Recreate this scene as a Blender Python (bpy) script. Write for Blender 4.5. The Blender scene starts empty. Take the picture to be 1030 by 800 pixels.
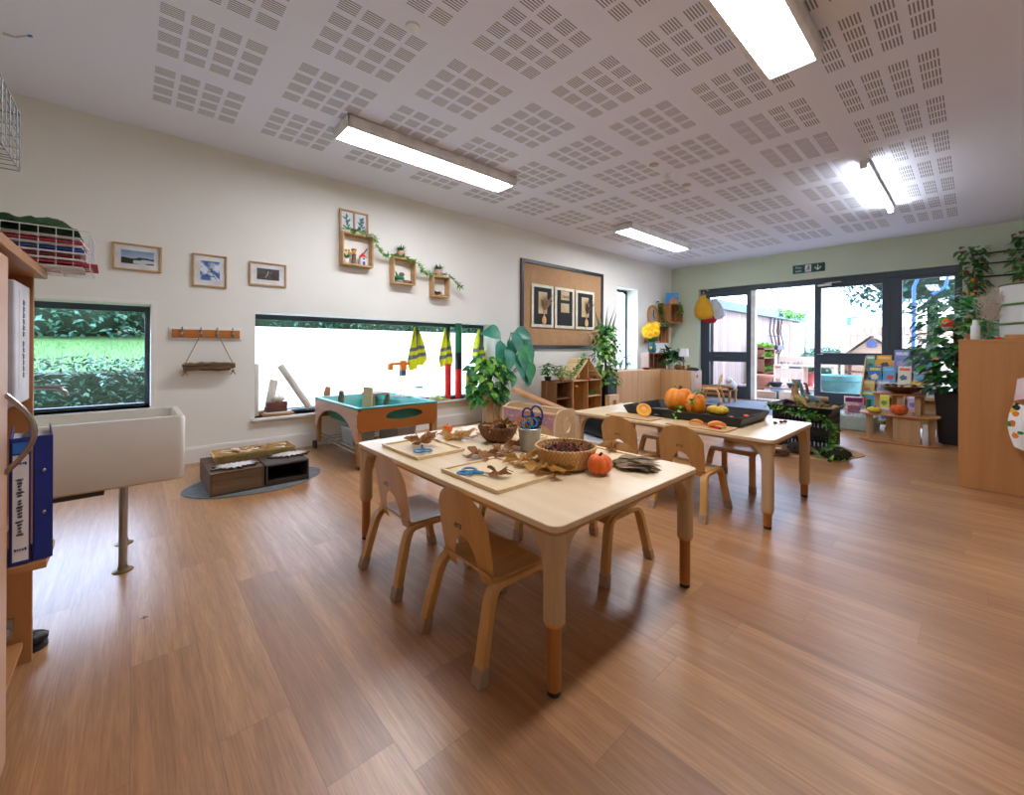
import bpy, math, random
from mathutils import Vector, Matrix, noise
PI = math.pi
C = bpy.context.scene.collection
rnd = random.Random(7)

# ---------------------------------------------------------------- camera geometry (metres; left wall x=-4.93, back wall y=9.7)
CAMH = 1.1; CX = 515.0
V1 = (979.0, 347.3); V2 = (133.0, 351.7)
SL = (V1[1]-V2[1])/(V1[0]-V2[0]); ROLL = math.atan(SL); HY = V1[1]+SL*(CX-V1[0])
def _un(px, py):
    x = px-CX; y = py-HY; c = math.cos(ROLL); s = math.sin(ROLL)
    return x*c+y*s, -x*s+y*c
FL = math.sqrt(-_un(*V1)[0]*_un(*V2)[0])
AZ = math.atan(_un(*V1)[0]/FL)
FW = (-math.sin(AZ), math.cos(AZ)); RT = (math.cos(AZ), math.sin(AZ))
def _ray(px, py):
    x, y = _un(px, py); l = x/FL
    return FW[0]+RT[0]*l, FW[1]+RT[1]*l, -y/FL
def at_z(px, py, z):                      # point on the horizontal plane z
    r = _ray(px, py); t = (z-CAMH)/r[2]; return Vector((r[0]*t, r[1]*t, z))
def at_x(px, py, x):                      # point on a plane parallel to the left wall
    r = _ray(px, py); t = x/r[0]; return Vector((x, r[1]*t, CAMH+r[2]*t))
def at_y(px, py, y):                      # point on a plane parallel to the back wall
    r = _ray(px, py); t = y/r[1]; return Vector((r[0]*t, y, CAMH+r[2]*t))

# ---------------------------------------------------------------- materials
def lin(c):
    if isinstance(c, str):
        c = tuple(int(c[i:i+2], 16)/255 for i in (0, 2, 4))
    return tuple((x/12.92 if x <= .04045 else ((x+.055)/1.055)**2.4) for x in c)+(1.0,)
class NT:
    def __init__(s, name):
        s.m = bpy.data.materials.new(name); s.m.use_nodes = True; s.t = s.m.node_tree; s.n = s.t.nodes
        s.b = s.n['Principled BSDF']; s.out = s.n['Material Output']
    def add(s, typ, **k):
        n = s.n.new(typ)
        for a, v in k.items(): setattr(n, a, v)
        return n
    def link(s, a, b): s.t.links.new(a, b)
    def math(s, op, a, b=None, c=None):
        n = s.add('ShaderNodeMath', operation=op)
        for i, v in enumerate((a, b, c)):
            if v is None: continue
            if isinstance(v, (int, float)): n.inputs[i].default_value = v
            else: s.link(v, n.inputs[i])
        return n.outputs[0]
    def mix(s, f, a, b):
        n = s.add('ShaderNodeMix', data_type='RGBA')
        for i, v in ((0, f), (6, a), (7, b)):
            if isinstance(v, (int, float)): n.inputs[i].default_value = v
            elif isinstance(v, tuple): n.inputs[i].default_value = v
            else: s.link(v, n.inputs[i])
        return n.outputs[2]
    def coords(s, scale=(1, 1, 1), kind='Object'):
        tc = s.add('ShaderNodeTexCoord'); mp = s.add('ShaderNodeMapping'); mp.inputs['Scale'].default_value = scale
        s.link(tc.outputs[kind], mp.inputs['Vector']); return mp.outputs[0]
    def noise(s, vec, scale, detail=4, rough=.5, dist=0):
        n = s.add('ShaderNodeTexNoise'); n.inputs['Scale'].default_value = scale; n.inputs['Detail'].default_value = detail
        n.inputs['Roughness'].default_value = rough; n.inputs['Distortion'].default_value = dist
        s.link(vec, n.inputs['Vector']); return n.outputs['Fac']
    def ramp(s, f, lo, hi):
        n = s.add('ShaderNodeMapRange'); n.inputs[1].default_value = lo; n.inputs[2].default_value = hi
        s.link(f, n.inputs[0]); return n.outputs[0]
    def bump(s, h, strength=.3, dist=.002):
        n = s.add('ShaderNodeBump'); n.inputs['Strength'].default_value = strength; n.inputs['Distance'].default_value = dist
        s.link(h, n.inputs['Height']); s.link(n.outputs[0], s.b.inputs['Normal'])
_mc = {}
def mat(col, rough=.5, metal=0.0, col2=None, scale=6.0, stretch=(1, 1, 1), bump=0.0, name=None, trans=0.0, spec=.5, sheen=0.0, sub=0.0):
    key = (str(col), rough, metal, str(col2), scale, stretch, bump, trans, spec, sheen)
    if key in _mc: return _mc[key]
    t = NT(name or 'surface'); b = t.b
    b.inputs['Base Color'].default_value = lin(col); b.inputs['Roughness'].default_value = rough
    b.inputs['Metallic'].default_value = metal; b.inputs['Specular IOR Level'].default_value = spec
    if trans: b.inputs['Transmission Weight'].default_value = trans
    if sheen: b.inputs['Sheen Weight'].default_value = sheen
    v = t.coords(stretch); f = t.noise(v, scale, 5, .55)
    c2 = col2 if col2 is not None else tuple(min(1, x*.86) for x in ((tuple(int(col[i:i+2], 16)/255 for i in (0, 2, 4))) if isinstance(col, str) else col))
    t.link(t.mix(t.ramp(f, .3, .7), lin(col), lin(c2)), b.inputs['Base Color'])
    if bump: t.bump(f, bump, .003)
    _mc[key] = t.m; return t.m
def wood(c1, c2, axis=0, scale=1.0, rough=.45, name='wood'):
    key = ('wood', c1, c2, axis, scale, rough)
    if key in _mc: return _mc[key]
    t = NT(name); st = [26*scale]*3; st[axis] = 1.6*scale
    v = t.coords(tuple(st)); f = t.noise(v, 1.0, 6, .6, .6)
    st2 = [90*scale]*3; st2[axis] = 3*scale
    g = t.noise(t.coords(tuple(st2)), 1.0, 3, .6)
    t.link(t.mix(t.ramp(f, .32, .68), lin(c1), lin(c2)), t.b.inputs['Base Color'])
    t.b.inputs['Roughness'].default_value = rough; t.b.inputs['Specular IOR Level'].default_value = .4
    t.bump(g, .15, .001); _mc[key] = t.m; return t.m
def emis(col, strength, name='light'):
    t = NT(name); t.b.inputs['Emission Color'].default_value = lin(col); t.b.inputs['Emission Strength'].default_value = strength
    t.b.inputs['Base Color'].default_value = lin(col); return t.m
def weave(c1, c2, sx=60, sz=90, rough=.8, name='wicker'):
    key = ('weave', c1, c2, sx, sz)
    if key in _mc: return _mc[key]
    t = NT(name); v = t.coords()
    sep = t.add('ShaderNodeSeparateXYZ'); t.link(v, sep.inputs[0])
    ang = t.math('ARCTAN2', sep.outputs[1], sep.outputs[0])
    a = t.math('SINE', t.math('MULTIPLY', ang, sx)); z = t.math('SINE', t.math('MULTIPLY', sep.outputs[2], sz*PI))
    h = t.math('MULTIPLY_ADD', t.math('MULTIPLY', a, z), .5, .5)
    n = t.noise(v, 30, 3)
    f = t.math('MULTIPLY_ADD', n, .5, t.math('MULTIPLY', h, .5))
    t.link(t.mix(t.ramp(f, .25, .75), lin(c1), lin(c2)), t.b.inputs['Base Color'])
    t.b.inputs['Roughness'].default_value = rough; t.bump(h, .8, .004); _mc[key] = t.m; return t.m
def leafm(c1, c2, rough=.45, scale=9, name='leaf'):
    key = ('leaf', c1, c2, rough, scale)
    if key in _mc: return _mc[key]
    t = NT(name); f = t.noise(t.coords(), scale, 3)
    col = t.mix(t.ramp(f, .35, .65), lin(c1), lin(c2)); t.link(col, t.b.inputs['Base Color'])
    t.b.inputs['Roughness'].default_value = rough
    tr = t.add('ShaderNodeBsdfTranslucent'); t.link(col, tr.inputs['Color'])
    mx = t.add('ShaderNodeMixShader'); mx.inputs[0].default_value = .25
    t.link(t.b.outputs[0], mx.inputs[1]); t.link(tr.outputs[0], mx.inputs[2]); t.link(mx.outputs[0], t.out.inputs[0])
    _mc[key] = t.m; return t.m
def glassm(name='window_glass', tint=(1, 1, 1, 1)):
    # thin clear pane: mostly transparent with a fresnel reflection
    t = NT(name); g = t.add('ShaderNodeBsdfGlossy'); g.inputs['Roughness'].default_value = .02
    tp = t.add('ShaderNodeBsdfTransparent'); tp.inputs['Color'].default_value = tint
    lw = t.add('ShaderNodeFresnel'); lw.inputs['IOR'].default_value = 1.45
    mx = t.add('ShaderNodeMixShader'); ge = t.add('ShaderNodeNewGeometry'); t.link(t.math('MULTIPLY', lw.outputs[0], t.math('SUBTRACT', 1.0, ge.outputs['Backfacing'])), mx.inputs[0]); t.link(tp.outputs[0], mx.inputs[1]); t.link(g.outputs[0], mx.inputs[2])
    t.link(mx.outputs[0], t.out.inputs[0]); return t.m
GLASS = glassm()
CLEARP = glassm('clear_plastic', (.86, .92, .95, 1))

M = dict(
    wall=mat('ebeae0', .9, col2='e7e6dc', scale=2, spec=.2, name='cream_wall'),
    green=mat('cbd7c0', .9, col2='c8d4bd', scale=2, spec=.2, name='green_wall'),
    white=mat('eeece6', .5, col2='e8e6e0', name='white_paint'),
    plast=mat('f6f6f4', .35, name='white_plastic'),
    ceramic=mat('e9e5d8', .16, col2='e4e0d2', name='ceramic'),
    birch=wood('e2c59b', 'd3b184', 0, .7, .4, 'birch_ply'), birchy=wood('e2c59b', 'd3b184', 1, .7, .4, 'birch_ply'),
    birchz=wood('cfb189', 'bd9c72', 2, .7, .4, 'birch_ply'),
    edge=wood('b98d5c', 'a57a4b', 0, 2, .5, 'ply_edge'),
    beech=wood('d6a566', 'c49253', 2, .8, .35, 'beech_ply'), beechy=wood('cf9f63', 'bd8c50', 1, .8, .35, 'beech_ply'),
    legdark=wood('b9793c', '9f6430', 2, 1, .4, 'turned_leg'),
    maple=wood('e8d0a4', 'dcc08f', 0, .8, .45, 'pale_board'), mapley=wood('e8d0a4', 'dcc08f', 1, .8, .45, 'pale_board'),
    beechcab=wood('c28a56', 'b47c49', 2, .5, .4, 'beech_laminate'), beechcabx=wood('c28a56', 'b47c49', 0, .5, .4, 'beech_laminate'),
    pine=wood('c9965c', 'a8743f', 2, .8, .6, 'pine'), pinex=wood('c9965c', 'a8743f', 0, .8, .6, 'pine'), piney=wood('c9965c', 'a8743f', 1, .8, .6, 'pine'),
    oak=wood('c8a373', 'b48e5e', 1, .8, .5, 'oak_strip'), oakz=wood('c8a373', 'b48e5e', 2, .8, .5, 'oak_strip'),
    darkw=wood('6d5138', '4a3626', 1, .7, .75, 'dark_wood'), darkw2=wood('83684a', '5d4630', 1, .7, .75, 'dark_wood'),
    drift=wood('8d7455', '57432f', 1, 1.2, .9, 'driftwood'),
    orangew=wood('b5702f', 'a5632a', 1, .4, .4, 'orange_ply'), hookw=wood('c0762f', 'a5601f', 1, .8, .45, 'orange_wood'),
    frame=mat('374652', .4, col2='33424e', name='anthracite_frame'),
    black=mat('17181a', .4, name='black_plastic'), blackm=mat('1b1b1c', .8, name='black_card'),
    steel=mat('b9bcbf', .25, .9, name='steel'), zinc=mat('a7a7a2', .38, .85, col2='8f8f8a', scale=20, name='zinc'),
    teal=mat('1f9c93', .35, col2='1b8f86', name='turquoise_plastic'),
    rope=mat('b08a5e', .9, scale=60, bump=.4, name='rope'), soil=mat('4a3423', .95, name='soil'),
    card=mat('d9cfbf', .8, name='cardboard'), cream=mat('e9e6cf', .8, name='cream_card'), paper=mat('f3f3f1', .7, name='paper'),
    hess=mat('b9936a', .95, col2='a58059', scale=40, bump=.4, name='hessian'),
    terra=mat('c07a55', .7, name='terracotta'), pinkpot=mat('d9a98f', .6, name='pink_pot'),
    orangep=mat('ee8a14', .45, col2='e27c0c', name='pumpkin_skin'), redp=mat('ea6e1c', .9, col2='dc5f14', sheen=.3, scale=14, name='felt_pumpkin'),
    yelp=mat('e8bc2a', .45, name='gourd_skin'), stem=mat('5e5a30', .8, name='stem'),
    blue=mat('1f8fc9', .35, name='blue_plastic'), navy=mat('14308f', .4, name='navy_plastic'), binder=mat('16308c', .42, col2='142b80', name='blue_binder'),
    red=mat('d8261f', .4, name='red_plastic'), orange=mat('ee8a1d', .35, name='orange_plastic'), yellow=mat('f0c21e', .4, name='yellow_plastic'),
    greenp=mat('1d7a4a', .4, name='green_plastic'),
    wick=weave('8a5a2e', 'b9844a'), wick2=weave('b98b52', 'd8ab70', 50, 70), wickd=weave('5d3a20', '7e5230', 30, 40),
)
LEAF = dict(dark=leafm('1f5a2a', '2f7a36'), mid=leafm('3a7d2c', '5fa23c'), lime=leafm('6da832', '95c94a'), blue=leafm('2c7a5f', '43957a', .4, 5),
            dry=leafm('a9743f', '8a5a30', .8, 20), tan=leafm('c79a4e', 'ad7d37', .8, 20), red=leafm('7e2d22', 'a54f35', .8, 20), husk=leafm('a08a6a', '7d6a50', .9, 25),
            fir=leafm('2f6a4c', '27573f', .7, 8))

# ---------------------------------------------------------------- mesh helper
def rotm(rx=0, ry=0, rz=0): return Matrix.Rotation(rz, 4, 'Z') @ Matrix.Rotation(ry, 4, 'Y') @ Matrix.Rotation(rx, 4, 'X')
class MB:
    def __init__(s, X=None): s.v = []; s.f = []; s.m = []; s.X = X
    def _add(s, vs, fs, m=0):
        o = len(s.v)
        for v in vs:
            v = Vector(v)
            if s.X is not None: v = s.X @ v
            s.v.append(v)
        for f in fs: s.f.append(tuple(i+o for i in f)); s.m.append(m)
        return s
    def box(s, c, d, rot=None, m=0):
        x, y, z = d[0]/2, d[1]/2, d[2]/2
        vs = [Vector((a*x, b*y, e*z)) for e in (-1, 1) for b in (-1, 1) for a in (-1, 1)]
        if rot is not None: vs = [rot @ v for v in vs]
        vs = [v+Vector(c) for v in vs]
        return s._add(vs, [(0, 2, 3, 1), (4, 5, 7, 6), (0, 1, 5, 4), (2, 6, 7, 3), (0, 4, 6, 2), (1, 3, 7, 5)], m)
    def bb(s, x0, x1, y0, y1, z0, z1, m=0):
        return s.box(((x0+x1)/2, (y0+y1)/2, (z0+z1)/2), (abs(x1-x0), abs(y1-y0), abs(z1-z0)), None, m)
    def tube(s, pts, r, n=8, m=0, cap=True, flat=1.0):
        pts = [Vector(p) for p in pts]; k = len(pts); rs = r if isinstance(r, (list, tuple)) else [r]*k
        vs = []; up = None
        for i, p in enumerate(pts):
            t = (pts[min(i+1, k-1)]-pts[max(i-1, 0)])
            t = t.normalized() if t.length > 1e-9 else Vector((0, 0, 1))
            if up is None:
                up = Vector((0, 0, 1)) if abs(t.z) < .9 else Vector((1, 0, 0))
            a = (up-t*up.dot(t)); a = a.normalized() if a.length > 1e-6 else t.orthogonal().normalized()
            b = t.cross(a); up = a
            for j in range(n):
                th = 2*PI*j/n; vs.append(p+a*(math.cos(th)*rs[i]*flat)+b*(math.sin(th)*rs[i]))
        fs = [(i*n+j, i*n+(j+1) % n, (i+1)*n+(j+1) % n, (i+1)*n+j) for i in range(k-1) for j in range(n)]
        if cap: fs += [tuple(range(n-1, -1, -1)), tuple((k-1)*n+j for j in range(n))]
        return s._add(vs, fs, m)
    def cyl(s, p0, p1, r0, r1=None, n=16, m=0): return s.tube([p0, p1], [r0, r0 if r1 is None else r1], n, m)
    def lathe(s, prof, c=(0, 0, 0), n=24, m=0, rib=None, cap=True):
        vs = []; c = Vector(c)
        for (r, z) in prof:
            for j in range(n):
                th = 2*PI*j/n; q = r*(rib(th, z) if rib else 1); vs.append(c+Vector((q*math.cos(th), q*math.sin(th), z)))
        k = len(prof)
        fs = [(i*n+j, i*n+(j+1) % n, (i+1)*n+(j+1) % n, (i+1)*n+j) for i in range(k-1) for j in range(n)]
        if cap: fs += [tuple(range(n-1, -1, -1)), tuple((k-1)*n+j for j in range(n))]
        return s._add(vs, fs, m)
    def ell(s, c, r, n=14, k=9, m=0, rib=None, rot=None):
        r = r if isinstance(r, (tuple, list)) else (r, r, r); c = Vector(c)
        vs = []
        for i in range(k+1):
            ph = -PI/2+PI*i/k
            for j in range(n):
                th = 2*PI*j/n; q = rib(th, ph) if rib else 1
                p = Vector((r[0]*q*math.cos(ph)*math.cos(th), r[1]*q*math.cos(ph)*math.sin(th), r[2]*math.sin(ph)))
                if rot is not None: p = rot @ p
                vs.append(c+p)
        fs = [(i*n+j, i*n+(j+1) % n, (i+1)*n+(j+1) % n, (i+1)*n+j) for i in range(k) for j in range(n)]
        return s._add(vs, fs, m)
    def prism(s, pts, h, Mx=None, m=0, z0=0.0):
        n = len(pts); vs = [Vector((p[0], p[1], z0)) for p in pts]+[Vector((p[0], p[1], z0+h)) for p in pts]
        if Mx is not None: vs = [Mx @ v for v in vs]
        return s._add(vs, [tuple(range(n-1, -1, -1)), tuple(range(n, 2*n))]+[(i, (i+1) % n, n+(i+1) % n, n+i) for i in range(n)], m)
    def grid(s, fn, nu, nv, m=0, cu=False):
        vs = [fn(i/(nu if cu else nu), j/nv) for j in range(nv+1) for i in range(nu if cu else nu+1)]
        w = nu if cu else nu+1
        fs = []
        for j in range(nv):
            for i in range(nu):
                a = j*w+i; b = j*w+((i+1) % w if cu else i+1); fs.append((a, b, b+w, a+w))
        return s._add(vs, fs, m)
    def slab(s, fn, nu, nv, off, m=0):           # grid with thickness; off = offset vector or function(u, v)
        A = [[Vector(fn(i/nu, j/nv)) for i in range(nu+1)] for j in range(nv+1)]
        o = off if callable(off) else (lambda u, v: Vector(off))
        vs = [p for r in A for p in r]+[A[j][i]+o(i/nu, j/nv) for j in range(nv+1) for i in range(nu+1)]
        w = nu+1; K = w*(nv+1); fs = []
        for j in range(nv):
            for i in range(nu):
                a = j*w+i; fs.append((a, a+w, a+w+1, a+1)); fs.append((K+a, K+a+1, K+a+w+1, K+a+w))
        ed = [(i, i+1) for i in range(nu)]+[(nv*w+i+1, nv*w+i) for i in range(nu)]+[((j+1)*w, j*w) for j in range(nv)]+[(j*w+nu, (j+1)*w+nu) for j in range(nv)]
        fs += [(a, b, K+b, K+a) for a, b in ed]
        return s._add(vs, fs, m)
    def leaf(s, base, d, up, L, W, bend=.3, n=5, m=0, tip=.6):
        d = Vector(d).normalized(); up = Vector(up); sd = d.cross(up)
        sd = sd.normalized() if sd.length > 1e-5 else d.orthogonal().normalized(); nrm = sd.cross(d).normalized()
        vs = []; p = Vector(base)
        for i in range(n+1):
            t = i/n; w = W*.5*(math.sin(PI*min(1, t**tip)) if 0 < t < 1 else 0.02)
            q = p+d*(L*t)-nrm*(bend*L*t*t)
            vs += [q-sd*w+nrm*(w*.25), q, q+sd*w+nrm*(w*.25)]
        fs = []
        for i in range(n):
            a = i*3; fs += [(a, a+1, a+4, a+3), (a+1, a+2, a+5, a+4)]
        return s._add(vs, fs, m)
    def build(s, name, mats, parent=None, loc=None, rot=None, bevel=0, smooth=35, seg=2):
        me = bpy.data.meshes.new(name); me.from_pydata([tuple(v) for v in s.v], [], s.f)
        mats = mats if isinstance(mats, (list, tuple)) else [mats]
        for q in mats: me.materials.append(M[q] if isinstance(q, str) else q)
        me.polygons.foreach_set('material_index', s.m)
        me.polygons.foreach_set('use_smooth', [bool(smooth)]*len(s.f)); me.validate(); me.update()
        if smooth: me.set_sharp_from_angle(angle=math.radians(smooth))
        o = bpy.data.objects.new(name, me); C.objects.link(o)
        if parent is not None: o.parent = parent
        if loc is not None: o.location = loc
        if rot is not None: o.rotation_euler = rot if isinstance(rot, (tuple, list)) else (0, 0, rot)
        if bevel:
            b = o.modifiers.new('Bevel', 'BEVEL'); b.width = bevel; b.segments = seg; b.limit_method = 'ANGLE'; b.angle_limit = math.radians(40)
        return o
def tag(o, label, cat, group=None):
    o['label'] = label; o['category'] = cat
    if group: o['group'] = group
    return o
def thing(name, label, cat, loc=(0, 0, 0), rz=0, group=None, rot=None):
    o = bpy.data.objects.new(name, None); C.objects.link(o); o.location = loc; o.rotation_euler = rot or (0, 0, rz)
    o.empty_display_size = .05
    return tag(o, label, cat, group)
def structure(o): o['kind'] = 'structure'; return o
def stuff(o): o['kind'] = 'stuff'; return o
def copy_tree(o, parent=None):
    c = o.copy(); C.objects.link(c); c.parent = parent
    for ch in list(o.children): copy_tree(ch, c)
    return c
def dup(o, loc, rz, label, group=None):
    c = copy_tree(o); c.location = loc; c.rotation_euler = (0, 0, rz); c['label'] = label
    if group: c['group'] = group
    return c
def txt(name, body, size, mt, parent=None, loc=(0, 0, 0), rot=(PI/2, 0, 0), align='CENTER', ext=.0006, sx=1.0):
    cu = bpy.data.curves.new(name, 'FONT'); cu.body = body; cu.size = size; cu.extrude = ext; cu.align_x = align; cu.align_y = 'CENTER'
    tmp = bpy.data.objects.new(name+'_tmp', cu); C.objects.link(tmp)
    dg = bpy.context.evaluated_depsgraph_get(); dg.update(); me = bpy.data.meshes.new_from_object(tmp.evaluated_get(dg))
    bpy.data.objects.remove(tmp); bpy.data.curves.remove(cu); me.name = name; me.materials.clear(); me.materials.append(M[mt] if isinstance(mt, str) else mt)
    for p in me.polygons: p.material_index = 0
    if sx != 1:
        for v in me.vertices: v.co.x *= sx
    o = bpy.data.objects.new(name, me); C.objects.link(o); o.parent = parent; o.location = loc; o.rotation_euler = rot; return o
def rr(w, h, r, n=5):                        # rounded rectangle outline
    pts = []
    for (sx, sy, a0) in ((1, 1, 0), (-1, 1, 90), (-1, -1, 180), (1, -1, 270)):
        for i in range(n+1):
            a = math.radians(a0+90*i/n); pts.append((sx*(w/2-r)+r*math.cos(a), sy*(h/2-r)+r*math.sin(a)))
    return pts
def rndv(R, s=1.0): return Vector((R.uniform(-s, s), R.uniform(-s, s), R.uniform(-s, s)))

# ================================================================ THE SETTING
WX, WY, CZ = -4.93, 9.7, 3.02
X1, Y0 = 2.7, -1.25
def plank_floor():
    t = NT('oak_plank_floor'); tc = t.add('ShaderNodeTexCoord'); sp = t.add('ShaderNodeSeparateXYZ'); t.link(tc.outputs['Object'], sp.inputs[0])
    x, y = sp.outputs[0], sp.outputs[1]; PW, PL = .1815, 1.22
    row = t.math('FLOOR', t.math('DIVIDE', y, PW))
    wn = t.add('ShaderNodeTexWhiteNoise', noise_dimensions='1D'); t.link(row, wn.inputs['W'])
    xo = t.math('ADD', x, t.math('MULTIPLY', wn.outputs[0], PL))
    col = t.math('FLOOR', t.math('DIVIDE', xo, PL))
    cb = t.add('ShaderNodeCombineXYZ'); t.link(row, cb.inputs[0]); t.link(col, cb.inputs[1])
    w2 = t.add('ShaderNodeTexWhiteNoise', noise_dimensions='2D'); t.link(cb.outputs[0], w2.inputs['Vector'])
    cz = t.add('ShaderNodeCombineXYZ'); t.link(t.math('MULTIPLY', x, 1.3), cz.inputs[0]); t.link(t.math('MULTIPLY', y, 23.0), cz.inputs[1]); t.link(t.math('MULTIPLY', w2.outputs[0], 30.0), cz.inputs[2])
    g1 = t.noise(cz.outputs[0], 1.0, 7, .62, 1.1)
    cz2 = t.add('ShaderNodeCombineXYZ'); t.link(t.math('MULTIPLY', x, 9.0), cz2.inputs[0]); t.link(t.math('MULTIPLY', y, 230.0), cz2.inputs[1]); t.link(w2.outputs[0], cz2.inputs[2])
    g2 = t.noise(cz2.outputs[0], 1.0, 3, .6, .3)
    c = t.mix(t.ramp(g1, .33, .66), lin('c8996a'), lin('a77b50'))
    c = t.mix(t.math('MULTIPLY', t.ramp(g2, .42, .62), .40), c, lin('86592f'))
    hue = t.mix(w2.outputs[0], lin('fffaf2'), lin('d2c0b0'))
    mm = t.add('ShaderNodeMix', data_type='RGBA', blend_type='MULTIPLY'); mm.inputs[0].default_value = .8; t.link(c, mm.inputs[6]); t.link(hue, mm.inputs[7])
    fy = t.math('PINGPONG', y, PW/2); jy = t.math('LESS_THAN', fy, .0009)
    fx = t.math('PINGPONG', xo, PL/2); jx = t.math('LESS_THAN', fx, .0009)
    j = t.math('MAXIMUM', jy, jx)
    c = t.mix(t.math('MULTIPLY', j, .55), mm.outputs[2], lin('5a3d28'))
    t.link(c, t.b.inputs['Base Color'])
    t.link(t.math('MULTIPLY_ADD', g1, .10, .29), t.b.inputs['Roughness']); t.b.inputs['Specular IOR Level'].default_value = 1.0
    t.bump(t.math('SUBTRACT', t.math('MULTIPLY', g2, .5), j), .12, .0012); return t.m
def slot_ceiling():
    t = NT('perforated_ceiling'); tc = t.add('ShaderNodeTexCoord'); sp = t.add('ShaderNodeSeparateXYZ'); t.link(tc.outputs['Object'], sp.inputs[0])
    x, y = sp.outputs[0], sp.outputs[1]
    PX, PY = .7235, .735; XA = -.155-6*PX+(PX-.53); YA = .11
    u = t.math('SUBTRACT', x, XA); v = t.math('SUBTRACT', y, YA)
    ins = t.math('MULTIPLY', t.math('MULTIPLY', t.math('GREATER_THAN', u, 0), t.math('LESS_THAN', u, 6*PX-.1)), t.math('MULTIPLY', t.math('GREATER_THAN', v, 0), t.math('LESS_THAN', v, 12*PY)))
    cu = t.math('MODULO', u, PX); cv = t.math('MODULO', v, PY)
    ic = t.math('MULTIPLY', t.math('LESS_THAN', cu, .53), t.math('LESS_THAN', cv, .53))
    bu = t.math('MODULO', cu, .1445); bv = t.math('MODULO', cv, .1400)
    ib = t.math('MULTIPLY', t.math('LESS_THAN', bu, .0955), t.math('LESS_THAN', bv, .110))
    su = t.math('LESS_THAN', t.math('MODULO', bu, .0174), .0080)
    mask = t.math('MULTIPLY', t.math('MULTIPLY', ins, ic), t.math('MULTIPLY', ib, su))
    c = t.mix(mask, lin('ecf0ff'), lin('8f8c90')); t.link(c, t.b.inputs['Base Color']); t.b.inputs['Roughness'].default_value = .85
    t.b.inputs['Specular IOR Level'].default_value = .2
    return t.m
structure(MB().bb(WX-.4, X1, Y0, WY+.16, -.1, 0).build('floor', plank_floor(), smooth=0))
structure(MB().bb(WX-.4, X1+.2, Y0-.2, WY+.3, CZ, CZ+.12).build('ceiling', slot_ceiling(), smooth=0))
def holed(axis, p0, p1, a0, a1, z0, z1, holes, name, m):
    # wall slab between p0 and p1 along its normal, spanning a0..a1, with rectangular holes (a, b, zlo, zhi)
    b = MB(); cuts = sorted({a0, a1}|{h[0] for h in holes}|{h[1] for h in holes})
    for i in range(len(cuts)-1):
        s, e = cuts[i], cuts[i+1]; mid = (s+e)/2; zs = [(z0, z1)]
        for h in holes:
            if h[0] < mid < h[1]:
                zs = [q for (lo, hi) in zs for q in ((lo, min(hi, h[2])), (max(lo, h[3]), hi)) if q[1]-q[0] > 1e-5]
        for lo, hi in zs:
            if axis == 'x': b.bb(p0, p1, s, e, lo, hi)
            else: b.bb(s, e, p0, p1, lo, hi)
    return structure(b.build(name, m, smooth=0))
W1 = (-.98, .124, .545, 1.465); W2 = (.93, 4.11, .362, 1.447); W3 = (7.38, 8.18, .60, 2.38)
holed('x', WX-.38, WX, Y0, WY+.3, 0, CZ, [W1, W2, W3], 'wall_left', M['wall'])
DO = (-4.27, -.12, 0, 2.46)
holed('y', WY, WY+.3, WX, X1, 0, CZ, [DO], 'wall_back', M['green'])
structure(MB().bb(X1, X1+.2, Y0, WY+.3, 0, CZ).build('wall_right', M['wall'], smooth=0))
structure(MB().bb(WX-.38, X1+.2, Y0-.2, Y0, 0, CZ).build('wall_front', M['wall'], smooth=0))
bs = MB(); bs.bb(WX, WX+.018, Y0, WY, 0, .135); bs.bb(WX, WX+.012, Y0, WY, .135, .148)
structure(bs.build('baseboard_left', M['white'], smooth=0))
b = MB(); b.bb(WX+.018, DO[0], WY-.018, WY, 0, .135); structure(b.build('baseboard_back', M['white'], smooth=0))
b = MB(); b.bb(DO[1], X1, WY-.018, WY, 0, .135); structure(b.build('baseboard_back', M['white'], smooth=0))
# windows in the left wall
FXW = WX-.27                                            # plane of the glazing
def film_mat():
    t = NT('frosted_film'); n = t.n; t.n.remove(t.b)
    tr = t.add('ShaderNodeBsdfTranslucent'); tr.inputs['Color'].default_value = (1, 1, 1, 1)
    tp = t.add('ShaderNodeBsdfTransparent'); tp.inputs['Color'].default_value = (.9, .93, 1, 1)
    di = t.add('ShaderNodeBsdfDiffuse'); di.inputs['Color'].default_value = (.85, .88, .92, 1)
    m1 = t.add('ShaderNodeMixShader'); m1.inputs[0].default_value = .06; t.link(tr.outputs[0], m1.inputs[1]); t.link(di.outputs[0], m1.inputs[2])
    t.link(m1.outputs[0], t.out.inputs[0]); return t.m
def win(nm, W, mull=(), fw=.055, film=None, top=0.0):
    y0, y1, z0, z1 = W; f = MB(); x0, x1 = FXW-.06, FXW
    f.bb(x0, x1, y0+fw*.7, y1-fw*.7, z0, z0+fw*.4); f.bb(x0, x1, y0+fw*.7, y1-fw*.7, z1-fw-top, z1); f.bb(x0, x1, y0, y0+fw*.7, z0, z1); f.bb(x0, x1, y1-fw*.7, y1, z0, z1)
    for q in mull: f.bb(x0, x1, q-fw/2, q+fw/2, z0+fw*.4, z1-fw)
    w = structure(MB().bb(FXW-.034, FXW-.028, y0+.01, y1-.01, z0+.01, z1-.01).build(nm, GLASS, smooth=0))
    f.build('window_frame', M['frame'], w, bevel=.004)
    if film:
        edges = [y0+fw*.7]+[v for q in mull for v in (q-fw/2, q+fw/2)]+[y1-fw*.7]; g = MB()
        for i in range(0, len(edges), 2): g.bb(FXW-.026, FXW-.025, edges[i], edges[i+1], z0+.04, film)
        g.build('frosted_film', film_mat(), w)
    return w
win('window_1', W1)
win('window_2', W2, mull=(3.46,), film=1.315)
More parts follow.
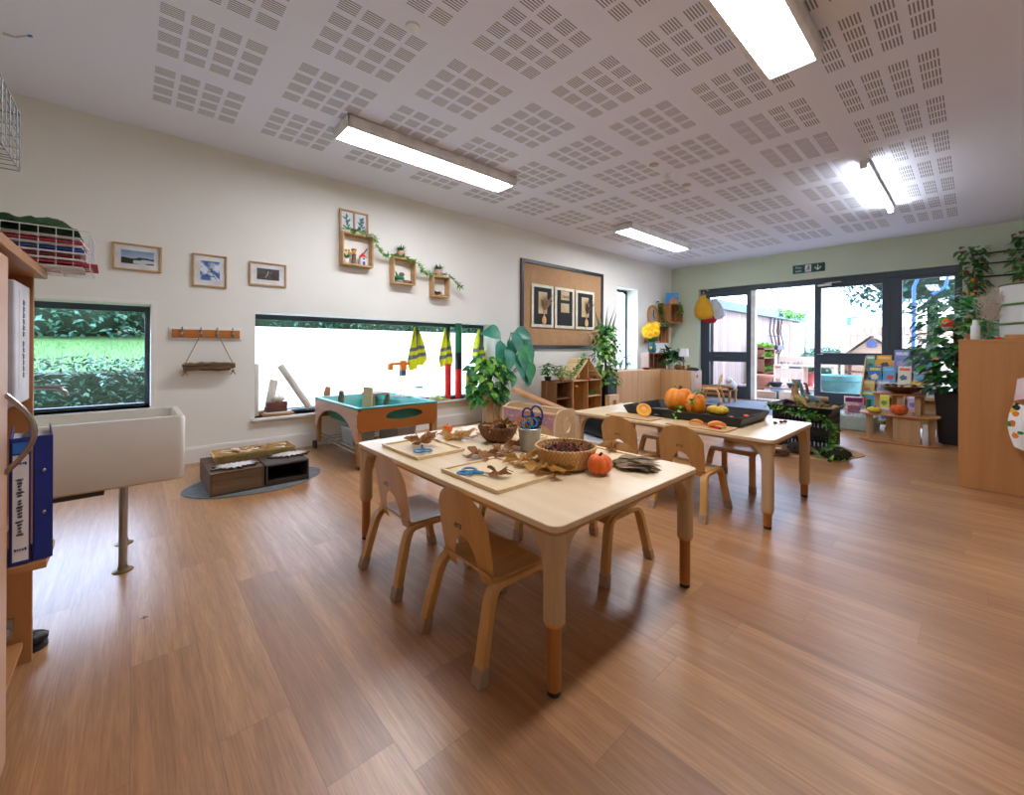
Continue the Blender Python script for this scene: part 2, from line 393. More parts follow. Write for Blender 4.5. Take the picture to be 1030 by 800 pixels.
win('window_3', W3, mull=(), film=2.30)
s = MB().bb(FXW, WX+.045, W2[0]-.03, W2[1]+.03, W2[2]-.028, W2[2]); structure(s.build('trim_1', M['white'], bevel=.006))
s = MB().bb(FXW, WX+.03, W1[0]-.03, W1[1]+.03, W1[2]-.025, W1[2]); structure(s.build('trim_2', M['white'], bevel=.006))
s = MB().bb(FXW, WX+.02, W3[0], W3[1], W3[2]-.025, W3[2]); structure(s.build('trim_3', M['white'], bevel=.006))
# white architrave round the first window
s = MB()
s.bb(WX, WX+.012, W1[1], W1[1]+.035, W1[2]-.02, W1[3]); s.bb(WX, WX+.012, W1[0], W1[1]+.035, W1[3], W1[3]+.03)
structure(s.build('trim_4', M['white'], bevel=.003))

# glazed door wall
YF = WY+.12
def door_leaf(nm, x0, x1, handle=None, st=.095, rails=((.10, .28), (.81, 1.03)), ztop=2.27, z1=2.35):
    f = MB(); d0, d1 = YF, YF+.065
    f.bb(x0, x0+st, d0, d1, .02, z1); f.bb(x1-st, x1, d0, d1, .02, z1); f.bb(x0+st, x1-st, d0, d1, ztop, z1); f.bb(x0+st, x1-st, d0, d1, .02, rails[0][1])
    f.bb(x0+st, x1-st, d0, d1, rails[1][0], rails[1][1])
    w = structure(f.build(nm, M['frame'], bevel=.006))
    g = MB(); g.bb(x0+st, x1-st, YF+.03, YF+.036, rails[0][1], rails[1][0]); g.bb(x0+st, x1-st, YF+.03, YF+.036, rails[1][1], ztop); g.build('glass_pane', GLASS, w, smooth=0)
    return w
d1 = door_leaf('door_1', -4.17, -3.2)
MB().bb(-3.95, -3.75, YF-.006, YF, .92, .945).build('letter_plate', 'steel', d1, bevel=.002)
d2 = door_leaf('door_2', -2.08, -.985, st=.105)
h = MB(); h.tube([(-2.02, YF, 1.0), (-2.02, YF-.05, 1.0), (-1.92, YF-.05, 1.0)], .009); h.build('door_handle', 'steel', d2)
h = MB(); h.bb(-2.02, -1.8, YF-.05, YF, 2.30, 2.345); h.tube([(-1.9, YF-.03, 2.35), (-1.65, YF-.09, 2.36), (-1.95, YF-.01, 2.37)], .008); h.build('door_closer', 'steel', d2)
w4 = MB(); x0, x1 = -.985, -.12
w4.bb(x0, x0+.16, YF, YF+.065, 0, 2.35); w4.bb(x1-.09, x1, YF, YF+.065, 0, 2.35); w4.bb(x0+.16, x1-.09, YF, YF+.065, 2.295, 2.35); w4.bb(x0+.16, x1-.09, YF, YF+.065, .9, 1.12); w4.bb(x0+.16, x1-.09, YF, YF+.065, 0, .2)
o = structure(w4.build('window_4', M['frame'], bevel=.006)); MB().bb(x0+.1, x1-.05, YF+.03, YF+.036, .2, 2.3).build('glass_pane', GLASS, o, smooth=0)
t_ = MB(); t_.bb(-4.27, -4.17, YF-.01, YF+.08, 0, 2.352); t_.bb(-4.27, -.12, YF-.012, YF+.08, 2.352, 2.46); structure(t_.build('trim_5', M['frame'], bevel=.005))
t_ = MB(); t_.bb(-3.2, -3.115, YF-.02, YF+.09, 0, 2.345); structure(t_.build('trim_6', M['plast'], bevel=.005))
t_ = MB(); t_.bb(-4.27, -.12, YF-.02, YF+.2, 0, .022); structure(t_.build('trim_7', M['steel'], smooth=0))

# ---------------------------------------------------------------- lights
EM = emis('f2f4ff', 27.0, 'lamp_diffuser')
def fixture(lab, xc, yc, L=1.95, W=.34):
    h = .10
    o = thing('ceiling_light', lab, 'ceiling light', (xc, yc, CZ), 0)
    b = MB()
    b.bb(-W/2, -W/2+.012, -L/2, L/2, -h, 0); b.bb(W/2-.012, W/2, -L/2, L/2, -h, 0); b.bb(-W/2, W/2, -L/2, -L/2+.012, -h, 0); b.bb(-W/2, W/2, L/2-.012, L/2, -h, 0); b.bb(-W/2, W/2, -L/2, L/2, -.012, -.001)
    for x in (-.1, .1): b.bb(x-.012, x+.012, L/2-.07, L/2-.012, -.085, -.012)
    b.build('housing', 'plast', o, bevel=.003)
    b = MB(); b.bb(-W/2+.012, -W/2+.035, -L/2+.012, L/2-.012, -h, -h+.02); b.bb(W/2-.035, W/2-.012, -L/2+.012, L/2-.012, -h, -h+.02); b.build('trim_strip', 'plast', o)
    MB().bb(-W/2+.036, W/2-.036, -L/2+.05, L/2-.08, -h+.004, -h+.012).build('diffuser', EM, o, smooth=0)
    return o
fixture('long white ceiling light above the wall of framed pictures', -3.62, 2.245, 1.88)
fixture('white ceiling light nearest the cork pinboard and far corner', -3.65, 6.6, 2.0)
fixture('large bright ceiling light cut off by the top edge of the photo', -.80, 2.22, 1.95, .33)
o = thing('tube_light', 'bare fluorescent tube light on the ceiling near the glass doors', 'ceiling light', (-.75, 6.5, CZ))
MB().bb(-.035, .035, -1.02, 1.02, -.04, -.001).build('batten', 'plast', o, bevel=.004)
b = MB(); b.bb(-.03, .03, -1.05, -1.0, -.09, -.001); b.bb(-.03, .03, 1.0, 1.05, -.09, -.001); b.build('end_cap', 'plast', o, bevel=.006)
MB().cyl((0, -1.0, -.068), (0, 1.0, -.068), .02, n=14).build('tube', emis('f0f6ff', 40.0, 'fluorescent_tube'), o)
o = thing('smoke_detector', 'round white smoke detector on the ceiling', 'smoke detector', (-2.27, 4.38, CZ))
MB().lathe([(.055, -.012), (.055, 0)], n=24).build('base', 'plast', o); MB().lathe([(.02, -.052), (.04, -.046), (.048, -.03), (.05, -.012)], n=24).build('sensor_head', 'plast', o)
for (px, py, l) in ((656, 164, 'small beige ceiling disc left of the smoke detector'), (689, 184, 'small beige ceiling disc right of the smoke detector'), (412, 28, 'pale round ceiling plate near the top of the photo')):
    p = at_z(px, py, CZ); r_ = .05 if px > 500 else .045
    tag(MB().lathe([(r_*.9, -.01), (r_, -.004), (r_, 0)], n=20).build('ceiling_disc', mat('c9bfae', .6) if px > 500 else 'plast', loc=p), l, 'ceiling disc')
SKY, EXPO = 9.0, 0.45
# ================================================================ TABLES AND CHAIRS
TZ = .55
def make_table(lab, cx, cy, W, D, zr, grp):
    t = thing('activity_table', lab, 'table', (cx, cy, 0), 0, grp)
    b = MB().prism(rr(W, D, .04), .022, z0=TZ-.022); b.build('tabletop', wood('e6cfa8', 'dcc199', 0, .5, .3, 'tabletop'), t, bevel=.003)
    a = MB().prism(rr(W-.012, D-.012, .036), .012, z0=TZ-.034); a.build('underlayer', 'edge', t)
    for sx, sy in ((-1, -1), (1, -1), (-1, 1), (1, 1)):
        px, py = sx*(W/2-.043), sy*(D/2-.043)
        L = MB(); L.prism(rr(.064, .064, .024), TZ-.034-zr, Matrix.Translation((px, py, zr)))
        # curved gussets that spread from the leg to the underside of the top
        n = 8
        for ax in (0, 1):
            pr = [(0, 0)]+[(.03+.085*(1-math.sin(PI/2*k/n)), -.11*(1-math.cos(PI/2*k/n))-.0) for k in range(n, -1, -1)][::-1]+[(0, -.13)]
            pr = [(0, 0), (.125, 0)]+[(.125-.095*math.sin(PI/2*k/n), -.115*(1-math.cos(PI/2*k/n))-.004) for k in range(n+1)]+[(0, -.12)]
            R_ = Matrix.Translation((px, py, TZ-.034)) @ Matrix.Rotation((PI if sx > 0 else 0) if ax == 0 else (-PI/2 if sy > 0 else PI/2), 4, 'Z') @ Matrix.Rotation(PI/2, 4, 'X')
            L.prism(pr, .05, R_, z0=-.025)
        leg = L.build('leg', 'birchz', t, bevel=.003)
        MB().lathe([(.024, zr-.011), (.030, zr-.008), (.0315, zr-.003), (.030, zr)], (px, py, 0), 20).build('ring', 'orange', leg)
        MB().lathe([(.0225, .016), (.0235, .05), (.0235, zr)], (px, py, 0), 20).build('lower_leg', 'legdark', leg)
        MB().lathe([(.018, 0), (.0225, .003), (.0225, .018)], (px, py, 0), 20).build('rubber_foot', 'black', leg)
    return t
T1 = (-1.615, 1.447, 1.53, .985); T2 = (-1.57, 3.30, 1.54, .915)
make_table('pale wooden activity table with leaves, baskets and scissors on top', *T1, .23, 'low activity tables')
make_table('pale wooden activity table with a black tray of pumpkins on top', *T2, .105, 'low activity tables')

def make_chair():
    t = thing('child_chair', 'x', 'chair', (0, 0, 0))
    # back panel: arched top, arch cut-out at its foot
    def low(x): return .40-.0*x if False else (.285+.125*math.sqrt(max(0, 1-(x/.072)**2)) if abs(x) < .072 else .262)
    def top(x): return .43+.155*math.sqrt(max(0, 1-(abs(x)/.165)**2.6))
    b = MB(); xs = [-.155, -.15, -.135, -.115, -.095, -.078, -.0721, -.0719, -.068, -.055, -.035, -.018, 0]; xs = xs+[-x for x in xs[-2::-1]]
    def P(i, j):
        x = xs[i]; z = low(x)+(top(x)-low(x))*j/12
        xx = x*(1-.05*max(0, (.36-z)/.1)) ; return Vector((xx, -.118-.05*(z-.27)/.3+.55*x*x*.6+(.0 if z > .28 else .004), z))
    vs = [P(i, j) for j in range(13) for i in range(len(xs))]; n = len(xs)
    vs2 = [v+Vector((0, -.011, 0)) for v in vs]; K = len(vs); fs = []
    for j in range(12):
        for i in range(n-1):
            a = j*n+i; fs += [(a, a+n, a+n+1, a+1), (K+a, K+a+1, K+a+n+1, K+a+n)]
    for i in range(n-1): fs += [(i, i+1, K+i+1, K+i), (12*n+i+1, 12*n+i, K+12*n+i, K+12*n+i+1)]
    for j in range(12): fs += [((j+1)*n, j*n, K+j*n, K+(j+1)*n), (j*n+n-1, (j+1)*n+n-1, K+(j+1)*n+n-1, K+j*n+n-1)]
    b._add(vs, fs); back = b.build('backrest', 'beech', t, smooth=30)
    txt('logo', 'era', .035, mat('3a2210', .6), back, (0, -.1622, .455), (PI/2-.16, 0, 0))
    # seat, curving up into the back and down at the front edge
    def S(u, v):
        y = -.128+.285*v; w = .15+.012*v; x = (u*2-1)*w
        z = .298-.010*math.sin(PI*min(1, v*1.2))*(1-abs(u*2-1)**2)
        if v < .12: z += (.12-v)**2*1.2
        if v > .85: z -= (v-.85)**2*.9
        return (x, y, z)
    MB().slab(S, 14, 18, (0, 0, -.011)).build('seat', 'beechy', t, smooth=40)
    for sx in (-1, 1):
        for sy in (-1, 1):
            path = [(sx*.178, sy*.20, 0), (sx*.166, sy*.168, .13), (sx*.157, sy*.143, .225), (sx*.153, sy*.130, .256), (sx*.151, sy*.112, .274), (sx*.150, sy*.09, .281), (sx*.150, 0, .281)]
            def frame(i):
                p = Vector(path[i]); a = Vector(path[max(0, i-1)]); c = Vector(path[min(len(path)-1, i+1)]); tt = (c-a).normalized()
                return p, tt
            vs = []
            for i in range(len(path)):
                p, tt = frame(i); sd = Vector((1, 0, 0)); nn = sd.cross(tt).normalized(); w = .021; h = .0115+.004*(1 if i < 4 else 0)
                for a, c in ((-1, -1), (1, -1), (1, 1), (-1, 1)): vs.append(p+sd*(a*w)+nn*(c*h))
            fs = [(i*4+j, i*4+(j+1) % 4, (i+1)*4+(j+1) % 4, (i+1)*4+j) for i in range(len(path)-1) for j in range(4)]+[(3, 2, 1, 0), tuple(len(path)*4-4+j for j in range(4))]
            lb = MB(); lb._add(vs, fs); leg = lb.build('leg', 'beech', t, bevel=.004, smooth=50)
            d = Vector((sx*(.166-.178)/.13, sy*(.168-.2)/.13, 1))
            fc = MB(); q = [Vector((sx*.178, sy*.2, 0))+d*z for z in (0, .055)]
            vs = [q[k]+Vector((a*(.0235), c*(.0185), 0)) for k in (0, 1) for a, c in ((-1, -1), (1, -1), (1, 1), (-1, 1))]
            fc._add(vs, [(3, 2, 1, 0), (4, 5, 6, 7)]+[(j, (j+1) % 4, 4+(j+1) % 4, 4+j) for j in range(4)]); fc.build('foot_cap', mat('b4977a', .5), leg, bevel=.004)
    return t
ch = make_chair(); ch.location = (-1.255, 1.04, 0); ch['group'] = 'child chairs at the low tables'
ch['label'] = 'wooden child chair closest to the camera at the leaf table, back towards us'
G = 'child chairs at the low tables'
dup(ch, (-1.865, 1.055, 0), 0, 'wooden child chair at the leaf table near its corner beside the sand table', G)
dup(ch, (-1.32, 1.82, 0), PI, 'wooden child chair on the far side of the leaf table, behind the orange pumpkin', G)
dup(ch, (-1.93, 1.84, 0), PI, 'wooden child chair on the far side of the leaf table, behind the scissors bucket', G)
dup(ch, (-1.315, 2.865, 0), 0, 'wooden child chair pushed up to the pumpkin table in front of the big pumpkin', G)
dup(ch, (-1.80, 2.87, 0), 0, 'wooden child chair at the pumpkin table beside the black ribbed tunnel', G)
dup(ch, (-1.30, 3.69, 0), PI, 'wooden child chair on the far side of the pumpkin table, near the conkers', G)
dup(ch, (-1.92, 3.69, 0), PI, 'wooden child chair on the far side of the pumpkin table, half hidden beneath it', G)

# ---------------------------------------------------------------- things on the leaf table
def tray_board(lab, x, y, w, d, rz=0, grp='pale wooden craft boards'):
    t = thing('craft_board', lab, 'board', (x, y, TZ), rz, grp)
    MB().prism(rr(w, d, .015), .008).build('base', 'maple', t, bevel=.002)
    f = MB(); r = .014
    f.bb(-w/2, w/2, -d/2, -d/2+r, .008, .016); f.bb(-w/2, w/2, d/2-r, d/2, .008, .016); f.bb(-w/2, -w/2+r, -d/2+r, d/2-r, .008, .016); f.bb(w/2-r, w/2, -d/2+r, d/2-r, .008, .016)
    f.build('rim', 'maple', t, bevel=.003); return t
tray_board('pale wooden craft board with curled brown leaf, at the sand table end', -2.0, 1.165, .39, .29)
tray_board('pale wooden craft board with yellow leaf, nearest the camera', -1.385, 1.17, .39, .32)
tray_board('pale wooden craft board beside the corn husks, far side of the leaf table', -1.30, 1.745, .38, .26)
tray_board('pale wooden craft board behind the metal bucket on the leaf table', -1.92, 1.74, .38, .26)

def basket(lab, cat, loc, prof, m, grp=None, name='wicker_basket'):
    t = thing(name, lab, cat, loc, 0, grp)
    inner = [(max(.004, r-.007), z+.006 if i == 0 else z) for i, (r, z) in enumerate(prof)][::-1]
    b = MB(); b.lathe(prof+inner, n=40, cap=False); b.lathe([(.001, .004), (prof[0][0], .004)], n=24, cap=False)
    b.lathe([(.001, 0.0), (prof[0][0], 0.0)], n=24, cap=False)
    b.build('bowl', m, t)
    R = prof[-1][0]; z = prof[-1][1]; e = MB()
    for k in range(2):
        e.tube([((R-.003)*math.cos(a), (R-.003)*math.sin(a), z+.004*math.sin(a*22+k*PI)) for a in [2*PI*i/96 for i in range(97)]], .0055, 6)
    e.build('rim', m, t); return t
def dry_leaf(b, p, d, L, W, R, m=0):
    b.leaf(p, d, (R.uniform(-.4, .4), R.uniform(-.4, .4), 1), L, W, R.uniform(-.7, .9), 4, m)
def leaf_fill(name, lab, cat, loc, R0, n, cols, seed, z=.02, L=.07, W=.035, grp=None):
    R = random.Random(seed); b = MB()
    for _ in range(n):
        a = R.uniform(0, 2*PI); r = R0*math.sqrt(R.random())*.9
        dry_leaf(b, (r*math.cos(a)-.02*math.cos(a), r*math.sin(a), R.uniform(-z, z)), (R.uniform(-1, 1), R.uniform(-1, 1), R.uniform(-.1, .5)), R.uniform(.5, 1)*L, W*R.uniform(.6, 1), R, R.randrange(len(cols)))
    o = b.build(name, cols, loc=loc); tag(o, lab, cat, grp); return stuff(o)
p = at_z(494, 448, TZ); bx, by = p.x-.05, p.y+.10
basket('dark brown open-weave basket full of dry leaves on the leaf table', 'basket', (bx, by, TZ), [(.062, 0), (.085, .02), (.105, .05), (.116, .085)], 'wickd')
leaf_fill('dried_leaves', 'crumpled brown leaves heaped in the dark open-weave basket', 'leaves', (bx, by, TZ+.078), .10, 130, [LEAF['dry'], LEAF['tan'], mat('5a3a24', .9)], 3, .02, .065, .04)
p = at_z(569, 476, TZ); bx, by = p.x-.075, p.y+.095
basket('round golden wicker basket of dried petals on the leaf table', 'basket', (bx, by, TZ), [(.098, 0), (.118, .012), (.132, .05), (.142, .092)], 'wick2')
leaf_fill('dried_petals', 'dark red and brown dried petals in the golden wicker basket', 'petals', (bx, by, TZ+.070), .128, 420, [LEAF['red'], mat('5b2a2a', .9), LEAF['dry'], mat('7d5a4c', .9)], 4, .012, .04, .028)
# bucket with scissors
p = at_z(531, 456, TZ); kx, ky = p.x-.03, p.y+.05
t = thing('metal_bucket', 'small galvanised metal bucket holding coloured scissors', 'bucket', (kx, ky, TZ))
b = MB(); b.lathe([(.001, 0), (.046, 0), (.048, .004), (.062, .118), (.065, .122), (.0615, .125), (.06, .118), (.045, .006), (.001, .006)], n=36, cap=False); b.build('body', 'zinc', t)
def make_scissors(lab, col, loc, rot, s=1.0, grp='pairs of scissors', big=False):
    t = thing('scissors', lab, 'scissors', loc, 0, grp, rot); t.scale = (s, s, s)
    for sg in (-1, 1):
        h = MB(); pts = []
        for k in range(17):
            a = 2*PI*k/16; pts.append((sg*.020+.016*math.cos(a)*(1.15 if not big else 1.5), -.045+.023*math.sin(a)*(1 if not big else 1.6), .004))
        h.tube(pts, .0048, 6, cap=False, flat=.8); h.tube([(sg*.012, -.026, .004), (sg*.003, -.002, .004), (-sg*.003, .012, .004)], .0048, 6)
        h.build('handle', col, t)
        bl = MB().prism([(-sg*.006, .0), (sg*.003, .0), (sg*.004, .03), (-sg*.001, .078), (-sg*.005, .03)], .0016, z0=.003+.0016*(sg > 0)); bl.build('blade', 'steel', t)
    return t
bs_ = [('orange handled', 'orange', -.030, -.028, .2), ('orange and black handled', mat('f0941f', .4), .004, -.03, -.1), ('blue handled', 'blue', -.045, .0, .35), ('large navy ring handled', 'navy', .028, .012, -.25), ('black handled', 'black', .014, .03, -.15), ('green handled', 'greenp', -.012, .018, .1), ('pale blue handled', mat('38a7dd', .4), .038, -.012, -.35), ('red and black handled', mat('a3202a', .4), -.024, .036, .25)]
wh = ['leaning towards the open-weave basket', 'standing upright in front', 'at the side nearest the open-weave basket', 'standing tallest', 'at the back', 'in the middle', 'at the side nearest the golden basket', 'at the back beside the black pair']
for i, (nm, c, dx, dy, ti) in enumerate(bs_):
    big = 'large' in nm
    # blades down: local +Y points down into the bucket
    make_scissors('%s scissors %s in the metal bucket' % (nm, wh[i]), c, (kx+dx, ky+dy, TZ+.108+(.03 if big else 0)), (-PI/2+rnd.uniform(-.12, .12), ti, AZ+rnd.uniform(-.5, .5)), 1.0 if not big else 1.2, 'scissors standing in the metal bucket', big)
make_scissors('blue scissors lying on the craft board near the curled brown leaf', 'blue', at_z(426, 453, TZ+.018)+Vector((0, 0, .0)), (0, 0, AZ+.25), 1.15, 'blue scissors lying on the craft boards')
make_scissors('blue scissors lying on the craft board nearest the camera', 'blue', at_z(484, 477, TZ+.012), (0, 0, -1.05), 1.3, 'blue scissors lying on the craft boards')
# pumpkins
def pumpkin(lab, loc, R, h, m, ribs=9, a=.09, stem='stem', cat='pumpkin', grp=None, hs=.28, rot=None, name='pumpkin'):
    t = thing(name, lab, cat, loc, 0, grp, rot)
    def rb(th, ph): return 1-a*(1-abs(math.cos(th*ribs/2)))*math.cos(ph)**.5 if math.cos(ph) > 0 else 1
    b = MB(); n, k = ribs*6, 14; vs = []
    for i in range(k+1):
        ph = -PI/2+PI*i/k
        for j in range(n):
            th = 2*PI*j/n; q = 1-a*(1-abs(math.cos(th*ribs/2)))
            cr = math.cos(ph)**.75 if math.cos(ph) > 1e-6 else 0; dip = .12*h*math.exp(-(cr/.35)**2)
            z = h/2+(h/2)*math.sin(ph)-(dip if ph > 0 else -dip*.8)
            vs.append((R*q*cr*math.cos(th), R*q*cr*math.sin(th), z))
    b._add(vs, [(i*n+j, i*n+(j+1) % n, (i+1)*n+(j+1) % n, (i+1)*n+j) for i in range(k) for j in range(n)]); b.build('body', m, t, smooth=60)
    s = MB(); zt = h*.87; s.tube([(0, 0, zt), (.004, 0, zt+R*hs*.6), (R*.16, .003, zt+R*hs*1.1)], [R*.13, R*.09, R*.10], 7); s.build('stem', stem, t)
    return t
p = at_z(605, 480, TZ); pumpkin('fuzzy orange felt pumpkin beside the golden basket', (p.x-.035, p.y+.045, TZ), .056, .088, 'redp', 9, .13, mat('2c2a22', .8), grp='fabric pumpkins')
p = at_z(448, 437, TZ); pumpkin('tiny orange felt pumpkin at the far corner of the leaf table', (p.x, p.y+.02, TZ), .034, .055, 'redp', 8, .12, mat('2c2a22', .8), grp='fabric pumpkins')
# maple leaves
def maple(lab, loc, R0, m, seed, rz=0, curl=.3, flatz=.0, stemd=None, grp='large dry leaves on the leaf table', lobes=7):
    R = random.Random(seed); b = MB(); n = 56; rings = 7; vs = [Vector((0, 0, .012))]
    def rad(th):
        l = abs(math.sin(th*lobes/2)); v = .42+.58*(l**1.3); v *= .78+.3*abs(math.cos(th*.5)); return v*(1+.10*math.sin(th*23+seed))
    for i in range(1, rings+1):
        for j in range(n):
            th = 2*PI*j/n; r = R0*rad(th)*i/rings; x, y = r*math.cos(th), r*math.sin(th)
            z = .006+.55*curl*R0*((i/rings)**1.5)*(.4+.6*math.sin(th*3+seed*1.7))+.32*R0*(noise.noise(Vector((x*22, y*22, seed)))+.2)*(i/rings)**.5
            vs.append(Vector((x*(1-.25*curl*(i/rings)), y, max(.003+flatz, z+flatz))))
    fs = [(0, 1+j, 1+(j+1) % n) for j in range(n)]+[(1+(i-1)*n+j, 1+i*n+j, 1+i*n+(j+1) % n, 1+(i-1)*n+(j+1) % n) for i in range(1, rings) for j in range(n)]
    b._add(vs, fs); t = thing('dried_leaf', lab, 'leaf', loc, rz, grp); b.build('blade', m, t, smooth=25)
    if stemd: MB().tube([(0, 0, .012), (stemd[0]*.5, stemd[1]*.5, .02+stemd[2]*.6), stemd], [.003, .002, .0015], 5).build('stalk', mat('5d3a20', .8), t)
    return t
maple('curled brown leaf with a long upright stalk on the far craft board', at_z(425, 449, TZ+.014), .11, LEAF['dry'], 2, .4, .5, .01, (-.09, .01, .07))
maple('wide flat brown leaf beside the tiny orange pumpkin', at_z(460, 441, TZ+.002), .135, LEAF['tan'], 5, 1.9, .25)
maple('brown leaf lying between the bucket and the craft boards', at_z(484, 460, TZ+.002), .12, LEAF['dry'], 8, .9, .2)
maple('second brown leaf overlapping the edge beside the dark basket', at_z(505, 457, TZ+.004), .09, LEAF['dry'], 11, 2.4, .35)
maple('big yellow-brown leaf propped against the golden basket', at_z(548, 472, TZ+.016), .135, LEAF['tan'], 4, 1.2, .35, .004)
maple('yellow-brown leaf lying over the rim of the nearest craft board', at_z(528, 466, TZ+.01), .10, LEAF['tan'], 14, 2.9, .5, .004)
maple('crinkled rust brown leaf leaning on the metal bucket', at_z(519, 450, TZ+.004), .075, LEAF['dry'], 21, .2, .9, .004)
maple('small dark curled leaf under the blue scissors blades', at_z(503, 479, TZ+.014), .055, LEAF['dry'], 17, 2.2, .7, .0, (.06, -.05, .002))
maple('small dark curled leaf on the craft board behind the felt pumpkin', at_z(616, 452, TZ+.014), .05, LEAF['dry'], 19, .3, 1.0, 0, (.0, .02, .05))
# corn husks
R = random.Random(31); b = MB(); p = at_z(640, 474, TZ)
for k in range(120):
    a = R.uniform(-.55, .45); q = (R.uniform(-.09, -.02), R.uniform(-.035, .035), R.uniform(.008, .03))
    b.leaf(q, (math.cos(a), math.sin(a), R.uniform(-.02, .35)), (R.uniform(-.5, .5), R.uniform(-.5, .5), 1), R.uniform(.09, .17), R.uniform(.02, .045), R.uniform(.1, .5), 6, R.randrange(2))
b.ell((-.05, 0, .022), (.055, .035, .018), m=0)
o = b.build('dried_corn_husk', [LEAF['husk'], mat('a8957a', .9, col2='85715a')], loc=(p.x-.035, p.y+.055, TZ), rot=AZ-.25); tag(o, 'bundle of grey-brown dried corn husks beside the felt pumpkin', 'corn husk')

# ---------------------------------------------------------------- things on the pumpkin table
x0, x1, y0, y1 = -2.0, -1.06, 3.09, 3.68
t = thing('black_tray', 'large shallow black plastic tray on the pumpkin table', 'tray', ((x0+x1)/2, (y0+y1)/2, TZ))
def openbox(b, w, d, h, tk=.006, slope=.03, rim=.012, m=0):
    lo = [(-w/2+slope, -d/2+slope), (w/2-slope, -d/2+slope), (w/2-slope, d/2-slope), (-w/2+slope, d/2-slope)]; hi = [(-w/2, -d/2), (w/2, -d/2), (w/2, d/2), (-w/2, d/2)]
    def sc(ps, k): return [(x-math.copysign(k, x), y-math.copysign(k, y)) for x, y in ps]
    L = [[(x, y, 0) for x, y in lo], [(x, y, h) for x, y in hi], [(x, y, h) for x, y in sc(hi, -rim)], [(x, y, h+.005) for x, y in sc(hi, -rim)], [(x, y, h+.005) for x, y in sc(hi, tk)], [(x, y, tk) for x, y in sc(lo, tk)]]
    vs = [v for r in L for v in r]; fs = [(i*4+j, i*4+(j+1) % 4, (i+1)*4+(j+1) % 4, (i+1)*4+j) for i in range(5) for j in range(4)]+[(3, 2, 1, 0), (20, 21, 22, 23)]
    b._add(vs, fs, m)
b = MB(); openbox(b, x1-x0, y1-y0, .066); b.build('pan', 'black', t, bevel=.004)
pumpkin('big orange pumpkin with its top cut open in the black tray', (-1.665, 3.42, TZ+.008), .118, .215, 'orangep', 10, .08, 'stem', grp='orange pumpkins on the black tray')
pumpkin('narrower upright orange pumpkin with ivy hanging over it', (-1.50, 3.36, TZ+.008), .078, .185, 'orangep', 8, .1, 'stem', grp='orange pumpkins on the black tray')
pumpkin('small yellow gourd beside the orange pumpkins in the tray', (-1.385, 3.50, TZ+.008), .085, .085, 'yelp', 10, .08, 'stem', cat='gourd', name='yellow_gourd')
def blobthing(name, lab, cat, loc, rs, m, rot=None, grp=None, seed=0):
    R = random.Random(seed); b = MB(); b.ell((0, 0, rs[2]), rs, rib=lambda th, ph: 1+.09*math.sin(th*3+seed)+.05*math.sin(ph*5+th*2))
    o = b.build(name, m, loc=loc, rot=rot or (0, 0, 0)); return tag(o, lab, cat, grp)
# half pumpkin leaning on the tray
t = thing('pumpkin_half', 'cut orange pumpkin half lying face up on the wooden board', 'pumpkin', at_z(648, 417.5, TZ+.012)+Vector((0, .01, 0)), 0, None, (1.0, 0, AZ-.15))
MB().lathe([(.001, -.035), (.03, -.03), (.053, -.012), (.058, .0)], c=(0, .05, .01), n=24, cap=False, rib=lambda th, z: 1-.06*abs(math.sin(th*4))).build('rind', 'orangep', t)
MB().lathe([(.001, .002), (.03, -.004), (.045, .004), (.058, .0)], c=(0, .05, .01), n=24, cap=False).build('flesh', mat('f6b548', .6, col2='e99a2c', scale=50, bump=.5), t)
MB().tube([(-1.80, 3.38, TZ+.03), (-1.90, 3.27, TZ+.08), (-1.95, 3.22, TZ+.12)], .004, 6).build('spoon_tmp', 'steel') if False else None
def spoon(lab, loc, rot, m='steel', bm='steel'):
    t = thing('spoon', lab, 'spoon', loc, 0, 'spoons on the pumpkin table', rot)
    MB().tube([(-.14, 0, .004), (-.07, 0, .007), (0, 0, .004)], [.005, .004, .003], 8, flat=.5).build('handle', m, t)
    MB().ell((.028, 0, .006), (.032, .020, .007)).build('bowl', bm, t)
spoon('steel spoon resting on the edge of the black tray', (-1.86, 3.13, TZ+.082), (0, .22, 2.0))
spoon('spoon with a dark bowl lying on the wooden board', at_z(660, 417, TZ+.013), (0, 0, AZ+.75), 'steel', mat('5a6066', .4))
def cutboard(lab, x, y, w, d, rz):
    o = MB().prism(rr(w, d, .01), .01).build('cutting_board', wood('cda873', 'b98f5c', 0, .9, .6, 'board'), loc=(x, y, TZ), rot=rz, bevel=.002); return tag(o, lab, 'board', 'worn cutting boards on the pumpkin table')
cutboard('worn wooden cutting board under the cut pumpkin half', -1.82, 2.965, .40, .20, .0)
cutboard('worn wooden cutting board with a red handled knife on it', -1.29, 2.965, .42, .22, -.03)
t = thing('kitchen_knife', 'small knife with a bright red handle on the wooden board', 'knife', at_z(712, 426.2, TZ+.012), 0, None, (0, 0, math.atan2(at_z(729, 431, TZ).y-at_z(712, 426.2, TZ).y, at_z(729, 431, TZ).x-at_z(712, 426.2, TZ).x)))
MB().tube([(0, 0, .007), (.07, 0, .008), (.14, 0, .007)], [.009, .011, .009], 8).build('handle', 'red', t); MB().prism([(-.09, 0), (-.08, -.012), (0, -.01), (0, .008)], .002, z0=.006).build('blade', 'steel', t)
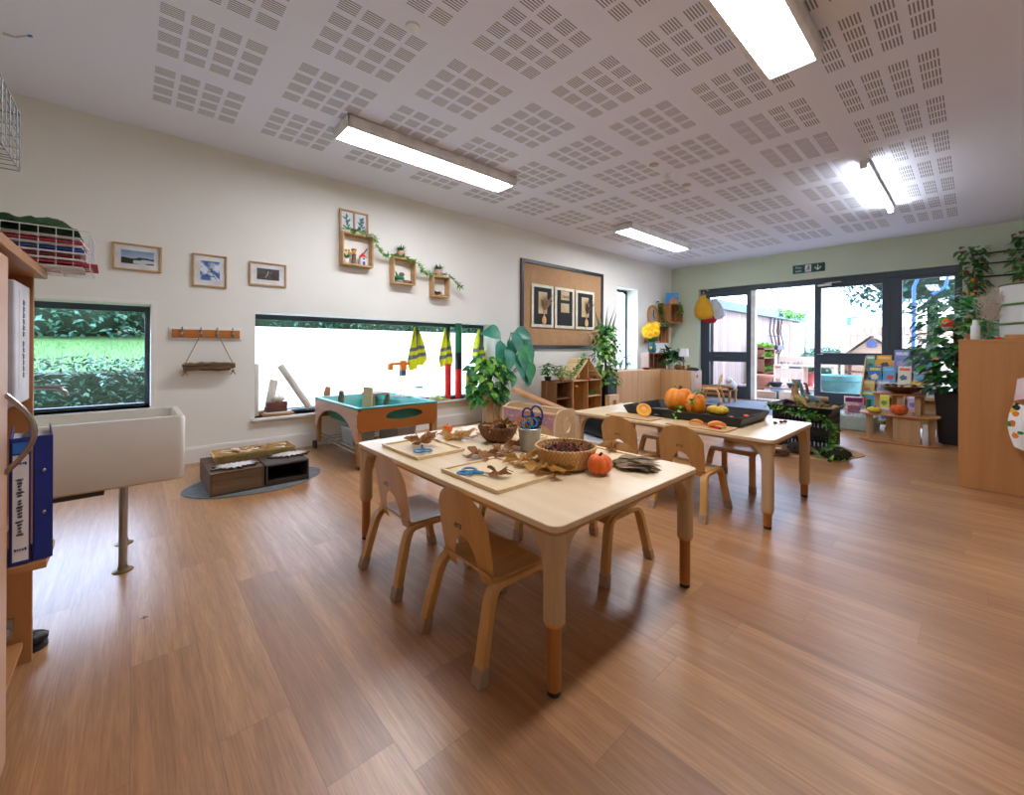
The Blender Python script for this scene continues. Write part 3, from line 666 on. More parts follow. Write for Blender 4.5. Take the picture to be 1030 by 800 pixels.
def chunk(lab, loc, s, rz, m='orangep', grp='pumpkin pieces on the table'):
    t = thing('pumpkin_chunk', lab, 'pumpkin piece', loc, rz, grp)
    def fn(u, v): a = -1+2*u; return (s*a, s*.5*(v-.5)*1.4, s*.25+s*.35*(1-a*a)+.002*v)
    MB().slab(fn, 8, 3, (0, 0, -s*.3)).build('flesh', mat('f3b03a', .6, col2='e8962a', scale=40), t)
    MB().slab(lambda u, v: Vector(fn(u, v))+Vector((0, 0, .002)), 8, 3, (0, 0, .003)).build('rind', m, t)
chunk('curved pumpkin piece beside the knife blade', at_z(701, 425, TZ+.014), .045, .2)
chunk('larger curved pumpkin piece beside the red knife handle', at_z(722, 427.5, TZ+.016), .055, .5)
chunk('pumpkin piece in the tray below the big pumpkin', (-1.83, 3.3, TZ+.009), .04, .5)
chunk('orange pumpkin piece in the tray beyond the yellow gourd', (-1.24, 3.4, TZ+.009), .026, 1.1)
for i, (x, y, l) in enumerate(((-1.19, 3.55, 'red tomato in the corner of the black tray'), (-1.16, 3.50, 'red tomato beside the first in the black tray'))):
    t = thing('tomato', l+(' nearer the tray rim' if i else ' nearer the gourd'), 'tomato', (x, y, TZ+.007), 0, 'tomatoes in the black tray')
    MB().ell((0, 0, .016), (.02, .02, .016)).build('body', 'red', t); MB().lathe([(.008, 0), (.001, .004)], (0, 0, .031), 5).build('calyx', 'greenp', t)
for i, (px, py) in enumerate(((780.5, 424), (786.5, 423), (790.5, 422.5))):
    q = at_z(px, py, TZ); blobthing('conker', 'shiny brown conker %s on the bare end of the pumpkin table' % ('set apart from the others', 'in the middle', 'last towards the table edge')[i], 'conker', q, (.014, .012, .010), mat('6a3a1c', .25), grp='conkers on the pumpkin table', seed=i)
# ivy draped over the pumpkins
def ivy(name, lab, pts, n, s, mats, seed, cat='ivy', parent=None, spread=.02, stemr=.0015):
    R = random.Random(seed); P_ = [Vector(p) for p in pts]; o0 = P_[0].copy(); b = MB()
    b.tube([p-o0 for p in P_], stemr, 5, m=len(mats))
    for k in range(n):
        t_ = R.uniform(0, len(P_)-1.001); i = int(t_); q = P_[i].lerp(P_[i+1], t_-i)-o0+rndv(R, spread)
        b.leaf(q, (R.uniform(-1, 1), R.uniform(-1, 1), R.uniform(-.9, .4)), (R.uniform(-1, 1), R.uniform(-1, 1), 1), s*R.uniform(.6, 1.2), s*R.uniform(.55, .85), R.uniform(0, .4), 4, R.randrange(len(mats)), .55)
    o = b.build(name, list(mats)+[mat('4c5a2a', .8)], parent=parent, loc=None if parent else o0)
    if parent is None: tag(o, lab, cat)
    return o
ivy('ivy_sprig', 'green ivy sprig hanging over the upright orange pumpkin and tray', [(-1.47, 3.35, TZ+.23), (-1.46, 3.25, TZ+.18), (-1.50, 3.24, TZ+.10), (-1.52, 3.08, TZ+.078), (-1.53, 3.05, TZ+.03)], 22, .036, [LEAF['mid'], LEAF['lime']], 41)
ivy('ivy_leaves', 'few ivy leaves on top of the big orange pumpkin', [(-1.70, 3.42, TZ+.215), (-1.62, 3.42, TZ+.22)], 9, .03, [LEAF['mid']], 43)
# ================================================================ LEFT SIDE: cupboard, sink, wall things
# tall cupboard at the left, standing with its back to the near wall
cx0, cx1, cy0, cy1, ch_ = -2.215, -1.05, -.70, -.255, 1.335
t = thing('storage_cupboard', 'wooden storage cupboard with open shelves at the left edge of the photo', 'cupboard', (cx0, cy1, 0))
W_, D_ = cx1-cx0, cy1-cy0
b = MB(); b.bb(0, .018, -D_, 0, 0, ch_); b.bb(W_-.018, W_, -D_, 0, 0, ch_); b.bb(.018, W_-.018, -D_, -D_+.008, 0, ch_); b.bb(.52, .538, -D_+.008, -.02, .06, ch_)
b.build('carcass', 'beechcab', t, bevel=.001)
MB().bb(-.012, W_+.01, -D_, .03, ch_, ch_+.028).build('top', 'beechcabx', t, bevel=.003)
MB().bb(.018, .52, -D_+.01, -.04, .895, .913).build('shelf', 'beechcabx', t); MB().bb(.018, .52, -D_+.01, -.04, .50, .518).build('shelf', 'beechcabx', t); MB().bb(.018, W_-.018, -D_+.01, -.02, .06, .078).build('shelf', 'beechcabx', t)
dr = MB().bb(.545, W_, 0, .018, .03, ch_-.01).build('door', wood('d8b094', 'c99e80', 2, .5, .4, 'pale_laminate'), t, bevel=.002)
hp = []
for k in range(15):
    u = k/14; hp.append((.575-.0*u,   .018+.05*math.sin(PI*u)*(1 if 0 < k < 14 else 0), .975-.20*u))
MB().tube(hp, .006, 8).build('handle', mat('a9a29a', .25, .9), dr)
b = MB(); b.tube([(.018, -.10, .13), (.05, -.05, .13)], .006, 8); b.tube([(.018, -.08, .155), (.045, -.05, .14)], .006, 8); b.bb(.018, .03, -.12, -.04, .10, .17); b.build('hinge', 'steel', t)
def scribble(nm, parent, o, du, dv, L, h, n, m, seed=1):      # a line of handwriting too small to read
    R = random.Random(seed); o, du, dv = Vector(o), Vector(du), Vector(dv); b = MB(); x = 0
    for k in range(n):
        w = L/n*.72; hh = h*R.uniform(.6, 1.2) if k % 4 else h*1.5
        b.tube([o+du*(x+w*q/8)+dv*(hh*.5*math.sin(q*PI/2+R.random())) for q in range(9)], h*.09, 4); x += L/n*(1.6 if k % 6 == 5 else 1.0)
        if x > L: break
    b.build(nm, m, parent, smooth=0)
# white box file on the shelf
t = thing('white_folder', 'white ring folder with handwriting on its front, standing in the cupboard', 'folder', (-2.185, -.262, .913))
MB().bb(0, .235, -.09, 0, 0, .385).build('cover', mat('e9ebf2', .4), t, bevel=.006); MB().bb(.05, .185, 0, .001, .05, .36).build('label', 'paper', t)
scribble('lettering', t, (.12, .0018, .33), (0, 0, -1), (1, 0, 0), .26, .022, 13, mat('6d7690', .6), 3)
MB().bb(.36, .53, -.30, .085, .497, .517).build('pull_out_shelf', 'beechcabx', bpy.data.objects['storage_cupboard'], bevel=.002)
def ringbinder(lab, xs, y0, y1, z, h, front):
    t = thing('ring_binder', lab, 'binder', (xs, y0, z), 0, 'blue binders at the cupboard front', (0, 0, .115)); w = y1-y0; D = .26
    MB().bb(-D, 0, 0, .003, 0, h).build('cover', 'binder', t, bevel=.001); MB().bb(-D, 0, w-.003, w, 0, h).build('cover', 'binder', t, bevel=.001); MB().bb(-.003, .001, .003, w-.003, 0, h).build('spine', 'binder', t); MB().bb(-D+.01, -.008, .004, w-.004, .006, h-.02).build('pages', 'paper', t)
    if front:
        MB().bb(.001, .0018, .006, w-.003, .01, h-.045).build('label', 'paper', t); MB().bb(.001, .003, .006, w-.003, h-.04, h-.012).build('clip', mat('2f7fe0', .3), t)
        scribble('lettering', t, (.0022, .009, h*.80), (0, 1, 0), (0, 0, 1), w*.6, .006, 5, 'navy', 5); scribble('lettering', t, (.0022, w/2, h*.68), (0, 0, -1), (0, 1, 0), h*.45, .011, 18, mat('56607a', .6), 6); scribble('lettering', t, (.0022, .009, h*.12), (0, 1, 0), (0, 0, 1), w*.6, .006, 5, 'navy', 7)
    else:
        for z_ in (h*.38, h*.72): MB().ell((.002, w*.55, z_), (.003, .0045, .0055)).build('rivet', 'steel', t)
ringbinder('dark blue ring binder with two rivets on its spine, further from the cupboard door', -1.70, -.197, -.160, .5185, .335, False)
ringbinder('blue ring binder with a white written label, beside the cupboard door handle', -1.69, -.237, -.200, .5185, .335, True)
t = thing('wire_tray', 'white wire letter tray of papers on top of the cupboard', 'wire tray', (-2.33, -.47, ch_+.028))
def wirebox(b, w, d, h, nx, ny, nz, r=.0022):
    for i in range(nx+1):
        x = w*i/nx; b.tube([(x, 0, h), (x, 0, 0), (x, d, 0), (x, d, h)], r, 5)
    for i in range(ny+1):
        y = d*i/ny; b.tube([(0, y, h), (0, y, 0), (w, y, 0), (w, y, h)], r, 5)
    for k in range(nz+1):
        z = h*k/nz; rr_ = r*(1.7 if k == nz else 1); b.tube([(0, 0, z), (w, 0, z), (w, d, z), (0, d, z), (0, 0, z)], rr_, 5)
b = MB(); wirebox(b, .27, .36, .13, 6, 9, 5, .0013); b.build('wire_basket', mat('e6e8ea', .35), t)
R = random.Random(5)
for k in range(9):
    cols = ['paper', mat('c63a4a', .7), 'paper', mat('8f2433', .7), 'paper', mat('3456a8', .7), 'paper', mat('c63a4a', .7), 'paper']
    a = R.uniform(-.05, .05); z = .008+.012*k
    o = MB().box((0, 0, 0), (.20+.01*(k % 3), .32, .006)).build('paper_stack', cols[k], loc=(-2.33+.135+R.uniform(-.01, .01), -.47+.18+(.035 if k == 1 else 0), ch_+.028+z), rot=a)
    nmz = ['white', 'red', 'white', 'dark red', 'white', 'blue', 'white', 'red', 'white'][k]
    tag(o, '%s sheaf of paper in the wire tray, %s from the bottom' % (nmz, ['first', 'second', 'third', 'fourth', 'fifth', 'sixth', 'seventh', 'eighth', 'ninth'][k]), 'paper', 'papers in the wire tray')
b = MB(); R = random.Random(9)
def clothfn(u, v):
    x = -.16+.30*u; y = -.25+.38*v; z = (.05+.022*math.sin(v*7+1))*math.sin(PI*u)**.5*math.sin(PI*min(1, max(0, v)))**.6+.02*noise.noise(Vector((u*5, v*9, 1)))+.012*noise.noise(Vector((u*16, v*14, 3)))
    return (x, y, max(.002, z))
b.slab(clothfn, 30, 34, (0, 0, -.003)); o = b.build('green_cloth', mat('24551f', .9, col2='163a15', scale=12), loc=(-2.20, -.27, ch_+.028+.132)); tag(o, 'crumpled dark green cloth lying on the wire letter tray', 'cloth')
t = thing('wire_basket', 'grey wire basket high up at the left edge of the photo', 'wire basket', (-1.49, -.475, ch_+.169)); b = MB(); wirebox(b, .25, .28, .13, 7, 7, 5, .0013); b.build('wires', mat('9aa3a8', .4, .5), t)
MB().bb(-.02, .36, -.05, .20, -.1405, -.004).build('base_box', 'plast', t, bevel=.004)
t = thing('soap_dispenser', 'white plastic pot hanging on the cupboard side behind the blue binders', 'dispenser', (cx0-.03, -.31, .72))
MB().lathe([(.04, 0), (.046, .01), (.046, .13), (.038, .14), (.001, .14)], n=20).build('pot', mat('d6dade', .3), t); MB().bb(.02, .03, -.02, .02, .04, .12).build('bracket', 'steel', t)
t = thing('castor', 'black shoe half hidden on the floor beside the cupboard', 'shoe', (cx0-.075, -.33, 0)); t.name = 'shoe'
MB().ell((0, 0, .035), (.045, .11, .035)).build('upper', 'black', t); MB().prism(rr(.085, .21, .04), .012).build('sole', mat('26262a', .7), t)
# hanging cable on the ceiling, top left
q = at_z(0, 38, CZ-.02); q2 = at_z(25, 41, CZ-.02)
b = MB(); b.tube([q-q, (q2-q)*.5+Vector((0, 0, -.02)), (q2-q)], .004, 6); b.tube([Vector((0, 0, -.01)), (q2-q)*.4+Vector((.02, 0, -.03)), (q2-q)*.9], .004, 6)
t = thing('cable_tie', 'thin pale loops with a blue tip hanging at the ceiling, top left corner', 'cord', q); b.build('cord', mat('cfcfc6', .5), t); MB().cyl(q2-q, (q2-q)*1.15, .007).build('clip', 'blue', t)

# ---- ceramic trough sink
sx0, sx1, sy0, sy1, sz0, sz1 = -3.20, -2.72, Y0+.02, .205, .42, .742
t = thing('trough_sink', 'long white ceramic trough sink on steel legs below the garden window', 'sink', (sx0, sy1, 0))
w, d = sx1-sx0, sy1-sy0; b = MB(); tk = .035
outer = rr(w, d, .03, 6); n = len(outer); cx_, cy_ = w/2, -d/2
inn = rr(w-2*tk, d-2*tk, .045, 6); inb = rr(w-2*tk-.03, d-2*tk-.03, .05, 6); outb = rr(w-.02, d-.02, .03, 6)
rings = [(outb, sz0), (outer, sz0+.012), (outer, sz1-.012), (rr(w-.012, d-.012, .03, 6), sz1), (rr(w-2*tk+.012, d-2*tk+.012, .04, 6), sz1), (inn, sz1-.012), (inb, sz0+.05)]
vs = [(x+cx_, y+cy_, z) for ps, z in rings for x, y in ps]
b._add(vs, [(i*n+j, i*n+(j+1) % n, (i+1)*n+(j+1) % n, (i+1)*n+j) for i in range(len(rings)-1) for j in range(n)]+[tuple(range(n-1, -1, -1)), tuple((len(rings)-1)*n+j for j in range(n))])
b.build('basin', 'ceramic', t, smooth=50)
MB().bb(.01, w-.01, -d+.01, -.30, sz0-.02, sz0-.001).build('base_board', mat('3c2a20', .6), t)
for x, y in ((w-.07, -.235), (.03, -.235), (w-.07, -1.2), (.03, -1.2)):
    l = MB().cyl((x, y, .006), (x, y, sz0), .016, n=16).build('leg', 'steel', t); MB().lathe([(.04, 0), (.04, .004), (.02, .012), (.017, .03)], (x, y, 0), 20).build('foot', mat('a09070', .35, .8), l)
t = thing('tap', 'curved chrome tap spout over the trough sink', 'tap', (-3.05, -.42, 0))
b = MB(); b.cyl((0, -.14, .72), (0, -.14, .86), .016); pts = [(0, -.14, .85)]+[(0, -.14+.07*(1-math.cos(a)), .85+.045*math.sin(a)) for a in [PI/2*k/6 for k in range(1, 7)]]+[(0, .1, .893), (0, .15, .888), (0, .172, .868), (0, .178, .845)]
b.tube(pts, .011, 12); b.build('spout', 'steel', t); MB().lathe([(.028, 0), (.028, .01), (.018, .02)], (0, -.14, .70), 20).build('base_plate', 'steel', t)
MB().bb(-.08, .08, -.30, -.11, .66, .70).build('tap_ledge', 'ceramic', t)

# ---- framed pictures (flat photographs, procedural)
def art_land():
    t = NT('landscape_photo'); s = t.add('ShaderNodeSeparateXYZ'); v = t.coords(); t.link(v, s.inputs[0]); z = s.outputs[2]
    n = t.noise(v, 9, 5); h = t.math('ADD', z, t.math('MULTIPLY', n, .06)); c = t.mix(t.ramp(h, -.02, .12), lin('c9d4da'), lin('4a86bd'))
    c = t.mix(t.math('GREATER_THAN', h, .028), lin('1d2416'), c); w = t.math('COMPARE', t.math('ADD', z, t.math('MULTIPLY', n, .05)), -.012, .016); c = t.mix(t.math('MULTIPLY', w, t.math('GREATER_THAN', s.outputs[1], -.03)), c, lin('cdd6dd'))
    t.link(c, t.b.inputs['Base Color']); t.b.inputs['Roughness'].default_value = .4; return t.m
def art_noise(c1, c2, sc, th=.5):
    t = NT('photo'); v = t.coords(); n = t.noise(v, sc, 4); t.link(t.mix(t.ramp(n, th-.06, th+.06), lin(c1), lin(c2)), t.b.inputs['Base Color']); t.b.inputs['Roughness'].default_value = .4; return t.m
def picture(lab, y0, y1, z0, z1, aw, ah, am, x=WX, fr=.014, grp='framed photographs on the left wall'):
    t = thing('framed_photograph', lab, 'picture', (x, (y0+y1)/2, (z0+z1)/2), 0, grp); w, h = (y1-y0)/2, (z1-z0)/2
    b = MB(); D = .022
    b.bb(0, D, -w, w, h-fr, h); b.bb(0, D, -w, w, -h, -h+fr); b.bb(0, D, -w, -w+fr, -h+fr, h-fr); b.bb(0, D, w-fr, w, -h+fr, h-fr); b.build('frame', 'oak', t, bevel=.002)
    MB().bb(.002, .008, -w+fr, w-fr, -h+fr, h-fr).build('mount', 'paper', t); pr = MB().bb(.008, .0095, -aw/2, aw/2, -ah/2, ah/2).build('photograph', am, t)
    MB().bb(.0125, .0135, -w+fr, w-fr, -h+fr, h-fr).build('glass', GLASS, t, smooth=0); return t, pr
def Ybox(a, b_): p, q = at_x(*a, WX), at_x(*b_, WX); return p.y, q.y, q.z, p.z
picture('framed photograph of a dark hillside under a blue sky', -.128, .195, 1.755, 1.985, .215, .115, art_land())
tt, pr = picture('framed photograph of a tall iron lattice tower against a blue sky', .415, .685, 1.665, 1.975, .155, .185, art_noise('3b6fae', 'dfe8f2', 14))
b = MB(); zc = -.085
for sg in (-1, 1):
    b.tube([(.0098, sg*.055, zc), (.0098, sg*.026, zc+.045), (.0098, sg*.010, zc+.10), (.0098, 0, zc+.165)], [.007, .006, .004, .0015], 4, flat=.15)
b.bb(.0096, .0104, -.038, .038, zc+.028, zc+.036); b.bb(.0096, .0104, -.02, .02, zc+.068, zc+.076); b.build('tower', mat('3a2c28', .6), pr)
tt, pr = picture('framed dark photograph with a small pale figure, third in the row', .873, 1.213, 1.725, 1.965, .205, .115, art_noise('2f2a26', '4d453c', 40))
b = MB(); b.tube([(.0098, 0, .035), (.0098, -.004, 0), (.0098, -.025, -.035)], .004, 4, flat=.2); b.tube([(.0098, .03, .025), (.0098, -.03, -.012)], .003, 4, flat=.2); b.tube([(.0098, 0, 0), (.0098, .03, -.04)], .003, 4, flat=.2); b.build('figure', mat('b9b2aa', .6), pr)

# ---- hook rail and driftwood swing shelf
t = thing('hook_rail', 'orange wooden coat hook rail with four steel hooks on the left wall', 'hook rail', (WX, .53, 1.215))
MB().bb(0, .012, -.285, .285, -.058, .058).build('backing_board', 'white', t, bevel=.003); MB().bb(.012, .03, -.262, .262, -.038, .038).build('rail', 'hookw', t, bevel=.003)
for y in (-.19, -.05, .075, .20):
    b = MB(); b.tube([(.031, y, .055), (.045, y, .06), (.036, y, .02), (.034, y, -.02), (.055, y, -.03), (.062, y, -.005)], .006, 8); b.ell((.062, y, .0), .009); b.ell((.033, y, .0), (.006, .014, .02)); b.build('hook', 'steel', t)
t = thing('driftwood_shelf', 'rustic driftwood shelf hung on two strings from the hook rail', 'hanging shelf', (WX+.01, .545, .90))
b = MB(); R = random.Random(4)
for k in range(9):
    y0_ = R.uniform(-.21, -.16); y1_ = R.uniform(.16, .22); x = R.uniform(.02, .09); z = R.uniform(-.03, .035); b.tube([(x, y0_+(y1_-y0_)*i/7, z+R.uniform(-.006, .006)) for i in range(8)], [R.uniform(.010, .018) for _ in range(8)], 6)
b.build('driftwood', 'drift', t)
for sy, hy_ in ((-1, -.05), (1, .075)):
    y = sy*.185; h = (hy_-.015); b = MB(); b.tube([(.055, h, .318), (.055, y, .03), (.055, y, -.05)], .0042, 6); b.tube([(.05, h, .318), (.0, h, .318)], .004, 6); b.ell((.055, y, -.04), (.014, .014, .012)); b.tube([(.055, y, -.045), (.06, y+.02, -.075)], .005, 5); b.tube([(.055, y, -.045), (.05, y-.018, -.078)], .005, 5); b.build('string', 'rope', t)

# ---- box shelves with garland
BXD = .115
def boxshelf(lab, y0, y1, z0, z1, d=BXD):
    t = thing('box_shelf', lab, 'shelf', (WX, (y0+y1)/2, z0), 0, 'square oak box shelves on the left wall'); w = (y1-y0)/2; h = z1-z0; k = .017
    b = MB(); b.bb(0, d, -w, w, 0, k); b.bb(0, d, -w, w, h-k, h); b.bb(0, d, -w, -w+k, k, h-k); b.bb(0, d, w-k, w, k, h-k); b.build('frame', 'oak', t, bevel=.002)
    return t
xf = WX+BXD
def face(px0, py0, px1, py1): a, c_ = at_x(px0, py0, xf), at_x(px1, py1, xf); return a.y, c_.y, c_.z, a.z
def facerect(tl, tr, br, bl):
    A, B, Cc, D = [at_x(p[0], p[1], xf) for p in (tl, tr, br, bl)]; return (A.y+D.y)/2, (B.y+Cc.y)/2, (Cc.z+D.z)/2, (A.z+B.z)/2
FA = facerect((343.6, 234.6), (375, 238.8), (374.8, 270), (343.8, 267.8)); FB = facerect((395, 259.6), (417.7, 261.8), (417.7, 287.5), (395, 286.6)); FC = facerect((435.4, 277.8), (452.4, 279.5), (451.8, 300), (435.4, 299.2))
boxshelf('largest square oak box shelf with small toys, below the double frame', *FA); boxshelf('middle square oak box shelf with a pink plant pot on top', *FB); boxshelf('smallest square oak box shelf, lowest beside the pinboard', *FC)
# double frame
y0, y1 = FA[0]-.01, FA[1]-.04; h = .27
t = thing('double_picture_frame', 'oak double frame with two leaf prints standing on the largest box shelf', 'picture', (WX+.035, (y0+y1)/2, FA[3]+.001), 0, None, (0, -.04, 0)); w = (y1-y0)/2
b = MB(); k = .018
b.bb(0, .03, -w, w, 0, k); b.bb(0, .03, -w, w, h-k, h); b.bb(0, .03, -w, -w+k, k, h-k); b.bb(0, .03, w-k, w, k, h-k); b.bb(0, .03, -k/2, k/2, k, h-k); b.build('frame', 'oak', t, bevel=.002)
MB().bb(.002, .008, -w+k, w-k, k, h-k).build('print_paper', mat('dfe5e8', .6), t)
for s_ in (-1, 1):
    b = MB(); R = random.Random(s_+3); c_ = s_*w/2
    for q in range(13): a = R.uniform(-1.1, 1.1); b.leaf((.0095, c_+R.uniform(-.01, .01), .05+.011*q), (0.0, math.sin(a), abs(math.cos(a))), (1, 0, 0), .055, .022, 0, 3)
    b.build('leaf_print', mat('5d7f74', .7), t)
# potted succulents
def succ(lab, y, z, s=1.0):
    t = thing('potted_succulent', lab, 'potted plant', (WX+.06, y, z), 0, 'small green plants in pink pots'); MB().lathe([(.034*s, 0), (.037*s, .004), (.040*s, .078*s), (.035*s, .08*s), (.033*s, .07*s), (.001, .068*s)], n=24).build('pot', 'pinkpot', t)
    R = random.Random(int(y*100)); b = MB()
    for k in range(40):
        a = R.uniform(0, 2*PI); e = R.uniform(.3, 1.4); b.leaf((.012*math.cos(a), .012*math.sin(a), .07*s), (math.cos(a)*math.cos(e), math.sin(a)*math.cos(e), math.sin(e)), (0, 0, 1), .085*s, .016, R.uniform(-.1, .3), 3, 0)
    b.build('foliage', LEAF['dark'], t)
succ('small green plant in a pink pot on the middle box shelf', (FB[0]+FB[1])/2-.03, FB[3]+.001, 1.15); succ('small green plant in a pink pot on the smallest box shelf', (FC[0]+FC[1])/2-.02, FC[3]+.001, 1.15)
# garland
gp = [(WX+.13, FA[0]-.02, FA[3]+.02), (WX+.10, (FA[0]+FA[1])/2, FA[3]+.03), (WX+.12, FA[1], FA[3]+.015), (WX+.12, FA[1]+.04, FA[3]-.12), (WX+.10, FA[1]+.13, FA[3]-.19), (WX+.08, FB[0], FB[3]+.02), (WX+.10, (FB[0]+FB[1])/2, FB[3]+.025), (WX+.12, FB[1]+.03, FB[3]-.05), (WX+.10, FB[1]+.12, FC[3]+.03), (WX+.06, FC[0], FC[3]+.03), (WX+.11, FC[1]-.02, FC[3]+.03), (WX+.13, FC[1]+.10, FC[3]-.08), (WX+.12, FC[1]+.18, FC[3]-.12)]
R = random.Random(12); o0 = Vector(gp[0]); b = MB(); b.tube([Vector(p)-o0 for p in gp], .003, 5, m=2)
for k in range(420):
    u = R.uniform(0, len(gp)-1.001); i = int(u); q = Vector(gp[i]).lerp(Vector(gp[i+1]), u-i)-o0
    b.leaf(q, (R.uniform(.1, 1), R.uniform(-1, 1), R.uniform(-.9, .6)), (R.uniform(-1, 1), R.uniform(-1, 1), 1), R.uniform(.04, .08), R.uniform(.010, .018), R.uniform(0, .5), 3, R.randrange(2))
tag(b.build('leaf_garland', [LEAF['mid'], LEAF['lime'], mat('4a6b30', .8)], loc=o0), 'artificial green leaf garland draped across the three box shelves', 'garland')
# small toys in the boxes
def toy(lab, y, z, kind, s=1.0, x=WX+.06):
    t = thing('toy_'+kind, lab, 'toy', (x, y, z)); t.scale = (1.2, 1.4, 1.4)
    if kind == 'windmill_house':
        MB().lathe([(.03, 0), (.026, .07)], n=16).build('wall', 'plast', t); MB().lathe([(.034, .07), (.001, .11)], n=16).build('roof', 'red', t); MB().bb(.022, .034, -.01, .01, 0, .03).build('door', 'navy', t); MB().bb(.022, .032, -.007, .007, .045, .062).build('window', 'greenp', t)
        b = MB(); b.tube([(0, .0, .09), (.0, .04, .15)], .004, 5); b.build('sail', mat('3a2a22', .8), t)
    elif kind == 'wooden_figure':
        MB().lathe([(.018, 0), (.02, .02), (.016, .07), (.02, .085)], n=14).build('body', 'drift', t); MB().ell((0, 0, .105), .019).build('head', mat('d8a860', .7), t); MB().ell((0, 0, .122), (.024, .024, .012)).build('hat', mat('c9812a', .7), t)
    elif kind == 'flowers':
        MB().lathe([(.018, 0), (.024, .04)], n=14).build('pot', 'plast', t); b = MB(); R = random.Random(2)
        for k in range(14): b.leaf((0, 0, .035), (R.uniform(-1, 1), R.uniform(-1, 1), 1.4), (0, 0, 1), .06, .02, .3, 3, 0)
        b.build('leaves', LEAF['mid'], t); b = MB()
        for k in range(6): b.ell((R.uniform(-.01, .03), R.uniform(-.035, .035), .08+R.uniform(0, .03)), .011, 8, 5)
        b.build('blossoms', 'yellow', t)
    elif kind == 'hut':
        MB().lathe([(.04, 0), (.035, .03)], n=14).build('base', mat('8b8b86', .8), t); MB().ell((0, 0, .04), (.045, .05, .028)).build('roof', 'greenp', t); MB().ell((.01, .02, .075), (.022, .026, .02)).build('boulder', mat('7d6a5a', .8), t); MB().leaf((0, -.02, .05), (0, -.3, 1), (1, 0, 0), .06, .02, .1).build('leaf', LEAF['dark'], t)
    elif kind == 'log_pile':
        b = MB(); b.cyl((.0, -.03, .016), (0, .03, .016), .015, n=10); b.build('log', 'drift', t); MB().ell((.01, .04, .014), (.018, .015, .014)).build('stone', mat('6d5a4a', .8), t)
    elif kind == 'plant':
        b = MB(); R = random.Random(6)
        for k in range(24): a = R.uniform(0, 2*PI); b.leaf((0, 0, .01), (math.cos(a), math.sin(a), R.uniform(.3, 1.6)), (0, 0, 1), .06, .025, .4, 3, 0)
        b.build('leaves', LEAF['fir'], t); MB().lathe([(.02, 0), (.022, .02)], n=12).build('pot', 'terra', t)
    elif kind == 'mug':
        MB().lathe([(.018, 0), (.022, .03), (.018, .03)], n=16).build('cup', 'plast', t); MB().lathe([(.019, .0), (.020, .01)], n=16).build('band', 'orange', t)
    return t
za = FA[2]+.018; L_ = FA[1]-FA[0]
toy('toy flowers with yellow blossoms in the largest box shelf', FA[0]+.06, za, 'flowers'); toy('little wooden figure with an orange hat in the largest box shelf', FA[0]+.15, za, 'wooden_figure'); toy('toy house with a red roof in the largest box shelf', FA[0]+.255, za, 'windmill_house')
toy('green roofed toy hut in the middle box shelf', FB[0]+.10, FB[2]+.018, 'hut', x=WX+.07); toy('small log and stone in the middle box shelf', FB[0]+.20, FB[2]+.018, 'log_pile', x=WX+.07)
toy('tiny green plant in the smallest box shelf', FC[0]+.10, FC[2]+.018, 'plant'); toy('tiny white and orange cup in the smallest box shelf', FC[0]+.16, FC[2]+.018, 'mug', x=WX+.08)

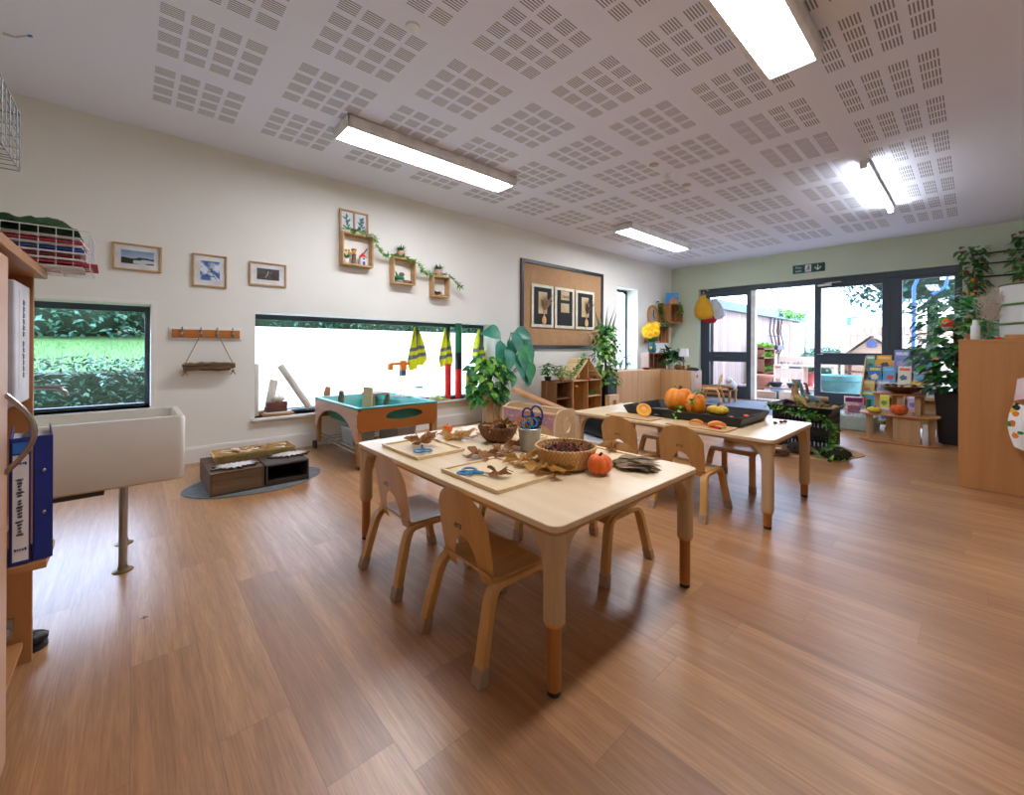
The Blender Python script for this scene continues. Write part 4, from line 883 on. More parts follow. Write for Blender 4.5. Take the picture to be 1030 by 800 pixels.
# ---- pinboard
y0, y1, z0, z1 = 4.64, 6.87, 1.085, 2.55; t = thing('pinboard', 'large hessian pinboard with a black frame on the left wall', 'pinboard', (WX, (y0+y1)/2, (z0+z1)/2)); w, h = (y1-y0)/2, (z1-z0)/2
b = MB(); k = .06; b.bb(0, .035, -w, w, h-k, h); b.bb(0, .035, -w, w, -h, -h+k); b.bb(0, .035, -w, -w+k, -h+k, h-k); b.bb(0, .035, w-k, w, -h+k, h-k); b.build('frame', 'black', t, bevel=.003)
MB().slab(lambda u, v: (.016+.006*noise.noise(Vector((u*9, v*7, 0)))+(.01*noise.noise(Vector((u*14, v*3, 5))) if v < .25 else 0), -w+k+(2*w-2*k)*u, -h+k+(2*h-2*k)*v), 40, 26, (-.01, 0, 0)).build('hessian_backing', 'hess', t)
for i, (a, c_) in enumerate(((533.9, 556.2), (557.5, 577), (578.5, 597))):
    tl = [(534, 283.5), (557.5, 286.5), (578.5, 289)][i]; br = [(556.2, 329.5), (577, 330), (597.2, 331)][i]
    A, B = at_x(*tl, WX+.03), at_x(*br, WX+.03); zt = A.z-.02; zb = B.z+.0
    if i: zt = zt0; zb = zb0
    else: zt0, zb0 = zt, zb
    ya, yb = A.y, B.y; ct = thing('mounted_card', ['cream card with a wooden spoon and feathery grass, first on the pinboard', 'cream card with two small prints, middle of the pinboard', 'cream card with a wooden spoon and dark leaves, last on the pinboard'][i], 'craft card', (WX+.032, (ya+yb)/2, (zt+zb)/2), 0, 'cream craft cards on the pinboard'); cw, chh = (yb-ya)/2, (zt-zb)/2
    MB().bb(0, .004, -cw, cw, -chh, chh).build('card', 'cream', ct); MB().bb(.004, .008, -cw+.055, cw-.055, -chh+.05, chh-.05).build('black_panel', 'blackm', ct)
    if i == 1:
        for zz in (.13, -.07): MB().bb(.008, .011, -cw*.42, cw*.42, zz*1.1, zz*1.1+.16).build('print', mat('cdb48a', .8), ct)
        b = MB(); R = random.Random(1)
        for q in range(5): b.leaf((.013, -.08+.04*q, .17), (0.05, .2, 1), (1, 0, 0), .07, .02, 0, 3)
        b.build('pressed_leaves', mat('6d4d2c', .8), ct)
    else:
        MB().bb(.008, .011, -cw*.42, cw*.36, -.13, chh*.66).build('backing', mat('cdb48a', .8), ct); b = MB(); b.ell((.018, .02, -.24), (.008, .055, .075)); b.tube([(.016, .02, -.18), (.016, .02, .0), (.016, .02, .12)], [.012, .009, .008], 6, flat=.6); b.build('wooden_spoon', 'beech', ct)
        b = MB(); R = random.Random(7+i)
        for q in range(22): a = R.uniform(-.5, .6)+(.4 if i == 2 else .2); b.leaf((.02, .02, -.08), (R.uniform(0, .15), math.sin(a), math.cos(a)), (1, 0, 0), R.uniform(.2, .34), .03, R.uniform(-.2, .2), 4)
        b.build('feathery_grass', LEAF['husk'] if i == 0 else mat('5d4128', .9), ct)
tw = at_x(598, 340, WX+.05); b = MB(); R = random.Random(3)
for q in range(6): b.tube([(0, 0, 0), (R.uniform(0, .05), R.uniform(-.2, .1), R.uniform(.05, .2)), (R.uniform(0, .05), R.uniform(-.35, .15), R.uniform(.0, .25))], [.005, .003, .002], 5)
b.build('twigs', mat('4a3623', .9), bpy.data.objects['pinboard'], loc=tw-Vector((0, .05, .1))-bpy.data.objects['pinboard'].location)
# ================================================================ WINDOW SILL OF THE LONG WINDOW
SZ = W2[2]; SX = WX-.10
def sill(px, z=0.0, x=SX):                 # a spot on the sill seen at that column
    r = _ray(px, 400); t = x/r[0]; return Vector((x, r[1]*t, SZ+z))
def tubeobj(name, lab, cat, p0, p1, r, m, grp=None, inner='7a6a58', n=24):
    p0, p1 = Vector(p0), Vector(p1); t = thing(name, lab, cat, p0, 0, grp); d = p1-p0
    b = MB(); X = Matrix.Translation((0, 0, 0)) @ d.to_track_quat('Z', 'Y').to_matrix().to_4x4(); b.X = X; L = d.length
    b.lathe([(r, 0), (r, L), (r*.9, L), (r*.9, L-.1)], n=n, cap=False); b.lathe([(.001, .001), (r, 0)], n=n, cap=False); b.build('tube', m, t)
    c_ = MB(); c_.X = X; c_.lathe([(.001, L-.02), (r*.9, L-.02)], n=n, cap=False); c_.build('hollow', mat(inner, .9), t); return t
a = sill(312, .045, WX-.10); c_ = at_x(282, 370, WX-.20)
tubeobj('cardboard_tube', 'long cardboard tube leaning to one side on the window sill', 'cardboard tube', a+Vector((0, .0, 0)), c_+Vector((0, 0, .0)), .037, 'card', 'cardboard tubes on the window sill')
a = sill(270, .02, WX-.17); c_ = at_x(276, 385, WX-.22)
tubeobj('cardboard_tube', 'short cardboard tube behind the stack of brown bricks', 'cardboard tube', a, c_, .042, 'card', 'cardboard tubes on the window sill')
a = sill(259.5, .0, WX-.16)
b = MB(); b.tube([(0, 0, 0), (-.005, 0, .55)], .03, 16); o = b.build('cardboard_tube', 'card', loc=(WX-.16, W2[0]+.035, SZ)); tag(o, 'tall narrow cardboard tube upright in the corner of the window recess', 'cardboard tube', 'cardboard tubes on the window sill')
P0 = sill(278, 0, WX-.09)
def plank(lab, dy, dz, L, W_, H, rz, m='pine', dx=0, grp='offcuts of wood on the window sill'):
    o = MB().box((0, 0, H/2), (W_, L, H)).build('wooden_block', m, loc=P0+Vector((dx, dy, dz)), rot=rz, bevel=.003); return tag(o, lab, 'wooden block', grp)
plank('pale flat wooden offcut lying lowest on the window sill', .02, 0, .30, .12, .022, -.05, 'piney')
plank('wooden offcut in the corner of the recess under the bricks', -.09, .0, .13, .10, .05, .03, 'piney', -.11)
plank('thin wooden offcut with a white top under the bricks', .02, .0225, .27, .10, .018, .04, mat('e3ddd2', .6))
plank('lower dark brown wooden brick under the white pumpkin', .0, .041, .20, .09, .05, .03, mat('6b4030', .7, col2='5a3426'))
plank('upper dark brown wooden brick under the white pumpkin', .01, .092, .19, .09, .05, -.04, mat('75483a', .7, col2='60392c'))
pumpkin('small white pumpkin on top of the brown wooden bricks', P0+Vector((0, .03, .142)), .058, .072, mat('eee9d6', .5), 8, .08, 'stem', name='white_pumpkin')
# hi-vis vests
def hivis():
    t = NT('hi_vis_cloth'); s = t.add('ShaderNodeSeparateXYZ'); t.link(t.coords(), s.inputs[0]); z = t.math('ADD', s.outputs[2], t.math('MULTIPLY', s.outputs[1], -.25))
    b1 = t.math('COMPARE', z, -.30, .026); b2 = t.math('COMPARE', z, -.405, .026); b3 = t.math('MULTIPLY', t.math('COMPARE', s.outputs[1], .02, .024), t.math('GREATER_THAN', z, -.30))
    t.link(t.mix(t.math('MAXIMUM', t.math('MAXIMUM', b1, b2), b3), lin('d8e21e'), lin('74757c')), t.b.inputs['Base Color']); t.b.inputs['Roughness'].default_value = .7; return t.m
HV = hivis()
def vest(lab, p, s, wd, seed):
    t = thing('high_visibility_vest', lab, 'vest', p, 0, 'yellow vests hanging in the long window')
    def fn(u, v):
        z = -.56*v*s; w = wd*(.12+.95*min(1, v*1.25)**.8)*(1 if v < .82 else 1-.9*(v-.82)/.18*(abs(u-.35)))
        y = (u-.5)*w+.03*v; x = .035*math.sin(u*13+seed+v*2)*min(1, v*2+.2)+.012*math.sin(u*31+seed); z += (-.04*math.sin(u*5+seed)*v)
        return (x, y, z)
    MB().slab(fn, 30, 26, (.004, 0, 0)).build('cloth', HV, t, smooth=60); MB().tube([(0, 0, 0), (-.02, 0, .03), (-.05, 0, .03)], .003, 6).build('loop', 'black', t); return t
vest('yellow high visibility vest hanging above the toy crane', at_x(417.5, 330, WX-.2), 1.0, .30, 1)
vest('yellow high visibility vest hanging above the red cardboard tube', at_x(448, 331, WX-.2), .98, .235, 2.2)
vest('yellow high visibility vest hanging beside the big leafy plant', at_x(482, 332, WX-.2), 1.0, .26, 4.1)
def stube(lab, px, h, r, m, x=WX-.13):
    p = sill(px, 0, x); t = thing('coloured_tube', lab, 'tube', p, 0, 'coloured tubes standing on the window sill'); z = 0
    for k, (mm, hh) in enumerate(m): MB().lathe([(r, 0), (r, hh)], (0, 0, z), 24).build('section', mm, t); z += hh
    return t
stube('plain red tube standing on the window sill', 451, 0, .045, [(mat('e8302c', .4), .50)], WX-.09)
stube('tall red, black and green tube standing on the window sill', 461.5, 0, .048, [(mat('e8302c', .4), .42), ('black', .24), ('greenp', .43)], WX-.11)
stube('yellow tube standing on the window sill behind the leafy plant', 472, 0, .048, [(mat('d8b81c', .4), .36)], WX-.11)
# toy crane, jar, folded vest
p = sill(405, 0, WX-.12); t = thing('toy_crane', 'yellow toy tower crane on the window sill', 'toy crane', p)
MB().bb(-.05, .05, -.07, .07, 0, .02).build('base', 'yellow', t, bevel=.004)
b = MB(); w = .022
for sx in (-w, w):
    for sy in (-w, w): b.tube([(sx, sy, .02), (sx, sy, .36)], .005, 5)
for k in range(6):
    z = .03+.055*k; b.tube([(w, -w, z), (w, w, z+.055), (-w, w, z), (-w, -w, z+.055), (w, -w, z)], .0035, 5)
b.build('mast', 'yellow', t); MB().bb(-.035, .035, -.03, .04, .36, .43).build('cab', mat('5a6a8a', .4), t, bevel=.006)
MB().bb(-.03, .03, -.03, .05, .43, .56).build('tower_head', 'orange', t, bevel=.006); b = MB(); b.bb(-.02, .02, -.17, .10, .50, .535); b.bb(-.03, .03, -.20, -.14, .44, .52); b.build('jib', 'orange', t, bevel=.004)
p = sill(422, 0, WX-.045); t = thing('glass_jar', 'empty clear plastic jar with a lid on the window sill', 'jar', p)
MB().lathe([(.001, 0), (.062, 0), (.066, .006), (.066, .16), (.055, .185), (.053, .195)], n=28, cap=False).build('body', glassm('jar_plastic', (.72, .82, .92, 1)), t); MB().lathe([(.055, .19), (.055, .222), (.001, .224)], n=28).build('lid', mat('b9cfe0', .3), t)
p = sill(440, 0, WX-.05); t = thing('folded_vest', 'crumpled yellow vest folded on the window sill beside the jar', 'vest', p)
MB().slab(lambda u, v: (.07*(v-.5)*2, .17*(u-.5)*2, .012+.05*math.sin(PI*u)**.7*math.sin(PI*v)**.6+.014*math.sin(u*19+v*7)), 30, 14, (0, 0, -.012)).build('cloth', mat('d5df1f', .7, col2='70747a', scale=9), t)
b = MB().bb(-.04, .04, -.16, .16, 0, .012); tag(b.build('picture_book', mat('8f8fa0', .5), loc=sill(431, 0, WX-.01)+Vector((.0, .08, 0))), 'thin book lying flat on the window sill edge below the folded vest', 'book')

# ================================================================ SAND TABLE
X0, X1_, YA, YB, H_ = -4.80, -3.66, 1.475, 2.295, .55
t = thing('sand_table', 'wheeled wooden sand table with a turquoise tub beside the long window', 'sand table', (X0, YA, 0)); w, d = X1_-X0, YB-YA
# tub
b = MB(); tk = .035; zt = H_; L = []
def ring(x0, x1, y0, y1, z): return [(x0, y0, z), (x1, y0, z), (x1, y1, z), (x0, y1, z)]
L = [ring(.14, w-.14, .12, d-.12, .33), ring(.02, w-.02, .02, d-.02, zt-.02), ring(-.006, w+.006, -.006, d+.006, zt-.012), ring(-.006, w+.006, -.006, d+.006, zt+.004), ring(.04, w-.04, .04, d-.04, zt+.004), ring(.05, w-.05, .05, d-.05, zt-.01), ring(.16, w-.16, .14, d-.14, .345)]
vs = [v for r in L for v in r]; b._add(vs, [(i*4+j, i*4+(j+1) % 4, (i+1)*4+(j+1) % 4, (i+1)*4+j) for i in range(6) for j in range(4)]+[(3, 2, 1, 0), (24, 25, 26, 27)])
b.build('tub', 'teal', t, bevel=.006)
# orange end panel with an elliptical cut-out, facing into the room
def cut_panel(x, y0, y1, z0, z1, ec, er, m, nm, th=.016, arch=None):
    b = MB(); n = 48; vs = []
    for k in range(n):
        a = 2*PI*k/n; ey, ez = ec[0]+er[0]*math.cos(a), ec[1]+er[1]*math.sin(a)*(1 if math.sin(a) > 0 else .75)
        c_, s_ = math.cos(a), math.sin(a); hy, hz = (y1-y0)/2, (z1-z0)/2; q = max(abs(c_)/hy, abs(s_)/hz); oy, oz = (y0+y1)/2+c_/q, (z0+z1)/2+s_/q
        vs += [(x, ey, ez), (x, oy, oz), (x+th, ey, ez), (x+th, oy, oz)]
    fs = []
    for k in range(n):
        a = 4*k; c_ = 4*((k+1) % n); fs += [(a, c_, c_+1, a+1), (a+2, a+3, c_+3, c_+2), (a, a+2, c_+2, c_), (a+1, c_+1, c_+3, a+3)]
    b._add(vs, fs); return b.build(nm, m, t, bevel=0, smooth=30)
cut_panel(w-.01, 0, d, .335, H_-.014, (d*.56, .455), (.19, .055), 'orangew', 'end_panel')
cut_panel(-.006, 0, d, .335, H_-.014, (d*.5, .455), (.19, .055), 'orangew', 'end_panel')
# side panels with a big arch
for yy in (-.004, d-.012):
    b = MB(); n = 24; pts = [(0, .30), (0, H_-.014), (w, H_-.014), (w, .24), (w-.07, .24)]+[(w/2+(w/2-.07)*math.cos(PI*k/n), .24+.235*math.sin(PI*k/n)) for k in range(1, n)]+[(.07, .24), (0, .24)]
    n2 = 30; vs = []; 
    for k in range(n2+1):
        x = w*k/n2; u = (x-w/2)/(w/2-.07); lo = .24+.225*math.sqrt(max(0, 1-u*u)) if abs(u) < 1 else .24; vs += [(x, yy, lo), (x, yy, H_-.014), (x, yy+.016, lo), (x, yy+.016, H_-.014)]
    fs = []
    for k in range(n2): a = 4*k; c_ = a+4; fs += [(a, c_, c_+1, a+1), (a+2, a+3, c_+3, c_+2), (a, a+2, c_+2, c_), (a+1, c_+1, c_+3, a+3)]
    fs += [(0, 1, 3, 2), (4*n2, 4*n2+2, 4*n2+3, 4*n2+1)]; b._add(vs, fs); b.build('side_panel', wood('cfa98c', 'bf9678', 0, .8, .5, 'rose_ply'), t, smooth=30)
for x in (.035, w-.04):
    for y in (.03, d-.03):
        z0_ = .03 if x > .5 else .075
        lg = MB().bb(x-.03, x+.03, y-.018, y+.018, z0_, .46).build('leg', 'pine', t, bevel=.004)
        if x < .5:
            MB().cyl((x, y-.03, .045), (x, y-.055, .045), .045, n=20).build('wheel', 'black', lg)
        else: MB().bb(x-.025, x+.025, y-.015, y+.015, 0, z0_).build('foot', 'black', lg)
for y in (.03, d-.03):
    for z in (.13, .17): MB().tube([(.035, y, z), (w-.035, y, z)], .007, 8).build('rail', 'steel', t)
for k in range(8): MB().tube([(.1+(w-.2)*k/7, .03, .13), (.1+(w-.2)*k/7, d-.03, .13)], .003, 6).build('shelf_wire', 'steel', t)
# boxes on the rail shelf
TB = Vector((X0, YA, 0))
for i, (x, y, s, l) in enumerate(((.62, .22, .19, 'clear plastic box with lid under the sand table, nearest the arch'), (.82, .55, .2, 'clear plastic box under the sand table, further back'))):
    t2 = thing('plastic_box', l, 'box', TB+Vector((x, y, .135)), .2*i, 'plastic boxes under the sand table'); b = MB(); openbox(b, .30, .24, .15, slope=.02, tk=.004); b.build('body', mat('b9c2c9', .25, col2='a9b3ba'), t2); MB().bb(-.16, .16, -.13, .13, .155, .17).build('lid', mat('d5dadd', .3), t2, bevel=.004); 
MB_ = MB().slab(lambda u, v: (.11*(u-.5)*2, .09*(v-.5)*2, .02+.10*math.sin(PI*u)*math.sin(PI*v)+.02*math.sin(u*17+v*9)), 20, 18, (0, 0, -.01)); tag(MB_.build('plastic_bag', mat('c3ccd2', .25), loc=TB+Vector((.36, .35, .135))), 'crumpled pale plastic bag under the sand table', 'bag')
# things in the tub
def tubthing(nm, lab, px, py, z, fn, cat, off=(0, 0)):
    p = at_z(px, py, z); o = fn(p); return o
zb = .275
def stick(lab, px, py, L, r, lean, m='pine', grp='wooden pieces in the turquoise tub', box=None):
    p = at_z(px, py, .52); p.z = .347; o = MB()
    if box: o.box((0, 0, L/2), (box[0], box[1], L))
    else: o.tube([(0, 0, 0), (.004, 0, L*.4), (-.004, .003, L*.7), (0, .003, L)], [r*1.3, r*.95, r*1.5, r*1.1], 8)
    ob = o.build('wooden_stick', m, loc=p, rot=lean, bevel=.003 if box else 0); return tag(ob, lab, 'wooden piece', grp)
stick('wide pale wooden board standing in the turquoise tub', 369, 412, .37, 0, (.0, .06, .5), 'maple', box=(.10, .022))
stick('short branch standing near the far side of the turquoise tub', 344, 406, .29, .022, (.05, .1, 0), 'drift')
stick('carved wooden figure standing in the middle of the turquoise tub', 373, 410, .27, .020, (-.08, .04, .4), wood('b98958', '7b5535', 2, 1, .7, 'carved'))
stick('knotty twig standing beside the carved figure in the tub', 387, 409, .29, .016, (.1, .14, .9), 'drift')
stick('small wooden offcut at the far left corner of the tub', 327, 400, .28, .028, (.0, .15, .9), wood('c08d62', '9c6d48', 2, 1, .7, 'offcut'))
b = MB().box((0, 0, 0), (.28, .03, .012)); p = at_z(416, 401, H_+.010); tag(b.build('wooden_lath', 'white', loc=(p.x-.2, p.y-.05, H_+.012), rot=.9), 'white lath lying across the rim of the turquoise tub', 'lath')
b = MB().bb(-.1, .1, -.11, .11, 0, .02); p = at_z(390, 396, .55); tag(b.build('lidded_book', wood('a58a7a', '8f7565', 0), loc=(X0+.18, YB-.22, .556), rot=.3), 'flat brown wooden lid resting on the far corner of the tub', 'wooden lid')

# ================================================================ LOW CRATES ON THE GREY MAT
t_ = MB().prism([(.36*math.cos(a)*(1+.03*math.sin(5*a)), .475*math.sin(a)*(1+.03*math.cos(4*a))) for a in [2*PI*k/48 for k in range(48)]], .006)
tag(t_.build('floor_mat', mat('787c7d', .9, col2='5f6466', scale=18), loc=(-3.93, .757, 0)), 'grey oval mat on the floor beneath the dark wooden crates', 'mat')
def crate_low(lab, y0, y1, openf, m):
    t = thing('wooden_crate', lab, 'crate', (-3.99, (y0+y1)/2, .0062), 0, 'dark wooden crates on the grey mat'); W_ = .60; d = (y1-y0)/2-.003; h = .165
    b = MB(); b.bb(-W_/2, W_/2, -d, d, h-.014, h); b.build('top_board', m, t, bevel=.002); b = MB(); b.bb(-W_/2, W_/2, -d, d, 0, .014); b.build('base_board', m, t)
    MB().bb(-W_/2, W_/2, -d, -d+.014, .014, h-.014).build('side_board', m, t, bevel=.002); MB().bb(-W_/2, W_/2, d-.014, d, .014, h-.014).build('side_board', m, t, bevel=.002)
    MB().bb(-W_/2, -W_/2+.012, -d+.014, d-.014, .014, h-.014).build('back_board', m, t)
    if not openf: MB().bb(W_/2-.012, W_/2, -d+.014, d-.014, .014, h-.014).build('front_board', 'darkw2', t)
    else: MB().bb(W_/2-.012, W_/2, -d+.014, d-.014, .014, .04).build('front_lip', m, t)
    return t
crate_low('dark wooden crate with a closed brown front, on the grey mat', .415, .765, False, 'darkw'); crate_low('dark wooden crate with an open front, on the grey mat', .77, 1.09, True, wood('54453a', '3a2f28', 1, .7, .8, 'sooty_wood'))
ZC = .0062+.165
# jagged wooden slices
def jag(lab, px0, px1, py, seed):
    a = at_z(px0, py+3, ZC); c_ = at_z(px1, py-4, ZC); ct = (a+c_)/2; L = abs(c_.y-a.y)/2*.96; R = random.Random(seed); n = 40; pts = []
    for k in range(n): th = 2*PI*k/n; q = (1 if k % 2 else .62)*R.uniform(.8, 1.12); pts.append((.10*q*math.cos(th), L*q*math.sin(th)))
    t = thing('wooden_slice', lab, 'wood slice', (ct.x, ct.y, ZC+.001), 0, 'jagged wooden slices on the crates')
    MB().prism(pts, .014).build('bark', wood('5c4634', '3d2d22', 1), t); MB().prism([(x*.93, y*.95) for x, y in pts], .003, z0=.0135).build('cut_face', mat('d6cfc8', .7, col2='b7aaa0'), t)
jag('jagged pale wooden slice on the closed dark crate', 210, 265, 473, 2); jag('jagged pale wooden slice on the open dark crate', 270, 313, 461, 5)
# rectangular basket tray
a, c_ = at_z(222, 464, ZC+.06), at_z(296, 448, ZC+.06); t = thing('rectangular_basket', 'long rectangular wicker tray edged in green, on the crates', 'basket', (-4.12, (a.y+c_.y)/2-.02, ZC)); b = MB(); openbox(b, .26, (c_.y-a.y)+.02, .055, slope=.02, tk=.008); b.build('tray', weave('b58e55', 'd6b078', 0, 120), t)
LB = (c_.y-a.y)+.02; b = MB(); R = random.Random(8)
for k in range(240): 
    s_ = R.choice((-1, 1)); y = R.uniform(-LB/2, LB/2); b.leaf((s_*.125, y, .04+R.uniform(-.012, .012)), (s_*.5+R.uniform(-.3, .3), R.uniform(-1, 1), R.uniform(-1, .6)), (0, 0, 1), .022, .006, .2, 2)
b.build('tinsel_edging', LEAF['mid'], t)
R = random.Random(15)
for k in range(26):
    cx, cy = R.uniform(-.085, .085), R.uniform(-LB/2+.05, LB/2-.05); n = 9; pts = [((.035 if q % 2 else .022)*math.cos(2*PI*q/n)*R.uniform(.8, 1.2), (.035 if q % 2 else .022)*math.sin(2*PI*q/n)*R.uniform(.8, 1.2)) for q in range(n)]
    o = MB().prism(pts, .006).build('wooden_puzzle_piece', mat(R.choice(['e0cba6', 'c9a676', 'b48a5c', 'e9dcc4', '8a6a48']), .7), loc=(-4.12+cx, (a.y+c_.y)/2-.02+cy, ZC+.036+.0014*k), rot=(R.uniform(-.12, .12), R.uniform(-.12, .12), R.uniform(0, 6)))
    tag(o, 'small cut wooden piece lying in the green edged wicker tray', 'wooden piece', 'wooden pieces in the wicker tray')

# ================================================================ LEFT WALL, FAR HALF
# plant stand + big leafy plants
t = thing('plant_stand', 'tall narrow pale wooden box holding the big leafy plant', 'plant stand', (-4.62, 3.98, 0)); b = MB()
b.bb(-.10, .10, -.10, .10, 0, .34); b.build('box', 'birchz', t, bevel=.004)
t = thing('plant_stand', 'pale wooden post box behind the wooden bin, below the leafy plant', 'plant stand', (-4.60, 3.72, 0)); MB().bb(-.045, .045, -.06, .06, 0, .42).build('box', 'birchz', t, bevel=.004)
t = thing('potted_plant', 'big potted plant with huge blue-green leaves beside the long window', 'potted plant', (-4.62, 3.98, .341)); MB().lathe([(.06, 0), (.085, .13), (.09, .135), (.08, .13), (.001, .12)], n=24).build('pot', mat('c9ced0', .4), t)
b = MB(); R = random.Random(22); stems = MB()
heads = [((-.05, .02, .98), (.3, -1, .0), .36), ((.05, .22, 1.0), (.3, .9, -.15), .34), ((.12, .15, .66), (.6, .2, -.9), .4), ((.06, .30, .80), (.5, .7, -.8), .36), ((.0, .48, .82), (.2, .5, -.9), .40), ((.12, .0, .76), (.7, -.2, -.9), .36), ((.08, .40, .58), (.6, .1, -1), .38), ((.1, .10, .98), (.3, .5, -.8), .40), ((.0, .35, .92), (.2, .9, -.5), .42), ((.02, .42, .70), (.2, .5, -1), .46), ((.10, -.10, .86), (.4, -.3, -1), .36), ((.12, .22, .74), (.5, .3, -1), .38), ((.0, .55, .56), (.1, .25, -1), .42), ((.1, -.02, .62), (.5, -.3, -1), .34), ((.05, .30, .50), (.6, .2, -.8), .34), ((.03, .12, .88), (.4, .0, -.7), .34), ((.14, .04, .42), (.6, -.2, -.5), .28)]
for (q, d_, L) in heads:
    q = Vector(q); stems.tube([(0, 0, .12), (q.x*.4, q.y*.35, q.z*.6), q], [.009, .007, .005], 6); b.leaf(q, d_, (1, .1, .35), L, L*.62, .3, 8, R.randrange(2), .75)
b.build('foliage', [LEAF['blue'], leafm('2f8a4f', '46a35c', .4, 5)], t, smooth=60); stems.build('stems', mat('4b6a35', .7), t)
t = thing('potted_plant', 'bushy pothos plant with bright green leaves in front of the window end', 'potted plant', (-4.60, 3.72, .421)); MB().lathe([(.05, 0), (.07, .10), (.065, .10), (.001, .09)], n=20).build('pot', 'terra', t)
b = MB(); R = random.Random(23)
for k in range(260):
    a = R.uniform(0, 2*PI); rr_ = R.random()**.5; z = R.uniform(-.24, .50); q = Vector((.20*rr_*math.cos(a)+.04, .28*rr_*math.sin(a)-.02, z*(1-.3*rr_)+.12))
    b.leaf(q, (math.cos(a)+.3, math.sin(a), R.uniform(-1.2, .2)), (.6, 0, 1), R.uniform(.10, .16), R.uniform(.07, .10), .3, 5, R.choice((0, 0, 1, 2)), .55)
for k in range(12):
    a = R.uniform(0, 2*PI); q = Vector((.05*math.cos(a), .05*math.sin(a), .1)); b.tube([q, (.1*math.cos(a), .12*math.sin(a), .35), (.16*math.cos(a), .2*math.sin(a), .45)], .004, 5, m=3)
b.build('foliage', [LEAF['dark'], LEAF['mid'], LEAF['lime'], mat('4b6a35', .7)], t, smooth=60)
# wooden storage bin with painted side
X0b, X1b, Yb0, Yb1 = -3.32, -2.58, 2.88, 3.22
t = thing('storage_bin', 'pale wooden toy bin with a painted side and round porthole end', 'toy bin', (X0b, Yb0, 0)); w, d = X1b-X0b, Yb1-Yb0
def paint():
    t = NT('smeared_paint'); v = t.coords((3, 3, 9)); n = t.noise(v, 5, 4, .6, 1); s = t.add('ShaderNodeValToRGB'); t.link(n, s.inputs[0]); e = s.color_ramp.elements
    e[0].position = .35; e[0].color = lin('7a7680'); e[1].position = .7; e[1].color = lin('b9aeb0')
    for p_, c_ in ((.45, 'a78f94'), (.53, 'c05560'), (.57, '8c87a0'), (.62, 'd7b38a')): q = e.new(p_); q.color = lin(c_)
    t.link(s.outputs[0], t.b.inputs['Base Color']); t.b.inputs['Roughness'].default_value = .6; return t.m
MB().bb(.02, w-.02, .004, .016, .14, .47).build('painted_panel', paint(), t); MB().bb(.02, w-.02, d-.016, d-.004, .14, .47).build('back_panel', 'birch', t); MB().bb(.02, w-.02, .016, d-.016, .12, .135).build('floor_panel', 'birch', t); b = MB(); b.bb(.0, w, 0, .02, .47, .49); b.bb(.0, w, d-.02, d, .47, .49); b.build('top_rail', 'birch', t, bevel=.004)
for x in (0, w-.02):
    b = MB(); n = 40; vs = []
    for k in range(n):
        a = 2*PI*k/n; c_, s_ = math.cos(a), math.sin(a); iy, iz = d/2+.055*c_, .37+.075*s_
        hy, hz = d/2, .26; q = (abs(c_)**4+abs(s_)**4)**.25; oy, oz = d/2+hy*c_/q, .26+hz*s_/q
        vs += [(x, iy, iz), (x, oy, oz), (x+.02, iy, iz), (x+.02, oy, oz)]
    fs = []
    for k in range(n): a = 4*k; c_ = 4*((k+1) % n); fs += [(a, c_, c_+1, a+1), (a+2, a+3, c_+3, c_+2), (a, a+2, c_+2, c_), (a+1, c_+1, c_+3, a+3)]
    b._add(vs, fs); b.build('end_panel', 'birch', t, smooth=35)
MB().bb(w+.0005, w+.003, .12, .22, .30, .36).build('inner_toy', 'red', t) if False else None
R = random.Random(66)
for k, (c_, l) in enumerate((('orange', 'orange toy brick in the wooden bin'), ('blue', 'blue toy brick in the wooden bin'), ('yellow', 'yellow toy brick in the wooden bin'), ('greenp', 'green toy brick in the wooden bin'), ('red', 'red toy brick in the wooden bin near the porthole'))):
    tag(MB().box((0, 0, .03), (.10, .07, .06)).build('toy_block', c_, loc=(X0b+.12+.125*k, Yb0+.15+.03*(k % 2), .137), rot=R.uniform(0, 1), bevel=.006), l, 'toy block', 'coloured toy blocks in the wooden bin')
b = MB().box((0, 0, 0), (.80, .13, .03)); o = b.build('wooden_ramp', wood('b98a5a', 'a0724a', 0, .8, .5, 'ramp'), loc=(-3.27, 3.42, .50), rot=(0, .26, .18), bevel=.004); tag(o, 'wooden ramp plank sloping down behind the toy bin', 'ramp')
t = thing('ramp_stool', 'low wooden trestle carrying the sloping ramp plank', 'trestle', (-3.30, 3.43, 0)); MB().bb(-.22, .22, -.06, .06, 0, .40).build('box', 'piney', t, bevel=.003); 
# black ribbed tunnel
t = thing('ribbed_tube', 'black ribbed plastic tube lying behind the pumpkin table', 'ribbed tube', (-3.15, 4.25, .142)); b = MB(); n = 26
prof = []
for k in range(n): z = -.25+.5*k/n; prof += [(.125, z), (.125, z+.007), (.112, z+.010), (.112, z+.0175)]
prof2 = prof+[(.105, .25), (.105, -.25)]; b.X = Matrix.Rotation(PI/2, 4, 'Y') @ Matrix.Rotation(.3, 4, 'X'); b.lathe(prof2+[prof2[0]], n=28, cap=False); b.build('tube', mat('15181c', .3), t)
t = thing('low_platform', 'thin pale board under the black ribbed tube', 'platform', (-3.15, 4.25, 0)); MB().bb(-.45, .45, -.30, .30, .0, .014).build('top', mat('dfe3e6', .5), t, bevel=.006)
